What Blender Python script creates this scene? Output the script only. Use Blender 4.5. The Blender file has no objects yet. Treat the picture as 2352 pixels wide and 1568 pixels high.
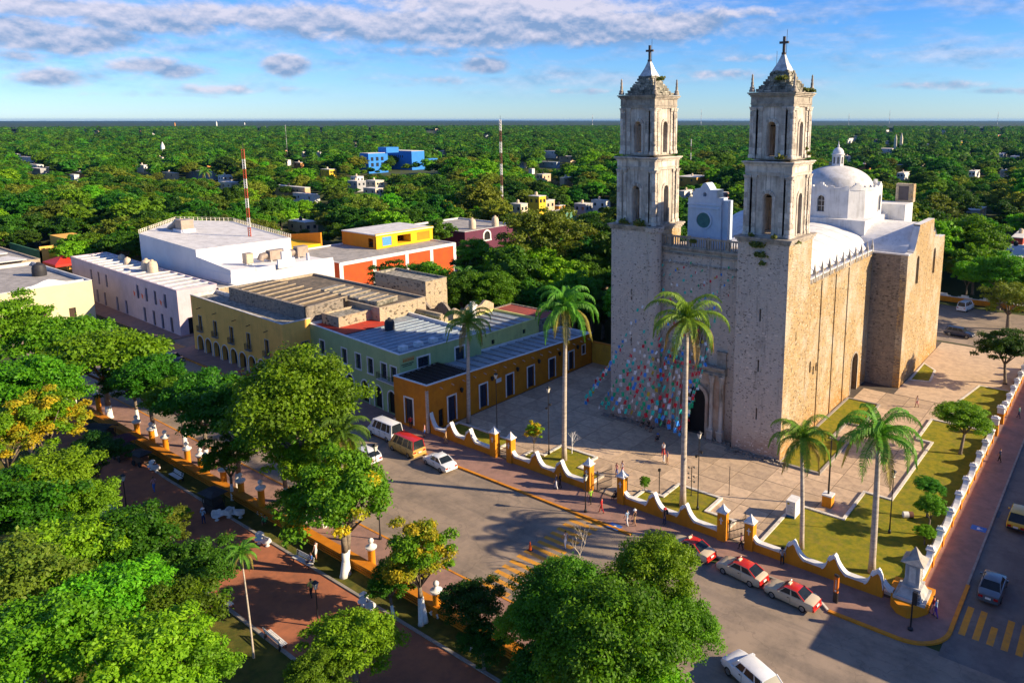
import bpy, bmesh, math, random
import numpy as np
from mathutils import Vector, Matrix
R_ = math.radians
rnd = random.Random(7)
sc = bpy.context.scene
COL = sc.collection

# ------------------------------------------------------------------ camera
CAM_H = 41.0
FPX, XP, YP = 1703.0, 1370.0, 578.0
TH = math.atan(303 / 1703.0)
YAW = math.atan(1270 / math.hypot(FPX, 303))
CF = Vector((-math.sin(YAW) * math.cos(TH), math.cos(YAW) * math.cos(TH), -math.sin(TH)))
CR = Vector((math.cos(YAW), math.sin(YAW), 0))
CU = CR.cross(CF)
cam_data = bpy.data.cameras.new('camera')
cam = bpy.data.objects.new('camera', cam_data)
COL.objects.link(cam)
cam.matrix_world = Matrix(((CR.x, CU.x, -CF.x, 0), (CR.y, CU.y, -CF.y, 0), (CR.z, CU.z, -CF.z, CAM_H), (0, 0, 0, 1)))
cam_data.sensor_width = 36
cam_data.lens = FPX / 2352 * 36
cam_data.shift_x = -(XP - 1176) / 2352
cam_data.shift_y = -(784 - YP) / 2352
cam_data.clip_start = 0.5
cam_data.clip_end = 60000
sc.camera = cam

def at(px, py, z=0.0):
    """ground (or height z) point seen at survey pixel px,py of the photograph (2352 wide)"""
    d = CF + CR * ((px - XP) / FPX) + CU * ((YP - py) / FPX)
    t = (z - CAM_H) / d.z
    return Vector((d.x * t, d.y * t, z))

def proj(p):
    v = Vector((p[0], p[1], p[2] - CAM_H))
    dd = v.dot(CF)
    return XP + FPX * v.dot(CR) / dd, YP - FPX * v.dot(CU) / dd, dd

# ------------------------------------------------------------------ light
SUN_AZ, SUN_EL = R_(26), R_(24)
SD = Vector((math.cos(SUN_EL) * math.cos(SUN_AZ), math.cos(SUN_EL) * math.sin(SUN_AZ), math.sin(SUN_EL)))
sl = bpy.data.lights.new('sun', 'SUN')
sl.energy = 5.0
sl.angle = R_(0.5)
sl.color = (1.0, 0.80, 0.53)
so = bpy.data.objects.new('sun', sl)
COL.objects.link(so)
so.rotation_euler = SD.to_track_quat('Z', 'Y').to_euler()
so.location = (60, 40, 80)

sc.view_settings.view_transform = 'Standard'
sc.view_settings.look = 'None'
sc.view_settings.gamma = 1
sc.view_settings.exposure = 1.1
sc.view_settings.use_curve_mapping = False

world = bpy.data.worlds.new('World')
sc.world = world
world.use_nodes = True
wn, wl = world.node_tree.nodes, world.node_tree.links
wn.clear()

def wnode(t, **kw):
    n = wn.new(t)
    for k, v in kw.items():
        setattr(n, k, v)
    return n

def wmath(op, a, b=None, c=None, clamp=False):
    n = wn.new('ShaderNodeMath')
    n.operation = op
    n.use_clamp = clamp
    for i, q in enumerate((a, b, c)):
        if q is None:
            continue
        if isinstance(q, (int, float)):
            n.inputs[i].default_value = q
        else:
            wl.new(q, n.inputs[i])
    return n.outputs[0]

sky = wnode('ShaderNodeTexSky', sky_type='NISHITA', sun_disc=False)
sky.sun_elevation = SUN_EL
sky.sun_rotation = R_(90) - SUN_AZ
sky.altitude = 0
sky.air_density = 1.0
sky.dust_density = 0.0
sky.ozone_density = 6.0
tc = wnode('ShaderNodeTexCoord')
sep = wnode('ShaderNodeSeparateXYZ')
wl.new(tc.outputs['Generated'], sep.inputs[0])
dx, dy, dz = sep.outputs
AZ = wmath('ARCTAN2', dx, dy)                       # 0 = +Y, clockwise positive
EL = wmath('ARCSINE', dz)
def wramp(v, lo, hi):
    n = wn.new('ShaderNodeMapRange')
    n.interpolation_type = 'SMOOTHSTEP'
    for i, q in enumerate((v, lo, hi)):
        if isinstance(q, (int, float)):
            n.inputs[i].default_value = q
        else:
            wl.new(q, n.inputs[i])
    return n.outputs[0]
def wnoise(x, y, z, scale, detail=7, rough=0.55, dist=0.0):
    cb = wnode('ShaderNodeCombineXYZ')
    for i, q in enumerate((x, y, z)):
        if isinstance(q, (int, float)):
            cb.inputs[i].default_value = q
        else:
            wl.new(q, cb.inputs[i])
    n = wnode('ShaderNodeTexNoise')
    n.inputs['Scale'].default_value = scale
    n.inputs['Detail'].default_value = detail
    n.inputs['Roughness'].default_value = rough
    n.inputs['Distortion'].default_value = dist
    wl.new(cb.outputs[0], n.inputs['Vector'])
    return n.outputs[0]
def azel(px, py):
    v = CF + CR * ((px - XP) / FPX) + CU * ((YP - py) / FPX)
    v.normalize()
    return math.atan2(v.x, v.y), math.asin(v.z)
# single clouds of this sky: survey direction, half width and half height (radians), weight
CL = [(150, 88, .11, .020, 1.15), (20, 62, .06, .018, 1.0), (330, 52, .13, .018, 1.0), (560, 40, .13, .022, 1.05), (200, 25, .2, .016, 1.0),
      (800, 55, .13, .028, 1.1), (1060, 62, .16, .030, 1.2), (1300, 58, .15, .030, 1.2), (1520, 60, .11, .026, 1.1), (1180, 15, .25, .020, 1.1), (1700, 30, .08, .012, .7),
      (660, 150, .036, .016, 1.15), (1110, 152, .050, .014, 1.0), (410, 165, .06, .013, .9), (330, 150, .045, .013, .95), (1000, 120, .2, .012, .65),
      (140, 180, .05, .015, .95), (520, 205, .09, .010, .75), (1000, 185, .08, .010, .65), (1640, 170, .07, .009, .8), (1860, 50, .05, .010, .65), (60, 130, .07, .012, .7),
      (2130, 197, .07, .008, .8), (1700, 135, .07, .008, .6), (2300, 210, .06, .006, .6), (1360, 210, .12, .007, .55), (2000, 130, .16, .012, .45), (700, 120, .2, .010, .45), (330, 215, .2, .008, .5)]
mask = None
up = None
for (cx_, cy_, wa, wh, wt) in CL:
    a0, e0 = azel(cx_, cy_)
    u = wmath('MULTIPLY', wmath('SUBTRACT', AZ, a0), 1 / wa)
    v = wmath('MULTIPLY', wmath('SUBTRACT', EL, e0), 1 / wh)
    d2 = wmath('ADD', wmath('MULTIPLY', u, u), wmath('MULTIPLY', v, v))
    g = wmath('MULTIPLY', wmath('POWER', 2.718, wmath('MULTIPLY', d2, -0.9)), wt)
    gv = wmath('MULTIPLY', g, v)
    mask = g if mask is None else wmath('MAXIMUM', mask, g)
    up = gv if up is None else wmath('ADD', up, gv)
# the rest of the dome carries loose cloud of the same kind
EH = wmath('MULTIPLY', EL, 3.0)
n_big = wnoise(AZ, EH, 3.1, 3.0, 3, .5)
mask = wmath('MAXIMUM', mask, wmath('MULTIPLY', wramp(n_big, .50, .72), wmath('MULTIPLY', wramp(EL, .16, .22), .8)))
EH2 = wmath('MULTIPLY', EL, 1.75)
n1 = wnoise(AZ, EH2, 1.7, 24, 9, .60, .12)
n2 = wnoise(AZ, wmath('ADD', EH2, .011), 1.7, 24, 4, .50, .12)
dens = wramp(wmath('ADD', wmath('MULTIPLY', mask, .62), wmath('MULTIPLY', n1, .70)), .56, .90)
wisp = wmath('MULTIPLY', wramp(wnoise(AZ, wmath('MULTIPLY', EL, 5.0), 8.8, 9, 6, .6), .38, .74), .62)
dens = wmath('MAXIMUM', dens, wmath('MULTIPLY', wisp, wramp(EL, .015, .06)))
lit = wmath('ADD', wmath('MULTIPLY', wmath('SUBTRACT', n1, n2), 3.4), wmath('ADD', wmath('MULTIPLY', up, .30), .50), clamp=True)
# tint of the clear sky, clouds lit warm on top and grey blue beneath
skymul = wnode('ShaderNodeMix', data_type='RGBA', blend_type='MULTIPLY')
skymul.inputs[0].default_value = 1
hsv = wnode('ShaderNodeHueSaturation')
hsv.inputs['Saturation'].default_value = 1.18
wl.new(sky.outputs[0], hsv.inputs['Color'])
wl.new(hsv.outputs[0], skymul.inputs[6])
skymul.inputs[7].default_value = (0.39, 0.48, 0.64, 1)
cmix = wnode('ShaderNodeMix', data_type='RGBA')
wl.new(lit, cmix.inputs[0])
cmix.inputs[6].default_value = (.85, 1.3, 2.15, 1)
cmix.inputs[7].default_value = (2.7, 2.6, 3.05, 1)
fin = wnode('ShaderNodeMix', data_type='RGBA')
wl.new(wmath('MULTIPLY', dens, .92), fin.inputs[0])
wl.new(skymul.outputs[2], fin.inputs[6])
wl.new(cmix.outputs[2], fin.inputs[7])
bg = wnode('ShaderNodeBackground')
bg.inputs[1].default_value = 0.135
wl.new(fin.outputs[2], bg.inputs[0])
wo = wnode('ShaderNodeOutputWorld')
wl.new(bg.outputs[0], wo.inputs[0])

# ------------------------------------------------------------------ helpers
class NT:
    def __init__(s, m):
        s.n, s.l = m.node_tree.nodes, m.node_tree.links
    def new(s, t, **kw):
        n = s.n.new(t)
        for k, v in kw.items():
            setattr(n, k, v)
        return n
    def put(s, inp, v):
        if isinstance(v, bpy.types.NodeSocket):
            s.l.new(v, inp)
        else:
            if isinstance(v, tuple) and len(v) == 3 and inp.type == 'RGBA':
                v = v + (1,)
            inp.default_value = v
    def math(s, op, a, b=0.0, c=0.0, clamp=False):
        n = s.new('ShaderNodeMath', operation=op, use_clamp=clamp)
        for i, q in enumerate((a, b, c)):
            s.put(n.inputs[i], q)
        return n.outputs[0]
    def mix(s, f, a, b, mode='MIX'):
        n = s.new('ShaderNodeMix', data_type='RGBA', blend_type=mode)
        s.put(n.inputs[0], f); s.put(n.inputs[6], a); s.put(n.inputs[7], b)
        return n.outputs[2]
    def ramp(s, v, lo, hi, a=0.0, b=1.0):
        n = s.new('ShaderNodeMapRange', interpolation_type='SMOOTHSTEP')
        for i, q in enumerate((v, lo, hi, a, b)):
            s.put(n.inputs[i], q)
        return n.outputs[0]
    def noise(s, vec, scale, detail=5, rough=.6, dist=0.0):
        n = s.new('ShaderNodeTexNoise')
        s.put(n.inputs['Vector'], vec)
        n.inputs['Scale'].default_value = scale; n.inputs['Detail'].default_value = detail
        n.inputs['Roughness'].default_value = rough; n.inputs['Distortion'].default_value = dist
        return n.outputs[0]
    def obj(s, sx=1, sy=1, sz=1, rot=0.0):
        t = s.new('ShaderNodeTexCoord')
        m = s.new('ShaderNodeMapping')
        m.inputs['Scale'].default_value = (sx, sy, sz)
        m.inputs['Rotation'].default_value = (0, 0, rot)
        s.l.new(t.outputs['Object'], m.inputs[0])
        return m.outputs[0]

MATS = {}
def newmat(name):
    m = bpy.data.materials.new(name)
    m.use_nodes = True
    m.node_tree.nodes.clear()
    return m, NT(m)

def pm(name, c1, c2=None, scale=1.0, rough=.8, bump=0.0, bscale=8.0, spec=.3, metal=0.0, island=0.0, dirt=0.0, dirtc=(.05, .045, .04), stretch=(1, 1, 1), coat=0.0, orand=0.0):
    """everyday painted / plastered / stone surface: two tones, vertical dirt, bump"""
    if name in MATS:
        return MATS[name]
    m, t = newmat(name)
    b = t.new('ShaderNodeBsdfPrincipled')
    o = t.new('ShaderNodeOutputMaterial')
    t.l.new(b.outputs[0], o.inputs[0])
    b.inputs['Roughness'].default_value = rough
    b.inputs['Specular IOR Level'].default_value = spec
    b.inputs['Metallic'].default_value = metal
    b.inputs['Coat Weight'].default_value = coat
    co = t.obj(*stretch)
    if c2 is None:
        c2 = tuple(c * .72 for c in c1)
    n1 = t.noise(co, scale, 7, .65)
    col = t.mix(t.ramp(n1, .35, .68), c1, c2)
    if dirt > 0:
        st = t.noise(t.obj(1.6, 1.6, .16), 1.2, 6, .7)
        n3 = t.noise(t.obj(), .35, 4, .6)
        f = t.math('MULTIPLY', t.ramp(t.math('ADD', t.math('MULTIPLY', st, .7), t.math('MULTIPLY', n3, .45)), .54, .78), dirt)
        col = t.mix(f, col, dirtc)
    if island > 0:
        g = t.new('ShaderNodeNewGeometry')
        f = t.math('ADD', t.math('MULTIPLY', g.outputs['Random Per Island'], island * 2), 1 - island)
        cb = t.new('ShaderNodeCombineXYZ')
        for i in range(3):
            t.l.new(f, cb.inputs[i])
        col = t.mix(1.0, col, cb.outputs[0], 'MULTIPLY')
    if orand > 0:
        g = t.new('ShaderNodeObjectInfo')
        f = t.math('ADD', t.math('MULTIPLY', g.outputs['Random'], orand * 2), 1 - orand)
        cb = t.new('ShaderNodeCombineXYZ')
        for i in range(3):
            t.l.new(f, cb.inputs[i])
        col = t.mix(1.0, col, cb.outputs[0], 'MULTIPLY')
    t.l.new(col, b.inputs['Base Color'])
    if bump > 0:
        bn = t.new('ShaderNodeBump')
        bn.inputs['Strength'].default_value = bump
        bn.inputs['Distance'].default_value = .05
        t.l.new(t.noise(co, bscale, 6, .65), bn.inputs['Height'])
        t.l.new(bn.outputs[0], b.inputs['Normal'])
    MATS[name] = m
    return m

def rubble(name, warm, cool, dark, mortar, sc_=2.2, darkness=.5, low=None, bump=.6, patch=.45, pale=None):
    m, t = newmat(name)
    b = t.new('ShaderNodeBsdfPrincipled'); o = t.new('ShaderNodeOutputMaterial')
    t.l.new(b.outputs[0], o.inputs[0])
    b.inputs['Roughness'].default_value = .92
    b.inputs['Specular IOR Level'].default_value = .12
    co = t.obj(1, 1, 1.5)
    wob = t.new('ShaderNodeTexNoise'); wob.inputs['Scale'].default_value = 1.1; t.l.new(co, wob.inputs['Vector'])
    va = t.new('ShaderNodeVectorMath', operation='MULTIPLY_ADD')
    t.l.new(wob.outputs['Color'], va.inputs[0]); va.inputs[1].default_value = (.5, .5, .35); t.l.new(co, va.inputs[2])
    vo = t.new('ShaderNodeTexVoronoi'); vo.inputs['Scale'].default_value = sc_; t.l.new(va.outputs[0], vo.inputs['Vector'])
    ve = t.new('ShaderNodeTexVoronoi', feature='DISTANCE_TO_EDGE'); ve.inputs['Scale'].default_value = sc_; t.l.new(va.outputs[0], ve.inputs['Vector'])
    sp = t.new('ShaderNodeSeparateColor'); t.l.new(vo.outputs['Color'], sp.inputs[0])
    col = t.mix(sp.outputs[0], warm, cool)
    # small dark holes and lichen
    sp2 = t.math('MULTIPLY', t.ramp(sp.outputs[1], .86, .95), darkness)
    col = t.mix(sp2, col, dark)
    big = t.noise(t.obj(), .16, 6, .62)
    col = t.mix(t.math('MULTIPLY', t.ramp(big, .46, .64), patch), col, pale or mortar)
    big2 = t.noise(t.obj(1, 1, .35), .45, 7, .7)
    col = t.mix(t.math('MULTIPLY', t.ramp(big2, .56, .74), .55), col, tuple(c * 1.5 for c in dark))
    streak = t.noise(t.obj(1.3, 1.3, .07), 1.1, 6, .7)
    col = t.mix(t.math('MULTIPLY', t.ramp(streak, .53, .69), .48), col, dark)
    if low is not None:
        s3 = t.new('ShaderNodeSeparateXYZ'); t.l.new(t.obj(), s3.inputs[0])
        f = t.math('MULTIPLY', t.ramp(t.math('ADD', s3.outputs[2], t.math('MULTIPLY', t.noise(t.obj(), .5, 5, .6), 5.0)), 6.8, 3.2), .65)
        col = t.mix(f, col, low)
    col = t.mix(t.math('MULTIPLY', t.ramp(ve.outputs[0], .07, .0), .55), col, mortar)
    t.l.new(col, b.inputs['Base Color'])
    bn = t.new('ShaderNodeBump'); bn.inputs['Strength'].default_value = bump; bn.inputs['Distance'].default_value = .08
    h = t.math('ADD', t.ramp(ve.outputs[0], 0, .2), t.math('MULTIPLY', t.noise(co, 9, 5, .7), .6))
    t.l.new(h, bn.inputs['Height']); t.l.new(bn.outputs[0], b.inputs['Normal'])
    MATS[name] = m
    return m

def leafmat(name, c1, c2, c3=None, trans=.35):
    m, t = newmat(name)
    o = t.new('ShaderNodeOutputMaterial')
    g = t.new('ShaderNodeNewGeometry'); oi = t.new('ShaderNodeObjectInfo')
    col = t.mix(g.outputs['Random Per Island'], c1, c2)
    n = t.noise(t.obj(), .45, 3, .5)
    if c3:
        col = t.mix(t.ramp(n, .45, .65), col, c3)
    hs = t.new('ShaderNodeHueSaturation')
    t.put(hs.inputs['Hue'], t.math('ADD', t.math('MULTIPLY', oi.outputs['Random'], .055), .462))
    r2 = t.math('FRACT', t.math('MULTIPLY', oi.outputs['Random'], 17.31))
    t.put(hs.inputs['Value'], t.math('ADD', t.math('MULTIPLY', r2, 1.0), .62))
    t.put(hs.inputs['Saturation'], 1.0)
    t.l.new(col, hs.inputs['Color'])
    d = t.new('ShaderNodeBsdfPrincipled'); d.inputs['Roughness'].default_value = .55
    d.inputs['Specular IOR Level'].default_value = .22
    tr = t.new('ShaderNodeBsdfTranslucent')
    mx = t.new('ShaderNodeMixShader'); mx.inputs[0].default_value = trans
    t.l.new(hs.outputs[0], d.inputs['Base Color'])
    tcol = t.mix(1.0, hs.outputs[0], (1.6, 1.5, .5), 'MULTIPLY')
    t.l.new(tcol, tr.inputs[0])
    t.l.new(d.outputs[0], mx.inputs[1]); t.l.new(tr.outputs[0], mx.inputs[2]); t.l.new(mx.outputs[0], o.inputs[0])
    MATS[name] = m
    return m

def tag(o, label=None, cat=None, group=None, kind=None):
    if label: o['label'] = label
    if cat: o['category'] = cat
    if group: o['group'] = group
    if kind: o['kind'] = kind
    return o

def thing(name, label, cat, loc=(0, 0, 0), rz=0.0, group=None):
    o = bpy.data.objects.new(name, None)
    COL.objects.link(o)
    o.empty_display_size = .2
    o.location = loc
    o.rotation_euler = (0, 0, rz)
    tag(o, label, cat, group)
    return o

def link(name, me, parent=None, world_coords=False):
    o = bpy.data.objects.new(name, me)
    COL.objects.link(o)
    if parent is not None:
        o.parent = parent
        if world_coords:
            p = parent
            off = Vector((0, 0, 0))
            while p is not None:
                off += p.location
                p = p.parent
            o.location = -off
    return o

class MB:
    def __init__(s):
        s.v, s.f, s.m = [], [], []
    def vert(s, p):
        s.v.append((p[0], p[1], p[2])); return len(s.v) - 1
    def poly(s, pts, m=0):
        i = len(s.v)
        s.v += [(p[0], p[1], p[2]) for p in pts]
        s.f.append(tuple(range(i, i + len(pts)))); s.m.append(m)
    def box(s, x0, x1, y0, y1, z0, z1, m=0, top=None):
        i = len(s.v)
        s.v += [(x0, y0, z0), (x1, y0, z0), (x1, y1, z0), (x0, y1, z0), (x0, y0, z1), (x1, y0, z1), (x1, y1, z1), (x0, y1, z1)]
        for k, q in enumerate(((3, 2, 1, 0), (4, 5, 6, 7), (0, 1, 5, 4), (1, 2, 6, 5), (2, 3, 7, 6), (3, 0, 4, 7))):
            s.f.append(tuple(i + a for a in q)); s.m.append(top if (k == 1 and top is not None) else m)
    def fbox(s, O, U, u0, u1, n0, n1, z0, z1, m=0):
        """box in a wall frame: O origin, U along, n outward"""
        U = Vector(U); N = U.cross(Vector((0, 0, 1))); O = Vector(O)
        c = [O + U * a + N * b for a, b in ((u0, n0), (u0, n1), (u1, n1), (u1, n0))]
        s.prism([(p.x, p.y) for p in c], O.z + z0, O.z + z1, m)
    def prism(s, poly, z0, z1, m=0, mt=None, bottom=True):
        a = sum(poly[i][0] * poly[(i + 1) % len(poly)][1] - poly[(i + 1) % len(poly)][0] * poly[i][1] for i in range(len(poly)))
        if a < 0:
            poly = poly[::-1]
        n = len(poly); i = len(s.v)
        s.v += [(p[0], p[1], z0) for p in poly] + [(p[0], p[1], z1) for p in poly]
        for k in range(n):
            k2 = (k + 1) % n
            s.f.append((i + k, i + k2, i + n + k2, i + n + k)); s.m.append(m)
        s.f.append(tuple(i + n + k for k in range(n))); s.m.append(m if mt is None else mt)
        if bottom:
            s.f.append(tuple(i + k for k in reversed(range(n)))); s.m.append(m)
    def frus(s, cx, cy, z0, z1, a0, b0, a1, b1, m=0):
        i = len(s.v)
        s.v += [(cx - a0, cy - b0, z0), (cx + a0, cy - b0, z0), (cx + a0, cy + b0, z0), (cx - a0, cy + b0, z0),
                (cx - a1, cy - b1, z1), (cx + a1, cy - b1, z1), (cx + a1, cy + b1, z1), (cx - a1, cy + b1, z1)]
        for q in ((3, 2, 1, 0), (4, 5, 6, 7), (0, 1, 5, 4), (1, 2, 6, 5), (2, 3, 7, 6), (3, 0, 4, 7)):
            s.f.append(tuple(i + a for a in q)); s.m.append(m)
    def lathe(s, cx, cy, prof, n=12, m=0, a0=0.0, capb=True, capt=True):
        i = len(s.v)
        for r, z in prof:
            for k in range(n):
                a = a0 + 2 * math.pi * k / n
                s.v.append((cx + r * math.cos(a), cy + r * math.sin(a), z))
        for j in range(len(prof) - 1):
            for k in range(n):
                k2 = (k + 1) % n
                s.f.append((i + j * n + k, i + j * n + k2, i + (j + 1) * n + k2, i + (j + 1) * n + k)); s.m.append(m)
        if capb:
            s.f.append(tuple(i + k for k in reversed(range(n)))); s.m.append(m)
        if capt:
            j = len(prof) - 1
            s.f.append(tuple(i + j * n + k for k in range(n))); s.m.append(m)
    def tube(s, pts, rad, n=6, m=0):
        pts = [Vector(p) for p in pts]
        if isinstance(rad, (int, float)):
            rad = [rad] * len(pts)
        i = len(s.v)
        for j, p in enumerate(pts):
            d = (pts[min(j + 1, len(pts) - 1)] - pts[max(j - 1, 0)]).normalized()
            a = d.orthogonal().normalized() if j == 0 else (pa - d * pa.dot(d)).normalized()
            pa = a
            b = d.cross(a)
            for k in range(n):
                t = 2 * math.pi * k / n
                s.v.append(tuple(p + (a * math.cos(t) + b * math.sin(t)) * rad[j]))
        for j in range(len(pts) - 1):
            for k in range(n):
                k2 = (k + 1) % n
                s.f.append((i + j * n + k, i + j * n + k2, i + (j + 1) * n + k2, i + (j + 1) * n + k)); s.m.append(m)
        s.f.append(tuple(i + k for k in reversed(range(n)))); s.m.append(m)
        j = len(pts) - 1
        s.f.append(tuple(i + j * n + k for k in range(n))); s.m.append(m)
    def ball(s, c, r, n=8, m=0, sz=1.0):
        k = max(4, n // 2 + 1)
        s.lathe(c[0], c[1], [(max(1e-3, r * math.sin(math.pi * j / k)), c[2] - r * sz * math.cos(math.pi * j / k)) for j in range(k + 1)], n, m)
    def mesh(s, name, mats, smooth=False):
        me = bpy.data.meshes.new(name)
        me.from_pydata(s.v, [], s.f)
        if not isinstance(mats, (list, tuple)):
            mats = [mats]
        for q in mats:
            me.materials.append(q)
        if len(mats) > 1:
            me.polygons.foreach_set('material_index', s.m)
        if smooth:
            me.polygons.foreach_set('use_smooth', [True] * len(me.polygons))
            if smooth != 'all':
                me.set_sharp_from_angle(angle=R_(38))
        me.update()
        return me
    def build(s, name, mats, parent=None, smooth=False, w=True):
        return link(name, s.mesh(name, mats, smooth), parent, w)

def wall(mb, O, U, W, top, holes=(), depth=.3, z0=0.0, m=0, mr=None, thick=0.0, breaks=(), mt=None):
    """wall face with real openings; U runs to the right seen from outside"""
    U = Vector(U).normalized(); Z = Vector((0, 0, 1)); N = U.cross(Z); O = Vector(O)
    tf = top if callable(top) else (lambda u: top)
    mr = m if mr is None else mr
    mt = m if mt is None else mt
    xs = {0.0, W} | set(breaks)
    def ht(h, u):
        if h[4]:
            r = (h[1] - h[0]) / 2; c = (h[0] + h[1]) / 2
            return h[3] - r + math.sqrt(max(0, r * r - (u - c) ** 2))
        return h[3]
    for h in holes:
        xs |= {h[0], h[1]}
        if h[4]:
            for k in range(1, 8):
                xs.add(h[0] + (h[1] - h[0]) * (1 - math.cos(math.pi * k / 8)) / 2)
    xs = sorted(x for x in xs if -1e-6 <= x <= W + 1e-6)
    P = lambda u, z, n=0.0: O + U * u + Z * z + N * n
    for sgn, off in ((1, 0.0),) + (((-1, -thick),) if thick else ()):
        for a, b in zip(xs, xs[1:]):
            if b - a < 1e-5:
                continue
            c = (a + b) / 2
            ca, cb = z0, z0
            for h in sorted([h for h in holes if h[0] < c < h[1]], key=lambda h: h[2]):
                if h[2] > ca + 1e-4 or h[2] > cb + 1e-4:
                    q = [P(a, ca, off), P(b, cb, off), P(b, h[2], off), P(a, h[2], off)]
                    mb.poly(q if sgn > 0 else q[::-1], m)
                ca, cb = ht(h, a), ht(h, b)
            ta, tb = tf(a + 1e-4), tf(b - 1e-4)
            q = [P(a, ca, off), P(b, cb, off), P(b, tb, off), P(a, ta, off)]
            mb.poly(q if sgn > 0 else q[::-1], m)
            if thick and sgn > 0:
                mb.poly([P(a, ta), P(b, tb), P(b, tb, -thick), P(a, ta, -thick)], mt)
    if thick:
        mb.poly([P(0, z0, -thick), P(0, z0), P(0, tf(1e-4)), P(0, tf(1e-4), -thick)], m)
        mb.poly([P(W, z0), P(W, z0, -thick), P(W, tf(W - 1e-4), -thick), P(W, tf(W - 1e-4))], m)
    for h in holes:
        dd = depth
        ct = [(h[1], h[2])]
        if h[4]:
            r = (h[1] - h[0]) / 2; c = (h[0] + h[1]) / 2
            for k in range(0, 9):
                a = math.pi * k / 8
                ct.append((c + r * math.cos(a), h[3] - r + r * math.sin(a)))
        else:
            ct += [(h[1], h[3]), (h[0], h[3])]
        ct += [(h[0], h[2]), (h[1], h[2])]
        for (a, za), (b, zb) in zip(ct, ct[1:]):
            if abs(a - b) + abs(za - zb) < 1e-5:
                continue
            mb.poly([P(a, za), P(b, zb), P(b, zb, -dd), P(a, za, -dd)], mr)

def opening(parent, O, U, h, frame=None, fw=.15, pane=None, depth=.25, name='window', proud=.06, bars=0, barm=None, split=0, pname='pane'):
    """window or door in a wall hole: frame ring (part) and pane (sub-part)"""
    U = Vector(U).normalized(); Z = Vector((0, 0, 1)); N = U.cross(Z); O = Vector(O)
    P = lambda u, z, n=0.0: O + U * u + Z * z + N * n
    def contour(g, zb):
        a, b = h[0] - g, h[1] + g
        zt = h[3] + g
        if h[4]:
            r = (b - a) / 2; c = (a + b) / 2
            return [(a, zb)] + [(c - r * math.cos(math.pi * k / 8), zt - r + r * math.sin(math.pi * k / 8)) for k in range(9)] + [(b, zb)]
        return [(a, zb), (a, zt), (b, zt), (b, zb)]
    fr = MB()
    zb = h[2]
    isdoor = name.startswith('door')
    inn, out = contour(0, zb), contour(fw, zb if isdoor else zb - fw * .7)
    if frame is not None:
        for k in range(len(inn) - 1):
            a, b, c, d = inn[k], inn[k + 1], out[k + 1], out[k]
            fr.poly([P(*d, proud), P(*a, proud), P(*b, proud), P(*c, proud)][::-1])
            fr.poly([P(*d, 0), P(*d, proud), P(*c, proud), P(*c, 0)][::-1])
            fr.poly([P(*a, proud), P(*a, -.08), P(*b, -.08), P(*b, proud)][::-1])
        if not isdoor:
            fr.fbox(O, U, h[0] - fw * 1.2, h[1] + fw * 1.2, -.05, proud + .07, zb - fw * .7 - .02, zb + .002)
    else:
        fr.fbox(O, U, h[0], h[1], -depth + .02, -depth + .1, h[2], h[2] + .08)
        frame = pane
    f = fr.build(name, frame, parent)
    pb = MB()
    cc = contour(0, zb)
    pb.poly([P(u, z, -depth) for u, z in cc][::-1])
    w_ = h[1] - h[0]
    if bars or split:
        n = max(1, bars)
        for k in range(1, n + 1):
            u = h[0] + w_ * k / (n + 1)
            pb.fbox(O, U, u - .025, u + .025, -depth + .005, -depth + .06, h[2], h[3] - (w_ * .12 if h[4] else 0), 1)
        for k in range(split):
            z = h[2] + (h[3] - h[2]) * (k + 1) / (split + 1)
            pb.fbox(O, U, h[0], h[1], -depth + .004, -depth + .055, z - .03, z + .03, 1)
    pb.build(pname, [pane, barm or pane], f)
    return f

def copytree(o, loc=None, rz=None, label=None, scale=None):
    r = o.copy(); COL.objects.link(r)
    if loc is not None: r.location = loc
    if rz is not None: r.rotation_euler = (0, 0, rz)
    if scale is not None: r.scale = (scale,) * 3 if isinstance(scale, (int, float)) else scale
    if label: r['label'] = label
    for ch in list(o.children):
        c = ch.copy(); COL.objects.link(c); c.parent = r
        for g in list(ch.children):
            d = g.copy(); COL.objects.link(d); d.parent = c
    return r
# ------------------------------------------------------------------ materials
M_ROAD = pm('road_concrete', (.29, .225, .17), (.215, .17, .13), .35, .85, .25, 14, dirt=.35, dirtc=(.08, .072, .068))
def road_tracks(m, ax=1.0, ay=14.0, amt=.35):
    """tyre polished bands, joints and oil stains on a street"""
    t = NT(m); b = [n for n in t.n if n.type == 'BSDF_PRINCIPLED'][0]
    src = b.inputs['Base Color'].links[0].from_socket
    n1 = t.noise(t.obj(.05 * ax, .05 * ay, 1), 1.0, 6, .62, .3)
    col = t.mix(t.math('MULTIPLY', t.ramp(n1, .48, .66), amt), src, (.11, .095, .085))
    n3 = t.noise(t.obj(.3, .3, 1), .55, 5, .6, .8)
    col = t.mix(t.math('MULTIPLY', t.ramp(n3, .60, .70), .35), col, (.12, .10, .09))
    vo = t.new('ShaderNodeTexVoronoi', feature='DISTANCE_TO_EDGE'); vo.inputs['Scale'].default_value = .16
    wb = t.new('ShaderNodeTexNoise'); wb.inputs['Scale'].default_value = .35; wb.inputs['Detail'].default_value = 6; t.l.new(t.obj(), wb.inputs['Vector'])
    va = t.new('ShaderNodeVectorMath', operation='MULTIPLY_ADD'); t.l.new(wb.outputs['Color'], va.inputs[0]); va.inputs[1].default_value = (5, 5, 0); t.l.new(t.obj(), va.inputs[2]); t.l.new(va.outputs[0], vo.inputs['Vector'])
    col = t.mix(t.math('MULTIPLY', t.ramp(vo.outputs[0], .010, .0), .32), col, (.07, .06, .055))
    t.l.new(col, b.inputs['Base Color'])
road_tracks(M_ROAD)
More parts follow.
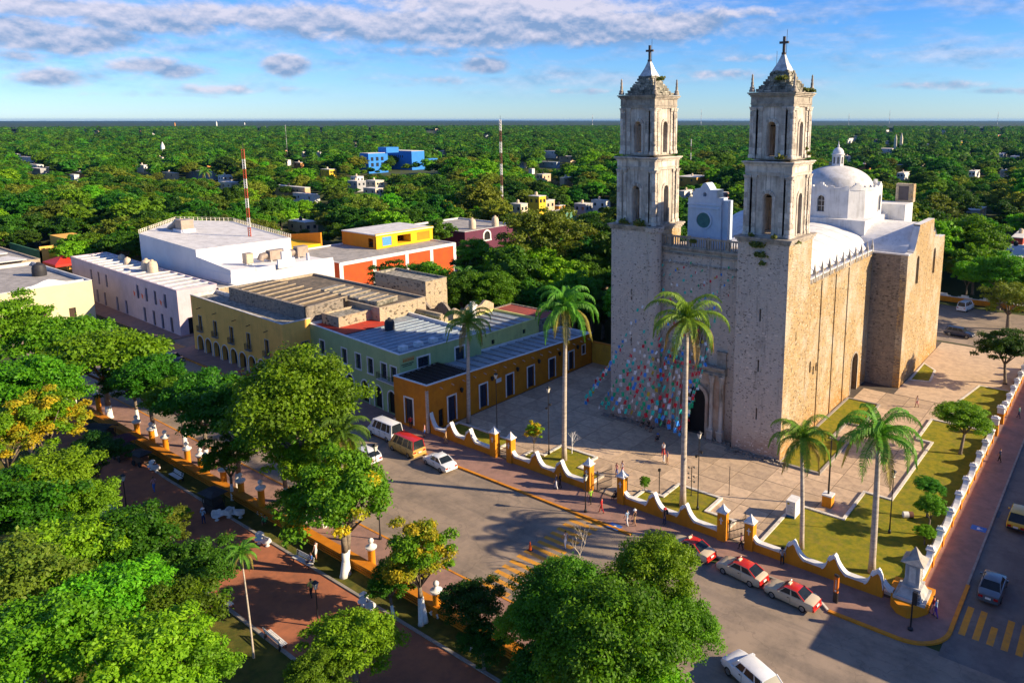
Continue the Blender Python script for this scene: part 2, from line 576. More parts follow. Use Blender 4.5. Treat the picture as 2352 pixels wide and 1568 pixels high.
M_ROADB = pm('road_asphalt', (.17, .155, .14), (.12, .11, .105), .5, .85, .25, 14, dirt=.3)
road_tracks(M_ROADB, 14.0, 1.0)
M_WALK = pm('sidewalk_red', (.30, .175, .14), (.22, .135, .11), .8, .85, .3, 20, dirt=.3, dirtc=(.10, .07, .065))
M_TERRA = pm('terracotta_paving', (.38, .135, .065), (.26, .10, .055), .5, .85, .3, 20, dirt=.35, dirtc=(.09, .06, .05))
M_SLAB = pm('plaza_slab', (.50, .37, .25), (.38, .28, .195), .9, .85, .3, 12, dirt=.3, dirtc=(.13, .105, .09), orand=.16)
M_JOINT = pm('plaza_joint', (.10, .08, .065), rough=.95)
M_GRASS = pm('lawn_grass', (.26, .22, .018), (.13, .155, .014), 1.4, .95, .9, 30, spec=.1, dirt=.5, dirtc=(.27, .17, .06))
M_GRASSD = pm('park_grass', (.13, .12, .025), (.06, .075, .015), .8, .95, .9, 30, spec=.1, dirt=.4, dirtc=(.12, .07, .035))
M_SOIL = pm('soil', (.16, .09, .05), (.09, .055, .035), .7, .95, .6, 12)
M_EARTH = pm('ground_scrub', (.035, .055, .012), (.06, .07, .02), .05, .95, 0)
M_CANOPY = pm('far_canopy', (.012, .034, .010), (.028, .055, .014), .03, .95, 0)
M_KERBY = pm('kerb_yellow', (.62, .24, .012), (.50, .19, .015), 1.5, .7, .2, 10, dirt=.4)
M_KERBW = pm('kerb_white', (.66, .62, .55), (.5, .46, .40), 1.5, .7, .2, 10, dirt=.4)
M_KERBG = pm('kerb_grey', (.30, .27, .24), None, 1.5, .8, .2, 10)
M_OCHRE = pm('ochre_paint', (.52, .185, .006), (.44, .15, .005), .7, .75, .1, 10, dirt=.25, dirtc=(.16, .07, .02))
M_OCHREW = pm('wall_ochre_paint', (.62, .235, .008), (.52, .185, .007), .9, .75, .12, 10, dirt=.3, dirtc=(.2, .09, .02))
M_WHITE = pm('white_paint', (.70, .70, .69), (.58, .57, .56), 1.2, .65, .1, 10, dirt=.25, dirtc=(.35, .32, .28))
M_DOMEW = pm('whitewash', (.66, .66, .66), (.55, .55, .55), .5, .8, .15, 6, dirt=.55, dirtc=(.30, .29, .28))
M_BLUEW = pm('pale_blue_plaster', (.50, .60, .74), (.42, .52, .67), .8, .8, .1, 8, dirt=.35, dirtc=(.3, .32, .36))
M_ASHLAR = pm('pale_limestone', (.56, .50, .43), (.40, .355, .31), 1.1, .9, .6, 7, dirt=.85, dirtc=(.09, .08, .07), island=.28)
M_CORN = pm('weathered_cornice', (.40, .35, .29), (.23, .205, .175), 1.6, .92, .5, 9, dirt=.75, dirtc=(.06, .055, .05))
M_ROOFST = pm('mossy_stone', (.36, .33, .27), (.10, .10, .085), 1.8, .95, .7, 6, dirt=.7, dirtc=(.05, .055, .04), island=.4)
M_RUB = rubble('rubble_masonry', (.58, .49, .41), (.50, .45, .41), (.07, .062, .06), (.56, .49, .42), 4.4, .7, low=(.33, .19, .13))  # church masonry, greyed in colour for the shaded front
M_RUBW = rubble('rubble_masonry_ochre_sunlit', (.47, .30, .12), (.42, .33, .21), (.13, .085, .045), (.45, .37, .25), 3.4, .8, low=(.45, .21, .035), patch=.85, pale=(.54, .48, .38), bump=.9)  # same masonry, warm tint plus golden sunlight in the colour, for the sunlit sides
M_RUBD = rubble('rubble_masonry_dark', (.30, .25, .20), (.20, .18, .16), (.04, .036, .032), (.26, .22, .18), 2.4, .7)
M_STONE = pm('rubble_stone', (.60, .51, .43), (.50, .44, .40), 1.0, .92, .5, 9, island=.16, dirt=.2, dirtc=(.2, .17, .15))
M_STONEW = pm('rubble_stone_ochre_sunlit', (.48, .40, .28), (.38, .26, .11), 1.0, .92, .5, 9, island=.14, dirt=.25, dirtc=(.25, .17, .09))  # stones of the sunlit sides, sun warmth mixed into their own ochre tint
M_PLAST = pm('portal_plaster', (.52, .42, .33), (.40, .26, .18), .8, .9, .4, 8, dirt=.55, dirtc=(.13, .07, .045))
M_DARK = pm('dark_interior', (.012, .012, .014), None, 1, .6)
M_WOOD = pm('dark_wood', (.055, .032, .02), (.03, .018, .012), 3, .6, .2, 12)
M_IRON = pm('black_iron', (.015, .015, .017), None, 3, .45, spec=.5)
M_GREYM = pm('grey_metal', (.32, .33, .34), (.24, .25, .26), 3, .4, metal=.6)
M_GLASS = pm('window_glass', (.015, .022, .032), (.03, .04, .055), 2, .12, spec=.7)
M_NAVY = pm('navy_door', (.018, .028, .065), (.012, .018, .04), 2, .35, spec=.5)
M_BELL = pm('bronze_bell', (.06, .065, .05), None, 3, .5, metal=.7)
M_RED = pm('red_paint', (.52, .035, .02), (.42, .03, .02), 2, .5)

# ------------------------------------------------------------------ ground and streets
def sheet(name, poly, z, m, kind='structure'):
    b = MB()
    a = sum(poly[i][0] * poly[(i + 1) % len(poly)][1] - poly[(i + 1) % len(poly)][0] * poly[i][1] for i in range(len(poly)))
    if a < 0: poly = poly[::-1]
    b.poly([(x, y, z) for x, y in poly])
    o = b.build(name, m)
    tag(o, kind=kind)
    return o

g = MB()
S = 26000
g.poly([(-S, -S, -.03), (S, -S, -.03), (S, S, -.03), (-S, S, -.03)])
tag(g.build('ground', M_EARTH), kind='structure')
sheet('road', [(-260, 42), (40, 42), (40, 57.2), (-260, 59.5)], 0.0, M_ROAD)
sheet('road', [(-8.95, 57.1), (-.5, 57.1), (-.5, 180), (-8.95, 180)], 0.004, M_ROADB)
sheet('road', [(-24, -40), (12, -40), (12, 42), (-24, 42)], 0.0, M_ROAD)
sheet('road', [(-145.5, 57), (-136.8, 57), (-142.5, 170), (-152, 170)], 0.004, M_ROADB)
sheet('road', [(-126, -10), (-135, -10), (-139, 42), (-127, 42)], 0.004, M_ROADB)
sheet('road', [(-120, 147), (60, 147), (60, 177), (-120, 177)], 0.008, M_ROAD)

def sidewalk(name, poly, m=M_WALK, z=.13):
    b = MB(); b.prism(poly, -.02, z, 0)
    return tag(b.build(name, m), kind='structure')
arc = [(-12.0 + 3.1 * math.sin(R_(a)), 60.4 - 3.1 * math.cos(R_(a))) for a in range(0, 91, 9)]
KN = [(-104, 57.2), (-37.6, 57.2), (-35.8, 58.75), (-19.3, 58.75), (-17.6, 57.3)] + arc
sidewalk('sidewalk', KN + [(-8.9, 145), (-12.15, 145), (-12.15, 61.9), (-72.6, 61.9), (-72.6, 63.5), (-104, 63.5)])
sidewalk('sidewalk', [(-137.5, 57.9), (-104.2, 57.2), (-104.2, 64), (-137.5, 64)])
sidewalk('sidewalk', [(-215, 60.6), (-144.6, 60.6), (-144.6, 66), (-215, 68)])
sidewalk('sidewalk', [(-126, 38.6), (-26.5, 38.6), (-24.6, 39.6), (-24.2, 41.0), (-25, 42), (-126, 42)])
sidewalk('plaza_base', [(-72.7, 61.95), (-12.2, 61.95), (-12.2, 146), (-72.7, 146)], M_JOINT, .125)

def kerb(name, pts, m, w=.2, z=.155, closed=False, z0=0.0):
    """kerb strip to the left-hand side of the path"""
    b = MB(); n = len(pts)
    pts = [Vector((p[0], p[1])) for p in pts]
    off = []
    for i in range(n):
        a = pts[(i - 1) % n] if (closed or i > 0) else None
        c = pts[(i + 1) % n] if (closed or i < n - 1) else None
        d1 = (pts[i] - a).normalized() if a is not None else None
        d2 = (c - pts[i]).normalized() if c is not None else None
        if d1 is None: d1 = d2
        if d2 is None: d2 = d1
        n1 = Vector((-d1.y, d1.x)); n2 = Vector((-d2.y, d2.x))
        q = (n1 + n2); q = q / max(.3, q.dot(n1)) if q.length > 1e-4 else n1
        off.append(pts[i] + q * w)
    for i in range(n if closed else n - 1):
        j = (i + 1) % n
        b.prism([pts[i], pts[j], off[j], off[i]], z0, z, 0)
    o = b.build(name, m)
    return tag(o, kind='structure')
kerb('kerb', [(x, y) for x, y in KN[0:2]], M_KERBY, w=-.30, z=.17)
kerb('kerb', KN[1:4], M_KERBG, w=-.2, z=.162)
kerb('kerb', KN[3:5], M_KERBW, w=-.2, z=.166)
kerb('kerb', KN[4:] + [(-8.9, 68)], M_KERBY, w=-.32, z=.17)
kerb('kerb', [(-8.9, 68.01), (-8.9, 145)], M_KERBG, w=-.2, z=.158)
kerb('kerb', [(-24.2, 41.0), (-25, 42), (-126, 42)], M_KERBY, w=-.2, z=.16)
kerb('kerb', [(-137.5, 57.7), (-104.1, 57.0)], M_KERBY, w=-.2, z=.162)

# gardens inside the wall
G1 = [(-26.6, 62.3), (-12.5, 62.3), (-12.5, 105.5), (-20.1, 105.5), (-20.1, 97.2), (-18.3, 97.2), (-18.5, 79.4), (-21.4, 79.4), (-21.4, 72.3), (-26.6, 72.3)]
G2 = [(-32.0, 80.4), (-26.7, 80.4), (-26.7, 91.2), (-28.9, 91.2), (-28.9, 97.1), (-26.8, 97.1), (-27.2, 106.7), (-32.0, 106.7)]
G3 = [(-41.3, 62.3), (-30, 62.3), (-30, 65.3), (-33.3, 65.3), (-33.3, 68.7), (-38.9, 68.7), (-38.9, 65.3), (-41.3, 65.3)]
G4 = [(-58, 62.3), (-46.8, 62.3), (-46.8, 65.3), (-50.2, 65.3), (-50.2, 68.7), (-56, 68.7), (-56, 65.3), (-58, 65.3)]
G5 = [(-71.9, 62.3), (-61.6, 62.3), (-61.6, 66.1), (-71.9, 66.1)]
G6 = [(-19.3, 109.6), (-12.5, 109.6), (-12.5, 124.5), (-17.2, 124.5)]
G7 = [(-26.7, 120.5), (-23.6, 121.5), (-24.2, 128), (-26.8, 131)]
for i, G_ in enumerate((G1, G2, G3, G4, G5, G6, G7)):
    sheet('lawn', G_, .27 if i < 5 else .16, M_GRASS)
    kerb('garden_kerb', G_, M_KERBW if i != 1 else M_KERBG, w=.32, z=.40 if i < 5 else .2, closed=True, z0=.1)
def inpoly(x, y, P):
    c = False
    for i in range(len(P)):
        x1, y1 = P[i]; x2, y2 = P[i - 1]
        if (y1 > y) != (y2 > y) and x < (x2 - x1) * (y - y1) / (y2 - y1) + x1:
            c = not c
    return c
plaza = bpy.data.objects.new('plaza_paving', None); COL.objects.link(plaza); plaza['kind'] = 'structure'
sb = MB(); sw_, sd_ = 3.42, 3.36
sb.box(-sw_ / 2 + .035, sw_ / 2 - .035, -sd_ / 2 + .035, sd_ / 2 - .035, -.02, .025)
slabme = sb.mesh('paving_slab', M_SLAB)
for i in range(17):
    for j in range(15):
        x = -72.4 + sw_ * (i + .5); y = 62.2 + sd_ * (j + .5)
        if x > -13.5: continue
        if -56.6 < x < -32 and y > 82.5: continue
        if -34 < x < -27 and y > 116: continue
        cs = [(x - 1.2, y - 1.2), (x + 1.2, y - 1.2), (x + 1.2, y + 1.2), (x - 1.2, y + 1.2)]
        if any(all(inpoly(a, b, P) for a, b in cs) for P in (G1, G2, G3, G4, G5)): continue
        s = bpy.data.objects.new('paving_slab', slabme); COL.objects.link(s)
        s.parent = plaza; s.location = (x, y, .125 + rnd.uniform(-.004, .006))
        s.rotation_euler = (rnd.uniform(-.002, .002), rnd.uniform(-.002, .002), 0)
sheet('yard_paving', [(-26.9, 112.8), (-13, 112.8), (-13, 145.5), (-26.9, 145.5)], .14, M_SLAB)

# park
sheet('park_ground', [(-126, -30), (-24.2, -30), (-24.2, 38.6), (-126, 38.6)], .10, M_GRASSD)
sheet('park_path', [(-118, 28.2), (-80, 27.5), (-24.2, 27.0), (-24.2, 34.6), (-88, 34.8), (-118, 36.5)], .14, M_TERRA)
kerb('park_kerb', [(-25, 34.6), (-88, 34.8), (-104, 35.8)], M_KERBG, w=-.25, z=.24, z0=.1)
kerb('park_kerb', [(-104, 28.0), (-80, 27.5), (-25, 27.0)], M_KERBG, w=-.25, z=.24, z0=.1)

# crossings: painted bars lie 4 mm above the road
def paint_bar(poly, m, z=.006):
    b = MB()
    b.poly([(x, y, z) for x, y in poly])
    return tag(b.build('crossing_bar', m), kind='structure')
M_PAINT = pm('worn_yellow_paint', (.62, .28, .02), (.48, .22, .03), 1.6, .75, dirt=.6, dirtc=(.2, .15, .10))
for k in range(8):
    x = -8.2 + k * 1.02
    l = 1.0 if k != 2 else .6
    paint_bar([(x, 60.7), (x + .5, 60.7), (x + .5, 60.7 + 4.3 * l), (x, 60.7 + 4.3 * l)], M_PAINT, .010)
for k in range(15):
    y = 42.5 + k * 1.0
    paint_bar([(-44.4, y), (-40.9, y), (-40.9, y + .5), (-44.4, y + .5)], M_PAINT)
for k in range(7):
    x = -143.8 + k * 1.0
    paint_bar([(x, 57.6), (x + .45, 57.6), (x + .45, 61), (x, 61)], M_PAINT, .010)

# ------------------------------------------------------------------ church
CH = thing('church', 'large pale stone church with twin bell towers and whitewashed dome', 'church', (-44, 80.7, 0))

def stones(name, parent, m, faces, seed, size=(.42, .26), proud=.03, keep=.5, kind='stuff'):
    """courses of real stones set slightly proud on a wall face; faces: (O,U,W,z0,z1,avoid list)"""
    r = random.Random(seed); b = MB()
    for (O, U, W, z0, z1, av) in faces:
        U = Vector(U).normalized(); N = U.cross(Vector((0, 0, 1))); O = Vector(O)
        z = z0
        while z < z1 - .15:
            h = size[1] * r.uniform(.75, 1.3)
            u = r.uniform(0, .4)
            while u < W - .15:
                w = size[0] * r.uniform(.55, 1.5)
                if u + w > W: break
                c = u + w / 2
                if r.random() < keep and not any(a[0] - .2 < c < a[1] + .2 and a[2] - .2 < z + h / 2 < a[3] + .2 for a in av):
                    d = proud * r.uniform(.3, 1.3)
                    i = .05
                    q0 = [O + U * (u + i * r.random()) + Vector((0, 0, z + .02)), O + U * (u + w - .06 - i * r.random()) + Vector((0, 0, z + .02 + .03 * r.random())),
                          O + U * (u + w - .05 - i * r.random()) + Vector((0, 0, z + h - .05)), O + U * (u + .02) + Vector((0, 0, z + h - .04 - .04 * r.random()))]
                    ce = sum(q0, Vector((0, 0, 0))) / 4
                    q1 = [p + (ce - p) * .12 + N * d for p in q0]
                    q0 = [p - N * .01 for p in q0]
                    k = len(b.v)
                    b.v += [tuple(p) for p in q0 + q1]
                    b.f.append((k + 4, k + 5, k + 6, k + 7)); b.m.append(0)
                    for a_ in range(4):
                        b.f.append((k + a_, k + (a_ + 1) % 4, k + 4 + (a_ + 1) % 4, k + 4 + a_)); b.m.append(0)
                u += w
            z += h
    o = b.build(name, m, parent)
    o['kind'] = kind
    return o

def cornice(mb, x0, x1, y0, y1, z, steps, m=0):
    for (dz0, dz1, e) in steps:
        mb.box(x0 - e, x1 + e, y0 - e, y1 + e, z + dz0, z + dz1, m)

M_WEED = leafmat('ledge_weeds', (.035, .07, .012), (.09, .11, .02), None, .2)
def weeds(name, parent, spots, seed, m=None):
    r = random.Random(seed); b = MB()
    for (x, y, z, s, n) in spots:
        for k in range(n):
            c = Vector((x + r.gauss(0, s), y + r.gauss(0, s * .5), z + abs(r.gauss(0, s * .6)) - s * .25))
            a = Vector((r.gauss(0, 1), r.gauss(0, 1), r.gauss(0, 1))).normalized() * .14
            c2 = a.orthogonal().normalized() * .11
            b.poly([c - a - c2, c + a - c2, c + a + c2, c - a + c2])
    o = b.build(name, m or M_WEED, parent); o['kind'] = 'stuff'
    return o

def bell_tower(x0, x1, y0, y1, sgn, label, cx, cy):
    W_, D_ = x1 - x0, y1 - y0
    b = MB()
    slits_f = [(W_ * .48, W_ * .48 + .22, z, z + 1.5, False) for z in (4.9, 11.0, 17.3)]
    wall(b, (x0, y0, 0), (1, 0, 0), W_, 27.0, slits_f, .5, mr=0)
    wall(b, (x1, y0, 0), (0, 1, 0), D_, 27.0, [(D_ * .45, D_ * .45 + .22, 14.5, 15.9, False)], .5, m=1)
    wall(b, (x1, y1, 0), (-1, 0, 0), W_, 27.0)
    wall(b, (x0, y1, 0), (0, -1, 0), D_, 27.0)
    for h in slits_f:
        b.fbox((x0, y0, 0), (1, 0, 0), h[0] - .05, h[1] + .05, -.6, -.5, h[2] - .1, h[3] + .1, 2)
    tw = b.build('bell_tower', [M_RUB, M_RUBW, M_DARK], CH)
    tw['label'] = label
    c = MB()
    cornice(c, x0, x1, y0, y1, 26.7, ((0, .25, .12), (.25, .5, .28), (.5, .68, .42)))
    c.box(x0 + .3, x1 - .3, y0 + .3, y1 - .3, 27.38, 27.55)
    c.build('cornice', M_CORN, tw)
    # corner quoins and the mouldings of the two belfries
    stages = [(27.4, 36.35, 2.72, 2.95, 1.1, 32.5), (36.55, 44.2, 2.45, 2.62, 1.0, 40.75)]
    for si, (za, zb, hx, hy, aw, at_) in enumerate(stages):
        bx0, bx1, by0, by1 = cx - hx, cx + hx, cy - hy, cy + hy
        w2, d2 = hx * 2, hy * 2
        ba = MB()
        zt = zb - 1.75
        for (O, U, w) in (((bx0, by0, 0), (1, 0, 0), w2), ((bx1, by0, 0), (0, 1, 0), d2), ((bx1, by1, 0), (-1, 0, 0), w2), ((bx0, by1, 0), (0, -1, 0), d2)):
            wall(ba, O, U, w, zb - .1, [(w / 2 - aw / 2, w / 2 + aw / 2, za + .25, at_, True)], .85, z0=za, thick=.85)
        ba.build('belfry', M_ASHLAR, tw)
        fl = MB(); fl.box(bx0 + .05, bx1 - .05, by0 + .05, by1 - .05, za - .15, za + .24); fl.build('belfry_floor', M_CORN, tw)
        # block built pilasters, two at each end of every face, and arch surrounds
        for (O, U, w) in (((bx0, by0, 0), (1, 0, 0), w2), ((bx1, by0, 0), (0, 1, 0), d2), ((bx1, by1, 0), (-1, 0, 0), w2), ((bx0, by1, 0), (0, -1, 0), d2)):
            for u0, u1, pr in ((-.02, .52, .16), (.78, 1.28, .10), (w - 1.28, w - .78, .10), (w - .52, w + .02, .16)):
                pl = MB()
                z = za + .02
                pl.fbox(O, U, u0 - .08, u1 + .08, 0, pr + .09, z, z + .3)
                pl.fbox(O, U, u0 - .04, u1 + .04, 0, pr + .05, z + .3, z + .45)
                z += .46
                while z < zt - .5:
                    h = rnd.uniform(.50, .72)
                    h = min(h, zt - .42 - z)
                    if h < .2: break
                    j = rnd.uniform(-.012, .012)
                    pl.fbox(O, U, u0 + .03, u1 - .03, 0, pr - .07, za + .05, zt - .05) if z < za + .5 else None
                    pl.fbox(O, U, u0 + j, u1 + j, 0, pr + rnd.uniform(-.015, .015), z + .03, z + h - .03)
                    z += h
                pl.fbox(O, U, u0 - .05, u1 + .05, 0, pr + .06, zt - .40, zt - .22)
                pl.fbox(O, U, u0 - .1, u1 + .1, 0, pr + .12, zt - .22, zt)
                pl.build('pilaster', M_ASHLAR, tw)
            ar = MB(); r0 = aw / 2; uc = w / 2; Uv = Vector(U); N = Uv.cross(Vector((0, 0, 1))); Ov = Vector(O)
            for s_ in (-1, 1):
                ar.fbox(O, U, uc + s_ * (r0 + .22) - .16, uc + s_ * (r0 + .22) + .16, 0, .09, za + .1, at_ - r0)
            for k in range(9):
                a0, a1 = math.pi * k / 9 + .02, math.pi * (k + 1) / 9 - .02
                q = []
                for (rr, aa) in ((r0 + .03, a0), (r0 + .42, a0), (r0 + .42, a1), (r0 + .03, a1)):
                    q.append(Ov + Uv * (uc + rr * math.cos(aa)) + Vector((0, 0, at_ - r0 + rr * math.sin(aa))))
                qf = [p + N * .11 for p in q]
                ar.poly(qf)
                for e in range(4):
                    ar.poly([q[e], q[(e + 1) % 4], qf[(e + 1) % 4], qf[e]])
            ar.build('arch_surround', M_ASHLAR, tw)
        for (qx, qy) in ((bx0, by0), (bx1, by0), (bx1, by1), (bx0, by1)):
            q = MB(); z = za + .02
            q.lathe(qx, qy, [(.36, z), (.36, z + .3), (.29, z + .45)], 10)
            z += .46
            while z < zt - .5:
                h = min(rnd.uniform(.55, .8), zt - .42 - z)
                if h < .15: break
                q.lathe(qx, qy, [(.25, z - .01), (.27, z + .04), (.27, z + h - .04), (.25, z + h)], 10); z += h
            q.lathe(qx, qy, [(.25, zt - .45), (.30, zt - .4), (.30, zt - .3), (.42, zt - .05), (.42, zt)], 10)
            q.build('corner_column', M_ASHLAR, tw, smooth=True)
        en = MB()
        cornice(en, bx0, bx1, by0, by1, zt, ((0, .28, .14), (.28, .42, .2), (.42, 1.15, .12), (1.15, 1.32, .26), (1.32, 1.5, .40), (1.5, 1.62, .52)))
        for k in (-1, 1):
            for q in (-1, 1):
                en.box(cx + k * (hx - .25) - .42, cx + k * (hx - .25) + .42, cy + q * (hy - .25) - .42, cy + q * (hy - .25) + .42, zt + .43, zt + 1.15)
        en.build('entablature', M_CORN if si else M_ASHLAR, tw)
        bl = MB()
        if si == 0:
            bl.lathe(cx, cy - .2, [(.62, 30.6), (.50, 30.75), (.36, 31.3), (.25, 31.7), (.06, 31.8)], 14)
            bl.box(cx - 2, cx + 2, cy - .3, cy - .1, 31.8, 32.0)
            bl.build('bell', M_BELL, tw)
        else:
            bl.lathe(cx, cy - .2, [(.42, 39.3), (.34, 39.45), (.24, 39.85), (.16, 40.1), (.05, 40.2)], 14)
            bl.box(cx - 1.7, cx + 1.7, cy - .3, cy - .1, 40.2, 40.35)
            bl.build('bell', M_BELL, tw)
    # roof: stepped mossy courses that flare into a steep whitewashed pyramid
    rf = MB(); z = 44.15; n = 8
    for k in range(n):
        t = k / (n - 1)
        hw = 2.3 - 1.25 * t ** .82
        q = rnd.uniform(-.03, .03)
        for i in range(5):
            for j in range(5):
                if 0 < i < 4 and 0 < j < 4: continue
                a = cx - hw + i * hw * .4 + rnd.uniform(-.06, .06); b_ = cy - hw + j * hw * .4 + rnd.uniform(-.06, .06)
                rf.box(a + .01, a + hw * .4 - .01, b_ + .01, b_ + hw * .4 - .01, z, z + .30 + rnd.uniform(-.12, .08))
        rf.box(cx - hw + .3, cx + hw - .3, cy - hw + .3, cy + hw - .3, z, z + .3)
        z += .30
    rf.build('stepped_roof', M_ROOFST, tw)
    sp = MB(); sp.frus(cx, cy, z - .05, z + .95, .98, .98, .50, .50); sp.frus(cx, cy, z + .95, z + 2.0, .50, .50, .13, .13)
    sp.build('spire', pm('spire_whitewash', (.62, .62, .62), (.30, .32, .34), 1.5, .85, .3, dirt=.6, dirtc=(.12, .13, .13)), tw)
    cr = MB(); zc = z + 1.95
    cr.box(cx - .13, cx + .13, cy - .13, cy + .13, zc, zc + 1.95); cr.box(cx - .55, cx - .13, cy - .12, cy + .12, zc + 1.15, zc + 1.40); cr.box(cx + .13, cx + .55, cy - .12, cy + .12, zc + 1.15, zc + 1.40)
    cr.box(cx - .2, cx + .2, cy - .2, cy + .2, zc - .1, zc + .15)
    cr.build('cross', pm('dark_cross', (.10, .085, .08), None, 3, .8), tw)
    lr = MB(); lr.tube([(cx + .3, cy, zc), (cx + .32, cy, zc + 2.7)], .025, 5); lr.build('lightning_rod', M_IRON, tw)
    for k in (-1, 1):
        for q in (-1, 1):
            fx, fy = cx + k * 2.55, cy + q * 2.7
            fb = MB()
            fb.lathe(fx, fy, [(.36, 44.15), (.36, 44.35), (.26, 44.5), (.30, 44.62), (.16, 44.8), (.17, 45.2), (.11, 45.35), (.15, 45.55), (.09, 45.9), (.12, 46.0), (.02, 46.2)], 10)
            fb.build('finial', M_CORN, tw, smooth=True)
    return tw

TR = bell_tower(-38.2, -31.8, 80.7, 88.1, 1, 'right bell tower, its side golden in the sun', -34.95, 84.3)
TL = bell_tower(-56.6, -49.9, 80.5, 87.4, -1, 'left bell tower, behind the strings of paper flags', -53.1, 84.0)
lb = MB(); lb.lathe(-50.3, 81.2, [(1.0, 0), (1.0, 26.6), (1.25, 26.7), (1.3, 27.3)], 20); lb.build('round_buttress', M_RUB, TL)
an = MB(); an.tube([(-36.9, 86.3, 44.2), (-36.9, 86.3, 46.6)], .12, 8); an.tube([(-36.5, 86.0, 44.2), (-36.5, 86.0, 49.0)], .03, 5)
an.build('antenna', M_GREYM, TR)

# central facade with portal
b = MB(); fx0, fx1, fy = -49.9, -38.2, 82.2
FW = fx1 - fx0
holes = [(4.3, 7.3, 0.0, 6.85, True), (5.0, 6.6, 12.4, 15.2, False)]
wall(b, (fx0, fy, 0), (1, 0, 0), FW, 25.0, holes, .9)
b.box(fx0, fx1, fy + 1.0, 88.0, 24.4, 24.6)
fac = b.build('facade_wall', M_RUB, CH)
fc = MB()
for (z0, z1, e) in ((22.6, 22.85, .14), (23.9, 24.15, .18), (24.45, 24.7, .3), (24.7, 24.92, .46)):
    fc.box(fx0, fx1, fy - e, fy + .3, z0, z1)
fc.build('cornice', M_CORN, fac)
opening(fac, (fx0, fy, 0), (1, 0, 0), holes[1], M_CORN, .22, M_GLASS, .5, 'choir_window', bars=2, split=3, barm=M_WOOD)
dr = MB(); dr.fbox((fx0, fy, 0), (1, 0, 0), 4.3, 7.3, -.95, -.9, 0, 6.8)
dr.build('door_void', M_DARK, fac)
for s_ in (0, 1):   # open timber leaves
    dl = MB(); u = 4.32 if s_ == 0 else 7.26
    dl.fbox((fx0, fy, 0), (1, 0, 0), u - (0 if s_ == 0 else .06), u + (.06 if s_ == 0 else 0), -.88, -.05, 0.02, 5.2)
    for k in range(5):
        dl.fbox((fx0, fy, 0), (1, 0, 0), u - .09 if s_ else u + .07, u - .07 if s_ else u + .09, -.8, -.12, .3 + k * .95, 1.05 + k * .95)
    dl.build('door_leaf', M_WOOD, fac)
# portal: pairs of columns, entablature and upper frame
pt = MB(); O = (fx0, fy, 0); U = (1, 0, 0)
pt.fbox(O, U, 1.7, 3.2 + .4, 0, .35, 0, 9.0); pt.fbox(O, U, 8.0, 9.9, 0, .35, 0, 9.0); pt.fbox(O, U, 3.6, 8.0, 0, .35, 7.55, 9.0)
for k in range(9):
    a0, a1 = math.pi * k / 9, math.pi * (k + 1) / 9
    for r0_, r1_, pr in ((1.5, 1.95, .42),):
        q = [Vector((fx0 + 5.8 + rr * math.cos(aa), fy, 5.35 + rr * math.sin(aa))) for rr, aa in ((r0_, a0), (r1_, a0), (r1_, a1), (r0_, a1))]
        qf = [p + Vector((0, -pr, 0)) for p in q]
        pt.poly(qf)
        for e in range(4): pt.poly([q[e], q[(e + 1) % 4], qf[(e + 1) % 4], qf[e]])
for s_ in (-1, 1): pt.fbox(O, U, 5.8 + s_ * 1.72 - .22, 5.8 + s_ * 1.72 + .22, 0, .42, 0, 5.35)
pt.build('portal', M_PLAST, fac)
ptd = MB()
for (z0, z1, e) in ((9.0, 9.25, .75), (9.25, 9.75, .6), (9.75, 9.95, .85), (9.95, 10.1, 1.0)):
    ptd.fbox(O, U, 1.6 - e * .2, 10.0 + e * .2, 0, e, z0, z1)
for u in (1.9, 9.1):
    ptd.fbox(O, U, u - .3, u + .9, 0, .3, 10.1, 11.9); ptd.fbox(O, U, u - .42, u + 1.02, 0, .42, 11.9, 12.1)
ptd.fbox(O, U, 4.6, 7.0, 0, .25, 10.1, 12.2); ptd.fbox(O, U, 4.4, 7.2, 0, .4, 15.5, 15.75); ptd.fbox(O, U, 4.5, 4.95, 0, .3, 12.2, 15.5); ptd.fbox(O, U, 6.65, 7.1, 0, .3, 12.2, 15.5)
ptd.build('portal_entablature', M_CORN, fac)
for u in (2.2, 3.35, 8.25, 9.65):
    cl = MB(); px_ = fx0 + u; py_ = fy - .55
    cl.box(px_ - .38, px_ + .38, py_ - .38, py_ + .38, 0, 1.55)
    cl.box(px_ - .44, px_ + .44, py_ - .44, py_ + .44, 1.5, 1.7)
    cl.lathe(px_, py_, [(.36, 1.7), (.36, 1.85), (.27, 2.0), (.28, 4.5), (.25, 7.9), (.33, 8.05), (.30, 8.2), (.42, 8.55), (.42, 8.99)], 14)
    cl.build('column', M_ASHLAR, fac, smooth=True)
bal = MB()
bal.box(fx0, fx1, fy - .28, fy + .02, 24.92, 25.1); bal.box(fx0, fx1, fy - .26, fy + .0, 26.15, 26.36)
for k in range(34):
    x = fx0 + .25 + k * (FW - .5) / 33
    if k % 8 == 4: bal.box(x - .16, x + .16, fy - .29, fy + .03, 25.1, 26.45)
    else: bal.box(x - .065, x + .065, fy - .19, fy - .06, 25.1, 26.15)
bal.build('balustrade', M_CORN, fac)

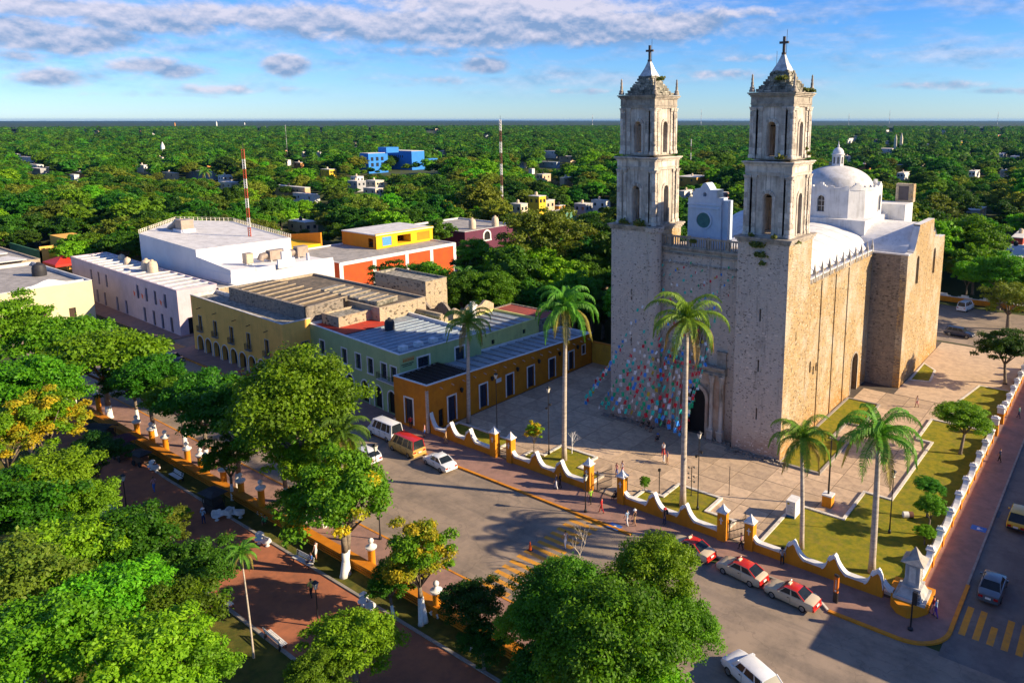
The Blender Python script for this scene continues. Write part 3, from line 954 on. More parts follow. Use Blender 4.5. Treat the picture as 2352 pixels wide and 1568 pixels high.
# pale blue clock gable over the facade
cg = MB(); gx0, gx1 = -47.3, -42.5; gw = gx1 - gx0
def gtop(u):
    t = u / gw
    if t < .13: return 31.0
    if t < .19: return 31.9
    if t > .87: return 31.2
    if t > .81: return 32.2
    if .34 < t < .66: return 32.2 + .85 * math.cos((t - .5) / .16 * math.pi / 2)
    return 32.2
wall(cg, (gx0, 84.6, 0), (1, 0, 0), gw, gtop, [(gw / 2 - .25, gw / 2 + .25, 31.3, 31.85, True)], 1.5, z0=24.6, thick=1.7, breaks=[gw * k for k in (.13, .19, .34, .38, .42, .46, .5, .54, .58, .62, .66, .81, .87)])
gab = cg.build('clock_gable', M_BLUEW, CH)
gd = MB(); gd.box(gx1, gx1 + .8, 84.9, 86.2, 24.6, 30.9); gd.box(gx0 - .05, gx1 + .05, 84.48, 84.6, 30.2, 30.32); gd.box(gx0 + .2, gx1 - .3, 84.4, 84.6, 29.75, 29.9)
gd.build('gable_pier', M_BLUEW, gab)
ck = MB(); cxk, czk = gx0 + gw / 2 - .05, 28.25
def disc(mb, cx, cy, cz, r, n, m=0, yo=0.0):
    mb.poly([(cx + r * math.cos(2 * math.pi * k / n), cy + yo, cz + r * math.sin(2 * math.pi * k / n)) for k in range(n)][::-1], m)
for k in range(24):
    a0, a1 = 2 * math.pi * k / 24, 2 * math.pi * (k + 1) / 24
    q = [(cxk + rr * math.cos(a), 84.6, czk + rr * math.sin(a)) for rr, a in ((1.0, a0), (1.2, a0), (1.2, a1), (1.0, a1))]
    qf = [(p[0], 84.42, p[2]) for p in q]
    ck.poly(qf); ck.poly([q[1], q[2], qf[2], qf[1]]); ck.poly([q[0], q[3], qf[3], qf[0]])
ckf = ck.build('clock', M_BLUEW, gab)
cf = MB(); disc(cf, cxk, 84.6, czk, .98, 24, 0, -.06)
cf.box(cxk - .03, cxk + .03, 84.50, 84.53, czk, czk + .72); cf.fbox((cxk, 84.53, 0), (1, 0, 0), 0, .5, 0, .03, czk - .03, czk + .03)
cf.build('clock_face', pm('green_clock_face', (.055, .17, .17), (.04, .12, .13), 2, .4), ckf)

# nave
NX0, NX1 = -56.2, -32.2
nv = MB(); L = 115.7 - 88.1
ndoor = (20.3, 23.3, 0.0, 6.3, True)
wall(nv, (NX1, 88.1, 0), (0, 1, 0), L, 21.2, [ndoor, (2.3, 2.9, 8.6, 10.2, True), (3.6, 4.1, 8.0, 9.2, False), (4.6, 5.1, 8.2, 9.4, False)], .8, thick=1.1)
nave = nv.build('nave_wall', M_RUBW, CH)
nv2 = MB(); wall(nv2, (NX0, 115.7, 0), (0, -1, 0), L + 1, 21.2); nv2.build('nave_wall', M_RUB, CH)
opening(nave, (NX1, 88.1, 0), (0, 1, 0), ndoor, M_CORN, .3, M_WOOD, .6, 'door', bars=1, barm=M_IRON, pname='door_leaf')
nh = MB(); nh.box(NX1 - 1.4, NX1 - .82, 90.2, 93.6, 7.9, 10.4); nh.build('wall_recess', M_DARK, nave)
bt = MB()
for y in (93.6, 99.2, 104.6):
    bt.box(NX1, NX1 + .14, y - .22, y + .22, 0, 20.4)
bt.box(NX1, NX1 + .12, 88.1, 115.7, 20.4, 20.65)
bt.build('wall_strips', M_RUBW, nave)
# curved coping with pointed merlons along the wall head
cp = MB(); nb = 10; bl_ = L / nb
def coptop(u):
    t = (u % bl_) / bl_
    return 21.25 + .45 * (abs(t - .5) * 2) ** 3
wall(cp, (NX1 + .02, 88.1, 0), (0, 1, 0), L, coptop, [], 0, z0=21.2, thick=.45, breaks=[bl_ * (i + k / 8) for i in range(nb) for k in range(8)])
cpo = cp.build('scalloped_coping', M_DOMEW, nave)
for i in range(nb + 1):
    y = 88.1 + min(max(i * bl_, .2), L - .2)
    mm = MB(); mm.box(NX1 - .30, NX1 + .12, y - .13, y + .13, 20.6, 22.0); mm.frus(NX1 - .09, y, 22.0, 23.0, .17, .12, .02, .02)
    mm.build('merlon', pm('merlon_stone', (.50, .47, .43), (.28, .26, .23), 1.4, .9, .3, dirt=.5), nave)
pr_ = MB()
for k in range(46):
    y = 88.5 + k * .59
    if rnd.random() < .8: pr_.box(NX1, NX1 + .05, y, y + rnd.uniform(.3, .5), 20.66, 21.18)
pr_.build('parapet_blocks', pm('parapet_grey', (.34, .31, .28), (.20, .18, .16), 1.5, .9, .4, dirt=.6, island=.2), nave)
# nave vault
vt = MB(); vx = -43.6; hv = 10.2
NS = 20
def vz(t): return 19.4 + 4.7 * math.sqrt(max(0, 1 - t * t)) ** 1.0
for k in range(NS):
    t0, t1 = -math.cos(math.pi * k / NS), -math.cos(math.pi * (k + 1) / NS)
    vt.poly([(vx + hv * t0, 87.5, vz(t0)), (vx + hv * t1, 87.5, vz(t1)), (vx + hv * t1, 121.2, vz(t1)), (vx + hv * t0, 121.2, vz(t0))])
vt.poly([(vx + hv * -math.cos(math.pi * k / NS), 87.5, vz(-math.cos(math.pi * k / NS))) for k in range(NS + 1)])
vt.build('vaulted_roof', M_DOMEW, nave, smooth=True)
fr_ = MB(); fr_.box(NX0 + .3, NX1 - 1.1, 87.5, 116.0, 19.3, 19.5); fr_.build('roof_gutter', M_DOMEW, nave)
jt = MB()
for y in (92, 97, 102, 107, 112, 116.5):
    for k in range(NS):
        t0, t1 = -math.cos(math.pi * k / NS), -math.cos(math.pi * (k + 1) / NS)
        jt.poly([(vx + hv * t0, y, vz(t0) + .03), (vx + hv * t1, y, vz(t1) + .03), (vx + hv * t1, y + .14, vz(t1) + .03), (vx + hv * t0, y + .14, vz(t0) + .03)])
jt.build('roof_rib', pm('whitewash_grey', (.62, .61, .60), None, 1, .85), nave)

# transept
TX0, TX1, TY0, TY1 = -61.0, -27.0, 115.7, 140.9
tr = MB()
tW = TY1 - TY0
def ttop(u):
    if u < 3.2: return 20.9
    if u < 6.2: return 21.0 + 3.7 * (1 - math.cos((u - 3.2) / 3.0 * math.pi / 2)) ** .8
    if u < 15.9: return 24.9
    if u < 17.4: return 22.6
    if u < 20.5: return 21.6
    return 21.0
tw_h = [(5.6, 7.4, 15.4, 20.0, True), (17.1, 18.8, 15.2, 19.7, True)]
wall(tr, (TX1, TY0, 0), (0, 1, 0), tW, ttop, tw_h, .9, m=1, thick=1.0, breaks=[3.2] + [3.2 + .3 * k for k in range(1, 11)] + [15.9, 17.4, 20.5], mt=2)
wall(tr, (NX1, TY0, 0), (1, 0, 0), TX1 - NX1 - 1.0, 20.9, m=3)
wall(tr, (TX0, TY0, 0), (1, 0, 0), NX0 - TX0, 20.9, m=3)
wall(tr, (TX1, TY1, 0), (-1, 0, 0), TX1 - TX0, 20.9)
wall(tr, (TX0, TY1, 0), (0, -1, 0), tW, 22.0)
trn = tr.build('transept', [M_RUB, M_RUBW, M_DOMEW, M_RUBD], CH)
for h in tw_h:
    opening(trn, (TX1, TY0, 0), (0, 1, 0), h, None, .1, pm('grey_window', (.12, .11, .10), (.07, .065, .06), 2, .6), .8, 'window', bars=1, barm=M_WOOD)
tc_ = MB()
tc_.box(NX1 + .02, TX1 + .12, TY0 - .16, TY0 + .3, 20.9, 21.12); tc_.box(TX0, NX0, TY0 - .16, TY0 + .3, 20.9, 21.12)
tc_.build('coping', M_DOMEW, trn)
tv = MB(); tcy, th_ = 129.0, 10.6
def tz(t): return 19.6 + 4.6 * math.sqrt(max(0, 1 - t * t))
for (xa, xb) in ((TX0 + 1, -50.0), (-35.6, TX1 - .95)):
    for k in range(NS):
        t0, t1 = -math.cos(math.pi * k / NS), -math.cos(math.pi * (k + 1) / NS)
        tv.poly([(xa, tcy + th_ * t0, tz(t0)), (xb, tcy + th_ * t0, tz(t0)), (xb, tcy + th_ * t1, tz(t1)), (xa, tcy + th_ * t1, tz(t1))])
tv.box(TX0 + .3, TX1 - 1.0, TY0 + .1, TY1 - .1, 19.9, 20.2)
tv.build('vaulted_roof', M_DOMEW, trn, smooth=True)
stones('wall_stones', trn, pm('dark_stone', (.28, .23, .18), (.15, .13, .12), 1, .92, .5, 9, island=.35), [((NX1, TY0, 0), (1, 0, 0), TX1 - NX1, .2, 20.6, [])], 5, keep=.6)

# crossing: block, drum, dome, lantern
DX, DY = -42.8, 129.0
db = MB(); db.box(DX - 7.6, DX + 7.6, DY - 8, DY + 8, 19.5, 24.9)
cross_b = db.build('crossing_block', M_DOMEW, CH)
dr_ = MB(); RD = 7.4; ND = 16
import itertools
dwin = {0: 1, 2: 1, 4: 1, 6: 1, 8: 1, 10: 1, 12: 1, 14: 1}
segw = 2 * RD * math.tan(math.pi / ND)
drum_root = None
panes = []
for k in range(ND):
    a = 2 * math.pi * k / ND - math.pi / 2       # outward direction
    n = Vector((math.cos(a), math.sin(a), 0)); u = Vector((-math.sin(a), math.cos(a), 0))
    O = Vector((DX, DY, 0)) + n * RD - u * segw / 2
    hs = [(segw / 2 - .62, segw / 2 + .62, 25.9, 28.6, True)] if k % 4 == 0 else []
    wall(dr_, O, u, segw, 29.7, hs, .5, z0=24.8)
    for h in hs: panes.append((O, u, h))
drum = dr_.build('drum', M_DOMEW, CH)
for O, u, h in panes:
    opening(drum, O, u, h, M_DOMEW, .14, M_GLASS, .45, 'window', proud=.08, bars=1, split=2, barm=M_WHITE)
sc_b = MB(); NR = 16 * 10
for k in range(NR):
    def tp(q):
        t = (q / NR * 16 / 2) % 1.0
        d = abs(t - .5) * 2
        return 29.95 + 1.0 * d ** 5 + .28 * (1 if .32 < d < .48 else 0)
    a0, a1 = 2 * math.pi * k / NR, 2 * math.pi * (k + 1) / NR
    h0 = tp(k + .5)
    h1_ = h0
    ri, ro = RD - .35, RD + .12
    q = [(DX + r * math.cos(a), DY + r * math.sin(a)) for r, a in ((ri, a0), (ro, a0), (ro, a1), (ri, a1))]
    sc_b.prism(q, 29.5, h0, 0)
sc_b.build('scalloped_parapet', M_DOMEW, drum)
dm = MB(); dm.lathe(DX, DY, [(6.9, 29.4), (6.9, 29.6)] + [(6.1 * math.cos(R_(a)), 29.5 + 3.7 * math.sin(R_(a))) for a in range(0, 88, 8)] + [(.3, 33.2)], 40)
dm.build('dome', pm('dome_whitewash', (.62, .62, .61), (.48, .47, .45), .7, .85, .3, 6, dirt=.5, dirtc=(.33, .31, .28)), CH, smooth=True)
ln = MB()
for k in range(8):
    a = 2 * math.pi * k / 8 - math.pi / 2 + math.pi / 8
    n = Vector((math.cos(a), math.sin(a), 0)); u = Vector((-math.sin(a), math.cos(a), 0)); r = .95; w = 2 * r * math.tan(math.pi / 8)
    wall(ln, Vector((DX, DY, 0)) + n * r - u * w / 2, u, w, 35.1, [(w / 2 - .2, w / 2 + .2, 33.5, 34.7, True)], .2, z0=32.8)
lan = ln.build('lantern', M_DOMEW, CH)
lv = MB(); lv.lathe(DX, DY, [(.7, 33), (.7, 35.0)], 8); lv.build('lantern_pane', M_GREYM, lan)
lc = MB(); lc.lathe(DX, DY, [(1.10, 35.0), (1.14, 35.15), (.95, 35.25)] + [(.95 * math.cos(R_(a)), 35.25 + 1.05 * math.sin(R_(a))) for a in range(10, 86, 15)] + [(.16, 36.3), (.18, 36.6), (.08, 36.8), (.02, 37.4)], 16)
lc.build('lantern_cupola', M_DOMEW, lan, smooth=True)
# apse and the small bell gable behind the drum
ap = MB(); ap.box(-52, -35, 140.9, 152, 0, 19.6); ap.box(-38.4, -32.2, 133.5, 138.5, 20.0, 26.6)
ap.build('apse', M_DOMEW, CH)
sg = MB(); wall(sg, (-35.2, 138.3, 0), (1, 0, 0), 3.0, 29.8, [], 1.0, z0=26.6, thick=1.6)
sg.fbox((-35.2, 138.3, 0), (1, 0, 0), .5, 2.2, 0, .02, 26.9, 29.4, 1)
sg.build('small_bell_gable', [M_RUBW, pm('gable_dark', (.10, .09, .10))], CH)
# stones that stand proud of the rendering, weeds on the ledges, rough stone apron
stones('facade_stones', CH, M_STONE, [((-56.6, 80.5, 0), (1, 0, 0), 5.3, .2, 26.6, []), ((-38.2, 80.7, 0), (1, 0, 0), 6.4, .2, 26.6, [(2.9, 3.4, 4.5, 6.6), (2.9, 3.4, 10.8, 12.8), (2.9, 3.4, 17, 19)]),
        ((fx0, fy, 0), (1, 0, 0), FW, 12, 22.4, [(4.2, 7.4, 11, 16.2)]), ((fx0, fy, 0), (1, 0, 0), 1.6, 0, 12, [])], 3, keep=.26, proud=.018)
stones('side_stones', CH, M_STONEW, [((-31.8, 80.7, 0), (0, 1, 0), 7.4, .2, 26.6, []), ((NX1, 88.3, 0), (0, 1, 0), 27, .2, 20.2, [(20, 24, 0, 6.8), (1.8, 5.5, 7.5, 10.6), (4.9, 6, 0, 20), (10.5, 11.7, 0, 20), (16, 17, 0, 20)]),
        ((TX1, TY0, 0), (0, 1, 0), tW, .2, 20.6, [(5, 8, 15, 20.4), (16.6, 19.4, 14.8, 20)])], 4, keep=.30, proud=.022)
weeds('ledge_plants', CH, [(-35.6, 80.4, 26.4, .42, 150), (-35.2, 80.4, 25.3, .35, 120), (-34.9, 80.5, 24.3, .2, 40), (-33.6, 80.4, 27.6, .2, 40), (-52.0, 80.3, 27.6, .5, 140), (-54.6, 80.3, 27.7, .35, 70), (-36.5, 80.6, 27.6, .18, 30),
        (-33.4, 81.0, 36.7, .25, 50), (-32.4, 86.3, 44.3, .22, 120), (-32.4, 86.5, 37.0, .18, 70), (-31.6, 82.5, 26.9, .25, 40), (-34.2, 82.2, 45.6, .4, 60), (-32.4, 86.0, 37.6, .12, 40), (-45, 81.9, 25.8, .25, 60), (-50.2, 82, 46, .3, 40), (-32.4, 85.0, 44.4, .15, 40)], 9)
apn = MB()
r = random.Random(12)
for k in range(150):
    x = -57.6 + k * (26.9 / 150); 
    if -46.0 < x < -42.2: continue
    for j in range(2):
        ya = 80.35 - j * .42 + (1.2 if -49.5 < x < -38.6 else 0)
        w = .2; h = r.uniform(.18, .45) * (1 - .35 * j)
        apn.frus(x + r.uniform(-.05, .05), ya + r.uniform(-.05, .05), .12, .13 + h, w, w, w * .6, w * .6)
apn.build('stone_apron', M_RUBD, CH)['kind'] = 'stuff'
# ------------------------------------------------------------------ buildings round the square
EX = []      # footprints kept clear of trees: x0,x1,y0,y1
def shell(root, name, O, U, W, D, H, m, fh=(), rh=(), lh=(), bh=(), par=.5, roofm=None, capm=None, depth=.3, z0=0.0, Hr=None, capw=.3):
    """four walls with openings, parapet cap and recessed roof in a frame; returns wall part"""
    O = Vector(O); U = Vector(U).normalized(); N = U.cross(Vector((0, 0, 1))); B = -N
    Ht = H if callable(H) else (lambda q: H)
    c0, c1, c2, c3 = O, O + U * W, O + U * W + B * D, O + B * D
    ws = MB()
    hf, hb = Ht(0), Ht(D)
    wall(ws, c0, U, W, hf, fh, depth, z0=z0)
    wall(ws, c1, B, D, (lambda u: Ht(u)), rh, depth, z0=z0)
    wall(ws, c2, -U, W, hb, bh, depth, z0=z0)
    wall(ws, c3, -B, D, (lambda u: Ht(D - u)), lh, depth, z0=z0)
    w_ = ws.build(name, m, root)
    ins = .28
    q = [c0 + U * ins + B * ins, c1 - U * ins + B * ins, c2 - U * ins - B * ins, c3 + U * ins - B * ins]
    zs = [hf, hf, hb, hb]
    iw = MB()
    for a in range(4):
        b_ = (a + 1) % 4
        iw.poly([q[a] + Vector((0, 0, zs[a])), q[b_] + Vector((0, 0, zs[b_])), q[b_] + Vector((0, 0, zs[b_] - par)), q[a] + Vector((0, 0, zs[a] - par))])
    rr = MB()
    rr.poly([q[a] + Vector((0, 0, zs[a] - par)) for a in range(4)])
    iw.build('parapet', capm or m, root)
    rr.build('roof', roofm or M_ROOFG, root)
    cp_ = MB(); e = .06
    oc = [c0 - U * e - B * e, c1 + U * e - B * e, c2 + U * e + B * e, c3 - U * e + B * e]
    for a in range(4):
        b_ = (a + 1) % 4
        i0, i1 = q[a], q[b_]
        t = [oc[a] + Vector((0, 0, zs[a] + .1)), oc[b_] + Vector((0, 0, zs[b_] + .1)), i1 + Vector((0, 0, zs[b_] + .1)), i0 + Vector((0, 0, zs[a] + .1))]
        bt_ = [p - Vector((0, 0, .098)) for p in t]
        cp_.poly(t); cp_.poly([bt_[0], bt_[1], t[1], t[0]]); cp_.poly([bt_[3], bt_[2], t[2], t[3]]); cp_.poly([bt_[0], bt_[1], bt_[2], bt_[3]])
    cp_.build('coping', capm or m, root)
    xs = [c.x for c in (c0, c1, c2, c3)]; ys = [c.y for c in (c0, c1, c2, c3)]
    EX.append((min(xs), max(xs), min(ys), max(ys)))
    return w_

M_ROOFG = pm('grey_roof_deck', (.36, .34, .32), (.24, .23, .22), .6, .9, .2, 8, dirt=.5, dirtc=(.12, .115, .11))
M_ROOFB = pm('blue_grey_sheet_roof', (.20, .26, .31), (.30, .33, .36), .8, .5, .2, 8, dirt=.6, dirtc=(.08, .09, .10))
M_ROOFW = pm('white_roof_coating', (.62, .615, .61), (.46, .455, .45), .5, .8, .15, 6, dirt=.3, dirtc=(.36, .35, .34))
M_SPOUT = pm('spout_clay', (.55, .38, .28), None, 2, .8)

# --- long ochre building on the left edge of the plaza
ob = thing('ochre_building', 'long low ochre building with white framed navy doors beside the plaza', 'building', (-75.9, 61.3, 0))
XO = -72.6
Hs = lambda q: 6.7 - q * .0375
od = [(3.6, 5.0), (9.6, 11.05), (15.1, 16.55), (19.8, 21.25), (24.9, 26.35), (29.9, 31.2)]
rh = [(u0, u1, .5 - .0 * u0, 4.1 - u0 * .018, False) for u0, u1 in od] + [(1.9, 2.75, .35, 2.8, False), (33.5, 34.3, 2.3, 3.8, False)]
fh = [(2.2, 3.8, .55, 4.2, False)]
owall = shell(ob, 'wall', (-79.3, 61.3, 0), (1, 0, 0), 6.7, 36.2, Hs, M_OCHRE, fh, rh, capm=M_WHITE, roofm=M_ROOFB, par=.25)
for i, h in enumerate(rh):
    opening(ob, (XO, 61.3, 0), (0, 1, 0), h, M_WHITE if i != 6 else None, .2 if i < 6 else .12, M_NAVY if i != 6 else M_DARK, .22, 'door' if i < 7 else 'window', bars=1, split=2, barm=M_IRON, pname='door_leaf' if i < 7 else 'pane')
opening(ob, (-79.3, 61.3, 0), (1, 0, 0), fh[0], M_WHITE, .2, M_NAVY, .22, 'door', bars=1, split=2, barm=M_IRON, pname='door_leaf')
for k in range(17):
    y = 63.6 + k * 2.05
    s = MB(); s.tube([(XO + .02, y, Hs(y - 61.3) - .75), (XO + .5, y, Hs(y - 61.3) - .85)], .075, 6); s.build('roof_spout', M_SPOUT, ob)
for u in (5.9, 11.9, 17.3, 22.2, 27.3, 32.0):
    s = MB(); z = 4.75 - u * .018
    s.box(XO, XO + .25, 61.3 + u - .04, 61.3 + u + .04, z, z + .06); s.frus(XO + .3, 61.3 + u, z - .5, z, .10, .10, .19, .19); s.frus(XO + .3, 61.3 + u, z, z + .22, .19, .19, .03, .03)
    s.build('wall_lantern', M_IRON, ob)
qn = MB(); r = random.Random(3); z = .2
while z < 6.0:
    h = r.uniform(.25, .5); qn.box(XO - .28, XO + .03, 61.26, 61.56, z, z + h - .03); z += h
qn.build('corner_quoin', pm('quoin_stone', (.55, .45, .38), (.40, .33, .28), 2, .9, .4, island=.15), ob)
pq = MB(); pq.box(XO, XO + .04, 74.2, 75.3, 3.3, 3.9); pq.build('plaque', M_WHITE, ob)
# dark slatted pergola on its front roof
pg = thing('pergola', 'dark slatted timber pergola on the near end of the ochre roof', 'pergola', (-75.9, 65, 6.4))
for k in range(8):
    y = 62.0 + k * .95; s = MB(); s.box(-79.0, -73.0, y, y + .10, 6.52, 6.68); s.build('beam', M_WOOD, pg)
for k in range(15):
    x = -78.8 + k * .4; s = MB(); s.box(x, x + .09, 61.9, 68.9, 6.69, 6.75); s.build('slat', M_WOOD, pg)
s = MB(); s.box(-79.0, -73.0, 61.7, 69.0, 6.42, 6.46); s.build('deck', pm('pergola_deck', (.05, .045, .045), (.09, .085, .08), 2, .9), pg)
# ridged sheets on the rest
rs = MB()
for k in range(14):
    y = 70.2 + k * 1.9
    if y > 96.5: break
    z = Hs(y - 61.3) - .24
    rs.box(-79.0, -72.95, y, y + .12, z, z + .14)
rs.build('roof_ridges', M_ROOFG, ob)
yw = thing('yard_wall', 'plain yellow yard wall between the ochre building and left tower', 'wall', (-66, 97.7, 0))
s = MB(); s.box(-72.55, -57.2, 97.6, 97.95, 0, 3.75); s.build('wall_face', pm('yellow_wall_paint', (.58, .33, .03), (.50, .28, .03), .8, .8, dirt=.3), yw)
s = MB(); s.box(-72.55, -57.2, 97.52, 98.03, 3.75, 3.9); s.build('coping', M_OCHRE, yw)

# --- green two-storey building
gb = thing('green_building', 'pale green two-storey building with white framed windows', 'building', (-92, 64, 0))
M_GREEN = pm('pale_green_paint', (.34, .43, .20), (.29, .38, .175), .5, .8, .1, 8, dirt=.25, dirtc=(.10, .15, .09))
GO = Vector((-104.0, 64.6, 0)); GE = Vector((-79.5, 62.6, 0)); GUv = (GE - GO).normalized(); GW = (GE - GO).length
gup = [(u, u + 1.35, 4.95, 7.25, False) for u in (3.2, 9.6, 13.4, 16.6, 20.0, 22.4)]
glo = [(u, u + 1.9, .15, 3.5, True) for u in (2.6, 6.6, 10.6, 14.6, 18.0, 21.4)]
gr = [(3.0, 4.9, 6.0, 8.1, False), (9.6, 11.2, 5.2, 8.0, False)]
shell(gb, 'wall', GO, GUv, GW, 14.5, 9.25, M_GREEN, gup + glo, gr, capm=M_WHITE, roofm=M_ROOFB, par=.35)
for h in gup: opening(gb, GO, GUv, h, M_WHITE, .17, M_GLASS, .22, 'window', bars=1, split=1, barm=M_NAVY)
for h in glo: opening(gb, GO, GUv, h, M_WHITE, .22, M_DARK, .35, 'door', bars=1, barm=M_WOOD, pname='door_leaf')
GB = -(GUv.cross(Vector((0, 0, 1))))
for h in gr: opening(gb, GO + GUv * GW, GB, h, M_WHITE, .22, M_GLASS, .22, 'window', bars=1, split=1, barm=M_NAVY)
def balcony(root, O, U, u0, u1, z, dep=.55):
    s = MB(); s.fbox(O, U, u0, u1, 0, dep, z - .12, z); f = s.build('balcony', M_WHITE if dep > .5 else M_KERBG, root)
    s = MB(); s.fbox(O, U, u0, u1, dep - .04, dep, z + .92, z + .96)
    s.fbox(O, U, u0, u0 + .03, 0, dep, z + .92, z + .96); s.fbox(O, U, u1 - .03, u1, 0, dep, z + .92, z + .96)
    n = int((u1 - u0) / .13)
    for k in range(n + 1):
        u = u0 + (u1 - u0 - .02) * k / n
        s.fbox(O, U, u, u + .02, dep - .03, dep - .01, z, z + .92)
    for k in range(4):
        s.fbox(O, U, u0, u0 + .02, dep * k / 4, dep * k / 4 + .02, z, z + .92); s.fbox(O, U, u1 - .02, u1, dep * k / 4, dep * k / 4 + .02, z, z + .92)
    s.build('railing', M_IRON, f)
balcony(gb, GO, GUv, 19.4, 24.3, 4.85)
# painted lettering high on the side wall: an orange word over three dark lines, too small to read in the photograph
def wallmark(root, name, O, U, items, m):
    s = MB()
    for (u0, u1, z0, z1) in items: s.fbox(O, U, u0, u1, .0, .03, z0, z1)
    s.build(name, m, root)
SO = GO + GUv * GW
wallmark(gb, 'painted_sign', SO, GB, [(.55 + k * .27, .55 + k * .27 + .2, 8.05, 8.45) for k in range(7)] + [(.45, 2.55, 8.55, 8.6)], pm('sign_orange', (.55, .22, .05), None, 3, .8))
r = random.Random(5)
wallmark(gb, 'painted_lettering', SO, GB, [(.3 + k * .17, .3 + k * .17 + r.uniform(.08, .13), 7.66, 7.8) for k in range(12)] + [(.5 + k * .17, .5 + k * .17 + r.uniform(.08, .13), 7.4, 7.53) for k in range(9)], pm('sign_black', (.03, .03, .03), None, 3, .8))
s = MB()
for k in range(10):
    a = GO + GUv * (10 + k * 1.45) + GB * .6; c = GO + GUv * (10 + k * 1.45) + GB * 13.6
    s.tube([(a.x, a.y, 9.0), (c.x, c.y, 9.0)], .08, 4)
s.build('roof_ridges', pm('pale_blue_sheet', (.34, .42, .50), None, 2, .5), gb)
s = MB()
for k in range(4):
    c = GO + GUv * (22.6 + 0 * k) + GB * (2 + k * 2.6)
    s.box(c.x - .5, c.x + .5, c.y - .5, c.y + .5, 9.0, 9.7)
s.build('roof_unit', pm('unit_white', (.6, .63, .66), None, 2, .5), gb)
s = MB(); q = [GO + GUv * a + GB * b_ for a, b_ in ((.5, .6), (9.2, .6), (9.2, 9), (.5, 9))]
s.poly([(p.x, p.y, 9.02) for p in q]); s.build('red_roof_membrane', pm('red_membrane', (.50, .045, .02), (.38, .04, .02), .8, .8, dirt=.4), gb)
tk = thing('water_tank', 'dark cylindrical water tank on the green building roof', 'water tank', (-91.5, 70.5, 9.0))
def tank(root, c, r0, h, m):
    s = MB(); s.lathe(c[0], c[1], [(r0, c[2]), (r0 * 1.03, c[2] + h * .3), (r0, c[2] + h * .62), (r0 * .8, c[2] + h * .82), (r0 * .3, c[2] + h * .92)], 14)
    s.build('tank_body', m, root, smooth=True)
    s = MB(); s.lathe(c[0], c[1], [(r0 * .3, c[2] + h * .915), (r0 * .3, c[2] + h)], 12); s.build('tank_lid', m, root)
M_TANKD = pm('tank_black', (.03, .03, .035), None, 2, .6); M_TANKC = pm('tank_cream', (.62, .50, .36), None, 2, .7)
tank(tk, (-91.5, 70.5, 9.0), .75, 1.9, M_TANKD)
ge = thing('lime_annex', 'lime yellow rear annex behind the green building', 'building', (-84, 82, 0))
M_LIME = pm('lime_paint', (.58, .56, .19), (.50, .48, .17), .6, .8, .1, dirt=.3)
ah = [(3.2, 3.9, 6.3, 7.0, False), (10.5, 11.2, 6.3, 7.0, False)]
shell(ge, 'wall', (-90, 77.3, 0), (1, 0, 0), 10.5, 14.5, 8.1, M_LIME, (), ah, capm=M_LIME, roofm=M_ROOFB, par=.3)
for h in ah: opening(ge, (-79.5, 77.3, 0), (0, 1, 0), h, None, .1, M_DARK, .2, 'window')
for k in range(9):
    s = MB(); s.box(-79.5, -79.2, 78.2 + k * 1.45, 78.5 + k * 1.45, 4.9, 5.5); s.build('bracket', M_LIME, ge)
s = MB()
for k in range(7): s.box(-89.5, -80, 78.3 + k * 1.8, 78.5 + k * 1.8, 7.8, 8.0)
s.build('roof_ridges', M_ROOFG, ge)
wc = thing('chimney_stack', 'white plastered chimney rising behind the lime annex', 'chimney', (-87, 84, 7.8))
s = MB(); s.box(-87.5, -86.7, 83.6, 84.4, 7.8, 10.6); s.build('shaft', M_DOMEW, wc); s = MB(); s.box(-87.65, -86.55, 83.45, 84.55, 10.6, 10.9); s.box(-87.4, -86.8, 83.7, 84.3, 10.9, 11.4); s.build('chimney_cap', M_DOMEW, wc)
rr_ = thing('red_roof_house', 'low house with a rusty red sheet roof behind the annex', 'building', (-84, 95, 0))
shell(rr_, 'wall', (-92, 92.5, 0), (1, 0, 0), 12, 6, 7.4, M_RUBD, roofm=pm('rusty_red_roof', (.33, .07, .05), (.22, .06, .045), .8, .7, dirt=.5), par=.05)

# --- roofless walls behind the green building
ru = thing('ruined_building', 'roofless plastered ruin with cornice and bare stone walls', 'building', (-96, 80, 0))
M_RUIN = pm('bare_plaster', (.48, .38, .26), (.30, .25, .18), .8, .9, .4, 8, dirt=.85, dirtc=(.10, .085, .07))
s = MB(); wall(s, (-104, 80, 0), (1, 0, 0), 13.5, 9.6, [(1, 2.2, 6.5, 8.8, False), (4.8, 6.2, 6.5, 8.8, False), (9, 10.4, 6.5, 8.8, False)], .4, thick=.5); s.build('front_wall', M_RUIN, ru)
s = MB(); s.box(-104.2, -90.4, 79.75, 79.98, 9.0, 9.3)
for k in range(22): s.box(-104 + k * .62, -103.7 + k * .62, 79.8, 79.99, 8.7, 8.98)
s.build('cornice', M_RUIN, ru)
s = MB(); wall(s, (-90.6, 80.5, 0), (0, 1, 0), 12, lambda u: 9.4 - .5 * math.sin(u * 1.7), [], .3, thick=.5, breaks=[k for k in range(1, 12)]); s.build('side_wall', M_RUIN, ru)
s = MB(); wall(s, (-104, 86, 0), (1, 0, 0), 12, lambda u: 8.6 + .9 * math.sin(u * 1.1), [], .3, thick=.5, breaks=[k for k in range(1, 12)]); s.build('inner_wall', M_RUBD, ru)
s = MB(); s.poly([(-104, 80.5, 4.5), (-90.7, 80.5, 4.5), (-90.7, 92, 4.5), (-104, 92, 4.5)]); s.build('floor', M_SOIL, ru)
EX.append((-104, -90, 80, 92))

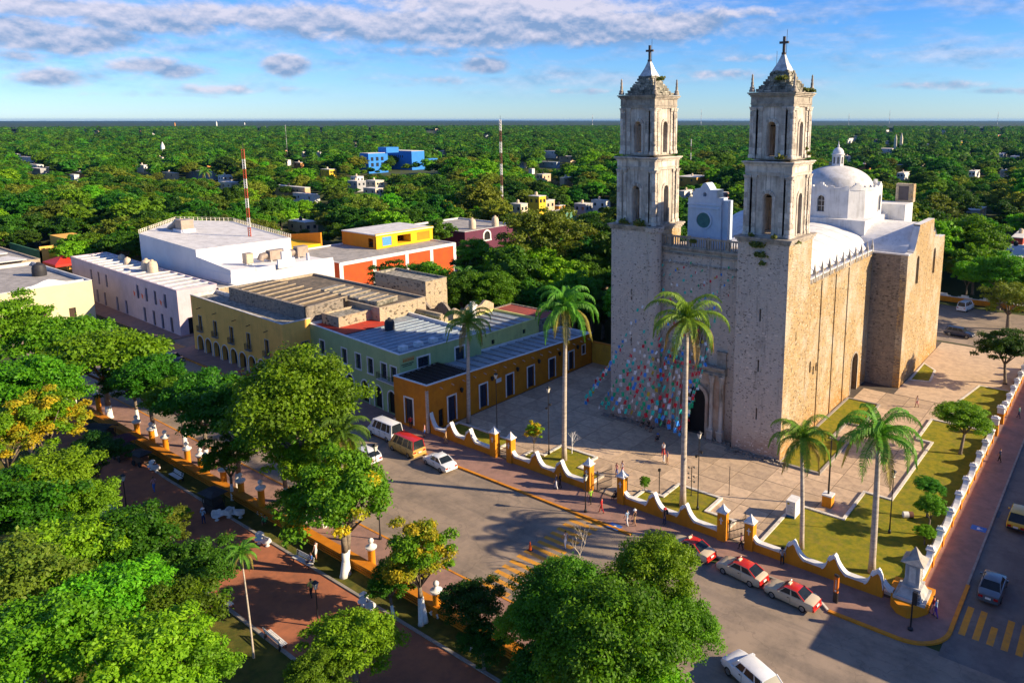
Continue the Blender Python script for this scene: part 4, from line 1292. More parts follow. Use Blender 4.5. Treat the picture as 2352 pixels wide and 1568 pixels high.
# --- yellow arcade building
ya = thing('yellow_arcade_building', 'yellow two-storey building with street arcade and small balconies', 'building', (-119, 61, 0))
M_YEL = pm('golden_yellow_paint', (.80, .45, .10), (.72, .40, .085), .5, .8, .1, 8, dirt=.28, dirtc=(.22, .13, .05))
YO = Vector((-135.4, 61.3, 0)); YE = Vector((-103.8, 60.0, 0)); YU = (YE - YO).normalized(); YW = (YE - YO).length
yar = [(1.4 + k * 3.1, 3.7 + k * 3.1, .1, 3.0, True) for k in range(9)]
yup = [(u, u + 1.15, 3.95, 6.75, False) for u in (2.6, 8.3, 14.2, 20.0, 25.9)]
shell(ya, 'wall', YO, YU, YW, 4.7, 10.1, M_YEL, yar + yup, [(3.0, 4.2, 4.0, 6.6, False)], capm=pm('weathered_white', (.62, .60, .56), (.42, .40, .38), 1, .85, dirt=.5), roofm=M_ROOFST, par=.5, depth=.7)
for h in yup:
    opening(ya, YO, YU, h, pm('pale_stone_trim', (.45, .40, .33), None, 2, .85), .1, M_GLASS, .25, 'window', bars=1, split=2, barm=M_WOOD)
    balcony(ya, YO, YU, h[0] - .3, h[1] + .3, 3.95, .45)
for h in yar:
    opening(ya, YO, YU, h, M_DOMEW, .16, M_DARK, .69, 'archway')
YB = -(YU.cross(Vector((0, 0, 1))))
opening(ya, YE, YB, (3.0, 4.2, 4.0, 6.6, False), M_KERBG, .1, M_GLASS, .25, 'window')
for u in (3.6, 9.6, 16.6, 21.4, 27.0):
    p = YO + YU * u; s = MB(); n_ = -YB
    s.tube([(p.x, p.y, 8.3), (p.x + n_.x * .7, p.y + n_.y * .7, 8.2)], .07, 5); s.build('roof_spout', M_WOOD, ya)
# --- stone block with the ribbed mossy roof behind it
def ridged(root, O, U, W, D, zlo, zhi, n, m, rib):
    """sloping roof bays divided by ribs"""
    O = Vector(O); U = Vector(U).normalized(); B = -(U.cross(Vector((0, 0, 1))))
    for k in range(n):
        a, b_ = W * k / n, W * (k + 1) / n
        s = MB()
        p = [O + U * a, O + U * b_, O + U * b_ + B * D, O + U * a + B * D]
        j = rnd.uniform(-.08, .08)
        t = [Vector((p[0].x, p[0].y, zlo + j)), Vector((p[1].x, p[1].y, zlo + .22 + j)), Vector((p[2].x, p[2].y, zhi + .22 + j)), Vector((p[3].x, p[3].y, zhi + j))]
        s.poly(t); s.poly([t[1], t[2], t[2] - Vector((0, 0, .8)), t[1] - Vector((0, 0, .8))]); s.poly([t[0], t[1], t[1] - Vector((0, 0, .8)), t[0] - Vector((0, 0, .8))])
        s.build('roof_bay', m, root)
        s = MB(); s.tube([t[1] + Vector((0, 0, .0)), t[2] + Vector((0, 0, .0))], .10, 5); s.build('roof_rib', rib, root)
M_RUINR = rubble('ruin_rubble', (.42, .33, .22), (.34, .29, .22), (.06, .05, .04), (.46, .37, .26), 2.2, .9, patch=.6, pale=(.44, .35, .24))
st = thing('stone_block', 'rough stone block with ribbed sloping roof above the yellow facade', 'building', (-116, 67, 0))
M_MOSSR = pm('mossy_roof_slab', (.19, .15, .105), (.085, .075, .06), .9, .95, .4, 8, dirt=.75, dirtc=(.07, .065, .05))
M_RIB = pm('pale_mortar_rib', (.42, .34, .24), (.27, .22, .16), 1.5, .9, .3)  # mortar ribs, paler than the roof slabs
s = MB(); a, b_ = YO + YU * 7.2 + YB * 3.6, YO + YU * (YW - .6) + YB * 4.4
uu = (b_ - a).normalized(); bb = -(uu.cross(Vector((0, 0, 1)))); ww = (b_ - a).length
wall(s, a, uu, ww, 11.9, thick=.5); wall(s, a + uu * ww, bb, 6.8, 11.9, thick=.5); wall(s, a + bb * 6.8, -bb, 6.3, 11.9, thick=.5); wall(s, a + uu * ww + bb * 7.2, -uu, ww, 11.9)
s.build('stone_wall', M_RUBD, st)
ridged(st, a + uu * .6 + bb * .5, uu, ww - 1.0, 7.4, 11.55, 11.95, 9, M_MOSSR, M_RIB)
a2 = a + bb * 8.2 - uu * 1.5
s2 = thing('flat_stone_block', 'grey roofed block with row of white ribs behind the stone roof', 'building', (a2.x + 12, a2.y + 5, 0))
shell(s2, 'wall', a2, uu, 33.0, 9.5, 11.2, M_RUINR, roofm=M_MOSSR, capm=M_RIB, par=.3)
ridged(s2, a2 + uu * 14 + bb * 1.0, uu, 17, 4.2, 11.5, 11.7, 7, M_ROOFST, M_RIB)
s3 = thing('plastered_ruin_block', 'tall weathered plaster block at the end of the stone roofs', 'building', (-101, 74, 0))
shell(s3, 'wall', (-103.2, 66.5, 0), uu, 4.5, 7, 10.6, M_RUINR, roofm=M_ROOFST, capm=M_RUINR, par=.2)
s4 = thing('stained_wall_block', 'high stained cream wall with mossy top right of the ribbed roofs', 'building', (-102, 84, 0))
shell(s4, 'wall', (-116, 86.6, 0), uu, 14.5, 5, 12.4, M_RUINR, roofm=M_ROOFST, capm=M_ROOFST, par=.3)

# --- lilac building on the far side of the side street
li = thing('lilac_building', 'lilac grey two-storey building with a ribbed flat roof', 'building', (-174, 66, 0))
M_LIL = pm('lilac_paint', (.50, .42, .48), (.44, .37, .42), .5, .8, .1, dirt=.3, dirtc=(.25, .2, .22))
LO = Vector((-203, 65.6, 0)); LE = Vector((-145.6, 63.5, 0)); LU = (LE - LO).normalized(); LW = (LE - LO).length; LB = -(LU.cross(Vector((0, 0, 1))))
lup = [(u, u + 1.1, 4.7, 7.5, False) for u in (12.0, 16.5, 21, 38.0, 42.3, 46.6, 51.2)]
llo = [(u, u + 1.15, .2, 3.2, False) for u in (8, 14.5, 19, 26, 31, 40.5, 45.0, 49.0, 53.2)]
shell(li, 'wall', LO, LU, LW, 7.5, 9.0, M_LIL, lup + llo, [(1.6, 3.4, .1, 3.4, False), (5.2, 6.8, 5.0, 7.6, False)], capm=M_LIL, roofm=M_ROOFW, par=.18)
for i, h in enumerate(lup + llo): opening(li, LO, LU, h, None, .1, M_WOOD if i % 2 else M_GLASS, .25, 'window' if i < 7 else 'door')
opening(li, LE, LB, (1.6, 3.4, .1, 3.4, False), None, .1, M_DARK, .3, 'door'); opening(li, LE, LB, (5.2, 6.8, 5.0, 7.6, False), None, .1, pm('maroon', (.2, .02, .05)), .3, 'window')
for k in range(16):
    p = LO + LU * (2 + k * 3.5) + LB * .4; q = LO + LU * (2 + k * 3.5) + LB * 7.2
    s = MB(); s.tube([(p.x, p.y, 8.95), (q.x, q.y, 9.05)], .16, 5); s.build('roof_rib', M_ROOFW, li)
lb2 = thing('roof_terrace_block', 'low white rear block with stained wall behind the lilac building', 'building', (-165, 73, 0))
shell(lb2, 'wall', LO + LU * 22 + LB * 7.6, LU, 36, 3.4, 8.2, M_RUIN, roofm=M_ROOFG, capm=M_ROOFW, par=.3)
for i, (x, y) in enumerate(((-171.5, 69.2), (-168.9, 69.3))):
    t = thing('water_tank', ['left cream water tank of the pair on the lilac roof', 'right cream water tank of the pair on the lilac roof'][i], 'water tank', (x, y, 9), group='cream water tanks on the lilac roof')
    tank(t, (x, y, 8.85), 1.0, 2.7, M_TANKC)
for i, (x, y, h) in enumerate(((-190, 71.5, 1.3), (-183, 70, 1.6))):
    t = thing('water_tank', ['small cream tank at the far end of the lilac roof', 'small yellow tank beside the lilac roof ducts'][i], 'water tank', (x, y, 9))
    tank(t, (x, y, 8.85), .7, h, M_TANKC)
# red flags hung from the lilac facade
for i, u in enumerate((38.2, 42.2, 51.0)):
    p = LO + LU * u - LB * .5; s = MB()
    s.poly([(p.x - .5, p.y, 6.4), (p.x + .9, p.y - .2, 6.1), (p.x + .8, p.y - .3, 5.3), (p.x - .3, p.y - .05, 5.6)]); s.build('red_pennant', M_RED, li)

# --- white hall with terrace
wh = thing('white_hall', 'white windowless hall with railed flat roof and rooftop terrace', 'building', (-170, 88, 0))
M_HALL = pm('hall_white', (.66, .66, .68), (.60, .60, .62), .3, .8, .1, dirt=.15, dirtc=(.45, .45, .47))
HP = [(-188.5, 75.2), (-160.3, 74.6), (-158.6, 95.5), (-195, 101), (-207, 92)]
s = MB()
zt_ = [14.7, 13.8, 13.9, 14.3, 14.6]
for i in range(5):
    j = (i + 1) % 5
    s.poly([(HP[i][0], HP[i][1], 0), (HP[j][0], HP[j][1], 0), (HP[j][0], HP[j][1], zt_[j]), (HP[i][0], HP[i][1], zt_[i])])
s.build('wall', M_HALL, wh)
s = MB(); s.poly([(HP[i][0] * .995 - .85, HP[i][1] * .985 + 1.25, zt_[i] - .25) for i in range(5)][::-1]); s.poly([(HP[i][0], HP[i][1], zt_[i]) for i in range(5)])
s.build('roof', M_ROOFW, wh)
s = MB()
for i in (2, 3, 4):
    j = (i + 1) % 5
    a = Vector((*HP[i], zt_[i])); c = Vector((*HP[j], zt_[j])); n = int((c - a).length / 1.1)
    for k in range(n + 1):
        p = a + (c - a) * k / n; s.box(p.x - .07, p.x + .07, p.y - .07, p.y + .07, p.z, p.z + .9)
    for z in (.45, .85): s.tube([a + Vector((0, 0, z)), c + Vector((0, 0, z))], .06, 4)
s.build('railing', pm('rail_cream', (.6, .56, .45), None, 1, .7), wh)
s = MB(); s.prism([(-160.3, 74.55), (-146.6, 74.6), (-143.2, 96.2), (-158.6, 96.4)], 0, 10.1); s.build('terrace_block', M_HALL, wh)
s = MB()
def rail(mb, a, c, z0, h0, h1, t=.3):
    a = Vector(a); c = Vector(c); d = (c - a).normalized(); n = Vector((-d.y, d.x)) * t
    i = len(mb.v)
    for p, h in ((a, h0), (c, h1)):
        for q in (p, p + n):
            mb.v += [(q.x, q.y, z0), (q.x, q.y, z0 + h)]
    for f in ((0, 4, 5, 1), (2, 3, 7, 6), (1, 5, 7, 3), (0, 1, 3, 2), (4, 6, 7, 5)):
        mb.f.append(tuple(i + k for k in f)); mb.m.append(0)
rail(s, (-160.3, 74.62), (-146.6, 74.68), 10.1, 2.2, .9); rail(s, (-146.65, 74.7), (-145.9, 79.5), 10.1, .9, .9); rail(s, (-145.8, 79.6), (-143.3, 96.1), 10.1, .75, .75)
s.build('terrace_parapet', M_HALL, wh)
s = MB(); cx_, cy_ = -144.9, 86
s.prism([(cx_ - .15, cy_ - 2.2), (cx_ + .35, cy_ - 2.2), (cx_ + .45, cy_ + 1.6), (cx_ - .05, cy_ + 1.6)], 10.1, 12.0); s.prism([(cx_ - .1, cy_ - 1.3), (cx_ + .4, cy_ - 1.3), (cx_ + .4, cy_ + .9), (cx_ - .05, cy_ + .9)], 12.0, 13.6)
s.box(cx_, cx_ + .4, cy_ - .8, cy_ + .5, 13.6, 14.3); s.box(cx_ - .4, cx_ + .2, 90.8, 91.2, 10.1, 12.4); s.build('stepped_gable', M_HALL, wh)
EX.append((-207, -143, 74, 101))
M_DUCT = pm('tan_duct_metal', (.36, .29, .24), (.28, .23, .19), 1, .5, metal=.3)
for i, (x, y, w, d, h, lab) in enumerate(((-153.8, 82.3, 1.6, 1.6, 2.2, 'green fronted air unit on the white terrace'), (-153.6, 88.6, 1.8, 3.6, 2.1, 'long tan air duct box on the white terrace'), (-152.4, 94, 1.8, 2.6, 2.3, 'tan air duct at the back of the white terrace'))):
    t = thing('air_conditioner', lab, 'air conditioner', (x, y, 10.1))
    s = MB(); s.box(x - w / 2, x + w / 2, y - d / 2, y + d / 2, 10.5, 10.5 + h); s.build('casing', M_DUCT, t)
    s = MB(); s.box(x + w / 2, x + w / 2 + .05, y - d * .4, y + d * .4, 10.65, 10.3 + h); s.build('grille', pm('grille_green', (.42, .50, .32), None, 1, .6) if i == 0 else M_DUCT, t)
    s = MB()
    for a_ in (-1, 1):
        for c_ in (-1, 1): s.box(x + a_ * w * .4 - .08, x + a_ * w * .4 + .08, y + c_ * d * .4 - .08, y + c_ * d * .4 + .08, 10.1, 10.5)
    s.build('feet', M_HALL, t)
    if i: 
        s = MB(); s.tube([(x - w * .3, y - d / 2 - 1.6, 10.6), (x - w * .3, y - d / 2 - 1.2, 11.4), (x - w * .2, y - d / 2 + .1, 11.6)], [.75, .8, .8], 10); s.build('duct_elbow', M_DUCT, t, smooth=True)
t = thing('air_handler', 'rooftop air handler with curved duct on the white hall', 'air conditioner', (-186, 84, 14))
s = MB(); s.box(-187.4, -184.6, 83, 86, 15.0, 17.2); s.build('casing', M_DUCT, t); s = MB(); s.tube([(-193, 84.2, 14.3), (-190.5, 84.2, 15.2), (-189, 84.3, 16.3), (-187.2, 84.5, 16.4)], [.9, 1.0, 1.0, 1.0], 10); s.build('duct_elbow', M_DUCT, t, smooth=True); s = MB(); s.box(-188, -184.2, 82.6, 86.2, 14.2, 15.0); s.build('plinth', M_HALL, t)

# radio masts
def mast(x, y, z, top, r, n, lab, c1, c2):
    t = thing('radio_mast', lab, 'mast', (x, y, z))
    for k in range(n):
        za, zb = z + (top - z) * k / n, z + (top - z) * (k + 1) / n
        s = MB()
        for a in range(3):
            an = 2 * math.pi * a / 3
            s.tube([(x + r * math.cos(an), y + r * math.sin(an), za), (x + r * math.cos(an), y + r * math.sin(an), zb)], r * .28, 4)
        m_ = 4
        for j in range(m_):
            z0 = za + (zb - za) * j / m_; z1 = za + (zb - za) * (j + 1) / m_
            for a in range(3):
                p, q = 2 * math.pi * a / 3, 2 * math.pi * (a + 1) / 3
                s.tube([(x + r * math.cos(p), y + r * math.sin(p), z0), (x + r * math.cos(q), y + r * math.sin(q), z1)], r * .16, 3)
        s.build('mast_section', c1 if k % 2 == 0 else c2, t)
    s = MB(); s.tube([(x, y, top), (x, y, top + 1.5)], r * .15, 4); s.build('mast_tip', M_IRON, t)
    return t
M_MR = pm('mast_red', (.45, .07, .03), None, 1, .6); M_MW = pm('mast_white', (.7, .68, .66), None, 1, .6); M_MRUST = pm('mast_rust', (.16, .07, .05), None, 1, .8)
mast(-167.8, 90.8, 13.9, 34.3, .34, 9, 'red and white lattice mast on the white hall', M_MR, M_MW)
mast(-195, 205, 0, 41.0, .42, 10, 'tall rusty and white mast behind the purple building', M_MRUST, M_MW)

# --- orange and red hotel
ho = thing('hotel_building', 'long red building with orange and yellow upper storey', 'building', (-155, 120, 0))
M_HRED = pm('hotel_red', (.52, .075, .012), (.44, .06, .012), .5, .8, dirt=.2); M_HOR = pm('hotel_orange', (.60, .22, .008), (.54, .19, .008), .5, .8); M_HYE = pm('hotel_yellow', (.70, .42, .008), (.64, .38, .01), .5, .8)
HX = -148.0
shell(ho, 'wall', (-172, 101, 0), (1, 0, 0), 24, 36, 8.2, M_HRED, capm=M_WHITE, roofm=M_ROOFG, par=.25)
for y in (101.2, 110.5, 120.4, 128.5, 136.6):
    s = MB(); s.box(HX, HX + .12, y - .5, y + .5, 0, 8.15); s.build('white_pilaster', M_WHITE, ho)
s = MB(); s.box(HX, HX + .16, 101, 137, 7.55, 8.2); s.build('white_band', M_WHITE, ho)
up = MB(); wall(up, (-157.5, 118.5, 0), (0, 1, 0), 19, 11.9, [(2, 4.8, 8.6, 10.9, False), (6.8, 11.3, 8.6, 10.8, False), (13.4, 17.8, 8.6, 10.8, False)], 3.0, z0=8.0, thick=.3)
up.box(-157.6, -157.35, 118.3, 137.6, 11.3, 11.95)
hu = up.build('upper_storey', M_HYE, ho)
s = MB(); wall(s, (-172, 118.5, 0), (1, 0, 0), 14.5, 11.6, [(11.2, 13.2, 8.3, 10.6, False)], .3, z0=8.0); wall(s, (-168, 137.5, 0), (0, -1, 0), 19, 11.6, z0=8); s.box(-168, -157.6, 132, 137.5, 8, 11.5); s.build('orange_wall', M_HOR, ho)
s = MB(); s.box(-172, -157.3, 118.3, 137.7, 11.55, 11.8); s.build('upper_roof', M_ROOFW, ho)
s = MB(); s.box(-157.6, -157.5, 120.4, 123.4, 8.6, 10.9); s.build('blue_mural', pm('mural_blue', (.05, .22, .6), (.1, .3, .5), 2, .6), ho)
s = MB(); wall(s, (-196, 112, 0), (1, 0, 0), 24, lambda u: 9.0 + u * .12, [], .3, z0=0, thick=.4, breaks=[12]); s.build('orange_yard_wall', M_HOR, ho)
s = MB(); s.prism([(-190, 102), (-172.1, 103), (-172.1, 112), (-190, 112)], 0, 9.0); s.build('yellow_wing', M_HYE, ho)
EX.append((-196, -148, 101, 138))
pu = thing('purple_building', 'dark purple parapet building with white arch behind the trees', 'building', (-160, 160, 0))
M_PUR = pm('dark_purple', (.11, .025, .055), (.09, .025, .05), .5, .8)
shell(pu, 'wall', (-186, 152, 0), (1, 0, 0), 26, 22, 8.2, M_PUR, (), [(8, 10.5, 4.8, 7.4, True)], capm=M_ROOFW, roofm=M_ROOFG, par=.4)
opening(pu, (-160, 152, 0), (0, 1, 0), (8, 10.5, 4.8, 7.4, True), M_WHITE, .5, M_DARK, .3, 'window')
for i, (x, y) in enumerate(((-165, 160), (-163, 168))):
    t = thing('water_tank', ['cream tank on the purple building, left one', 'cream tank on the purple building, right one'][i], 'water tank', (x, y, 8)); tank(t, (x, y, 7.9), 1.1, 3.4, M_TANKC)

# --- pale yellow building at the left edge, red tent, green wall
pyb = thing('pale_yellow_building', 'pale yellow building with long sunlit side wall and flat roof', 'building', (-180, 50, 0))
M_PALE = pm('pale_yellow_paint', (.56, .52, .32), (.50, .46, .30), .5, .8, dirt=.15, dirtc=(.4, .34, .25))
shell(pyb, 'wall', (-205, 28, 0), (1, 0, 0), 33.5, 30.6, 8.6, M_PALE, (), [(u, u + 1.2, 1, 3.6, False) for u in (3, 9, 15, 21, 26)], capm=M_ROOFW, roofm=M_ROOFG, par=.6)
for u in (3, 9, 15, 21, 26): opening(pyb, (-171.5, 28, 0), (0, 1, 0), (u, u + 1.2, 1, 3.6, False), None, .1, M_WOOD, .25, 'door')
s = MB(); wall(s, (-174, 47, 0), (0, 1, 0), 11, lambda u: 8.6 + 1.0 * math.exp(-((u - 5) / 2.0) ** 2), [], 0, z0=8.0, thick=.4, breaks=[k for k in range(1, 11)]); s.build('curved_parapet', M_DOMEW, pyb)
t = thing('water_tank', 'black water tank at the edge of the pale yellow roof', 'water tank', (-186, 56, 8)); tank(t, (-189, 55, 8), 1.3, 2.9, M_TANKD)
sh_ = thing('sheet_roof_building', 'building with white corrugated sheet roof at left edge', 'building', (-225, 45, 0))
shell(sh_, 'wall', (-250, 25, 0), (1, 0, 0), 42, 36, 8.6, M_RUIN, roofm=M_ROOFG, par=.3)
s = MB()
for k in range(26):
    x = -248 + k * 1.6
    s.prism([(x, 27), (x + 1.45, 27), (x + 1.45, 58), (x, 58)], 8.4 + .8 * (k % 9) / 9, 8.6 + .8 * (k % 9) / 9)
s.build('corrugated_sheets', M_ROOFW, sh_)
gw_ = thing('green_walled_yard', 'dark green painted yard wall with yellow gable behind', 'building', (-235, 72, 0))
M_DKG = pm('dark_green_paint', (.05, .16, .08), (.04, .13, .07), .5, .8)
s = MB(); wall(s, (-262, 70, 0), (1, 0, 0), 24, 6, thick=.4); s.build('green_wall', M_DKG, gw_)
s = MB(); wall(s, (-238, 70, 0), (0, 1, 0), 16, 7.2, [(4, 5.2, 3.5, 5.4, False)], .3, thick=.4); s.box(-262, -238, 80, 86, 0, 7); s.build('yellow_wall', M_YEL, gw_)
s = MB(); s.box(-237.9, -237.8, 72, 75, 4.2, 6.4); s.build('yellow_sign', pm('sign_yellow', (.7, .62, .03)), gw_)
EX.append((-262, -238, 70, 86))
tt = thing('red_tent', 'bright red pyramid tent in the far left yard', 'tent', (-222, 70, 0))
s = MB(); s.frus(-222, 70, 5.0, 6.6, 4.2, 3.2, .2, .2); s.frus(-222, 70, 4.4, 5.0, 4.2, 3.2, 4.2, 3.2); s.build('canopy', M_RED, tt)
for k in (-1, 1):
    for q in (-1, 1):
        s = MB(); s.tube([(-222 + k * 4, 70 + q * 3, 0), (-222 + k * 4, 70 + q * 3, 4.6)], .08, 5); s.build('pole', M_GREYM, tt)

# --- building across the right-hand street (beyond the frame, it shades that street)
ne = thing('shade_side_building', 'plain ochre street building across the right-hand road', 'building', (8, 100, 0))
shell(ne, 'wall', (-.4, 60.2, 0), (1, 0, 0), 20, 6.0, 8.3, M_OCHRE, capm=M_WHITE, par=.6)
shell(ne, 'wall', (-.4, 66.2, 0), (1, 0, 0), 20, 78, 5.6, M_OCHRE, (), (), [(u, u + 1.3, .3, 3.2, False) for u in range(4, 74, 6)], capm=M_WHITE, par=.6)

# ------------------------------------------------------------------ plaza walls with scalloped coping
def scallop(name, label, O, U, W, knots, thick=.42, group=None, capz=.22, pill=(), crosses=True):
    """knots: (u, z) profile of the wall head; white coping follows it. pill: (u, width, height)"""
    t = thing(name, label, 'wall', (Vector(O) + Vector(U) * W / 2)[:], group=group)
    U = Vector(U).normalized(); N = U.cross(Vector((0, 0, 1))); O = Vector(O)
    def top(u):
        for (a, za), (b_, zb) in zip(knots, knots[1:]):
            if a <= u <= b_:
                return za + (zb - za) * (u - a) / max(1e-6, b_ - a)
        return knots[-1][1]
    s = MB(); br = [k[0] for k in knots if 0 < k[0] < W]
    wall(s, O, U, W, lambda u: top(u) - .10, [], 0, thick=thick, breaks=br)
    s.build('wall_face', M_OCHREW, t)
    s = MB(); e = .07
    for (a, za), (b_, zb) in zip(knots, knots[1:]):
        if b_ - a < .005: continue
        pa, pb = O + U * a + N * e, O + U * b_ + N * e
        qa, qb = O + U * a - N * (thick + e), O + U * b_ - N * (thick + e)
        Z = lambda p, z: Vector((p.x, p.y, z))
        c = capz + (.10 if abs(zb - za) > .25 * (b_ - a) else 0)
        s.poly([Z(pa, za), Z(pb, zb), Z(qb, zb), Z(qa, za)]); s.poly([Z(pa, za - c), Z(pb, zb - c), Z(pb, zb), Z(pa, za)]); s.poly([Z(qa, za - c), Z(qa, za), Z(qb, zb), Z(qb, zb - c)])
        s.poly([Z(pa, za - c), Z(qa, za - c), Z(qb, zb - c), Z(pb, zb - c)])
    s.poly([Z(O + U * knots[0][0] + N * e, knots[0][1] - capz), Z(O + U * knots[0][0] - N * (thick + e), knots[0][1] - capz), Z(O + U * knots[0][0] - N * (thick + e), knots[0][1]), Z(O + U * knots[0][0] + N * e, knots[0][1])])
    s.build('coping', M_WHITE, t)
    for (u, w, h) in pill:
        s = MB(); s.fbox(O, U, u - w / 2, u + w / 2, -thick - .2, .2, 0, h); pp = s.build('gate_pillar', M_OCHREW, t)
        s = MB(); c = O + U * u - N * (thick / 2)
        s.fbox(O, U, u - w / 2 - .1, u + w / 2 + .1, -thick - .3, .3, h, h + .14); s.frus(c.x, c.y, h + .14, h + .62, w / 2 - .02, .42, .12, .12); s.frus(c.x, c.y, h + .62, h + .86, .12, .12, .02, .02)
        s.build('pillar_cap', M_WHITE, pp)
        s = MB(); s.fbox(O, U, u - .05, u + .05, .2, .24, h - 1.15, h - .45); s.fbox(O, U, u - .2, u - .05, .2, .24, h - .78, h - .68); s.fbox(O, U, u + .05, u + .2, .2, .24, h - .78, h - .68)
        s.build('cross_emblem', M_WHITE, pp)
    return t
def swoop(u0, u1, zh, zl):
    """S-curve from high at u0 to low at u1"""
    return [(u0 + (u1 - u0) * t, zl + (zh - zl) * (1 - math.sin(t * math.pi / 2) ** .8)) for t in (0, .12, .28, .45, .65, .82, 1)]
def segk(W, start_h, merl, end_h, low=1.18, ph=2.62, sw=1.15):
    """wall head from start to end with peaked merlons at given u"""
    ks = []; u = 0.0; z = start_h
    stops = list(merl) + [None]
    first = True
    for mm in stops:
        ks += swoop(u, u + sw, z, low)
        if mm is None: break
        ks += [(u_, z_) for u_, z_ in [(mm - .62 - .5 * (1 - t), low + (1.95 - low) * (t ** 2.2)) for t in (0, .35, .65, .85, 1)]]
        ks += [(mm - .60, 2.12), (mm - .45, 2.15), (mm, ph), (mm + .18, ph - .18)]
        u = mm + .20; z = 2.35
    if end_h:
        ks += [(W - .5 * (1 - t) , low + (end_h - low) * t ** 2.2) for t in (0, .35, .65, .85, 1)]
    else:
        ks.append((W, low))
    ks = sorted(ks, key=lambda k: k[0])
    return ks
YS = 61.55
scallop('plaza_wall', 'ochre scalloped wall between the ochre building and first gate', (-72.4, YS, 0), (1, 0, 0), 11.4, segk(11.4, 3.0, [3.8, 7.3], 2.3), pill=[(11.5, .95, 3.2)])
scallop('plaza_wall', 'ochre scalloped wall between the two left gates', (-58.3, YS, 0), (1, 0, 0), 11.9, segk(11.9, 2.7, [4.2, 8.0], 2.3), pill=[(.1, .8, 3.15), (11.9, .85, 3.2)])
scallop('plaza_wall', 'ochre scalloped wall right of the central gate', (-41.9, YS - .1, 0), (1, 0, 0), 12.0, segk(12.0, 2.7, [4.2, 8.0], 2.3), pill=[(.1, .85, 3.2), (12.1, .85, 3.1)])
scallop('plaza_wall', 'ochre scalloped wall ending at the corner monument', (-27.0, YS, 0), (1, 0, 0), 12.6, segk(12.6, 2.7, [4.45, 8.3, 12.1], None), pill=[(.1, .85, 2.9)])
# side wall: white square posts with dished coping between them
ew = thing('street_wall', 'long ochre wall with white square posts along the side street', 'wall', (-12.1, 88, 0))
ys = [64.7, 69.2, 73.4, 77.8, 82.1, 86.2, 90.2, 94.2, 98.2, 102.4]
ys2 = [110.0 + 3.9 * k for k in range(8)]
def ewseg(a, c):
    s = MB()
    wall(s, (-12.0, a, 0), (0, 1, 0), c - a, .95, [], 0, thick=.4); s.build('wall_face', M_OCHREW, ew)
    s = MB()
    n = 8
    def zc(t): return 1.02 + .75 * (abs(t - .5) * 2) ** 2.6
    for k in range(n):
        t0, t1 = k / n, (k + 1) / n
        y0, y1 = a + (c - a) * t0, a + (c - a) * t1
        z0, z1 = zc(t0), zc(t1)
        i = len(s.v)
        for y, z in ((y0, z0), (y1, z1)):
            s.v += [(-11.93, y, .90), (-11.93, y, z), (-12.47, y, z), (-12.47, y, .90)]
        for f in ((0, 4, 5, 1), (1, 5, 6, 2), (2, 6, 7, 3)): s.f.append(tuple(i + q for q in f)); s.m.append(0)
    s.build('coping', M_WHITE, ew)
def post(y, big=False):
    s = MB(); h = 1.95 if not big else 2.6; w = .32 if not big else .42
    s.box(-12.2 - w, -12.2 + w, y - w, y + w, 0, h * .62, 0); pp = s.build('post', M_OCHREW, ew)
    s = MB(); s.box(-12.2 - w, -12.2 + w, y - w, y + w, h * .62, h - .25); s.box(-12.2 - w - .09, -12.2 + w + .09, y - w - .09, y + w + .09, h - .25, h - .1); s.frus(-12.2, y, h - .1, h + .12, w, w, w * .5, w * .5)
    s.build('post_cap', M_WHITE, pp)
for P_ in (ys, ys2):
    for a, c in zip(P_, P_[1:]): ewseg(a + .32, c - .32)
for y in ys: post(y)
for y in ys2[1:]: post(y)
post(105.3, True); post(110.0, True)
ewseg(63.6, 64.4)

# gates
def gate(label, x0, w, y, ang, h=1.9):
    t = thing('gate_leaf', label, 'gate', (x0, y, 0), R_(ang))
    s = MB()
    for z in (.15, 1.0, h): s.box(0, w, -.03, .03, z, z + .06)
    n = int(w / .16)
    for k in range(n + 1):
        u = w * k / n; hh = h + .5 * (k / n) ** 2
        s.box(u - .015, u + .015, -.015, .015, .1, hh)
    o = s.build('bars', M_IRON, t, w=False)
    s = MB(); s.box(-.05, .05, -.05, .05, 0, h + .4); s.build('hinge_post', M_IRON, t, w=False)
gate('black iron gate leaf open at the central gateway, left side', -45.4, 2.1, 62.0, 75, 2.2); gate('black iron gate leaf open at the central gateway, right side', -42.5, 2.0, 62.0, 112, 2.2)
gate('iron gate leaf in the narrow left gateway', -60.2, 1.2, 61.9, 0, 1.5)
gate('white framed iron gate leaf at the right gateway', -29.2, 2.0, 61.9, 62, 1.9)

# corner monument
mo = thing('corner_monument', 'grey stone corner monument with pyramid cap on ochre plinth', 'monument', (-11.9, 61.6, 0))
mcx, mcy = -12.25, 62.2
M_MON = pm('monument_stone', (.46, .45, .44), (.33, .33, .33), 1.4, .85, .3, dirt=.5, dirtc=(.14, .13, .12))
s = MB(); s.prism([(-14.0, 62.9), (-13.6, 61.0), (-12.9, 60.2), (-12.0, 60.0), (-11.3, 60.6), (-10.7, 61.6), (-10.7, 64.2), (-14.0, 64.2)], 0, 1.0); s.build('plinth', M_OCHREW, mo)
s = MB(); s.frus(mcx + .1, mcy, 1.0, 1.25, 1.28, 1.28, 1.28, 1.28); s.frus(mcx + .1, mcy, 1.25, 2.0, 1.08, 1.08, .72, .72); s.frus(mcx + .1, mcy, 2.0, 2.15, .80, .80, .80, .80); s.build('stepped_base', M_MON, mo)
s = MB(); s.frus(mcx + .1, mcy, 2.15, 4.1, .56, .56, .50, .50)
for a in (-1, 1):
    for c in (-1, 1): s.box(mcx + .1 + a * .50 - .09, mcx + .1 + a * .50 + .09, mcy + c * .50 - .09, mcy + c * .50 + .09, 2.15, 4.1)
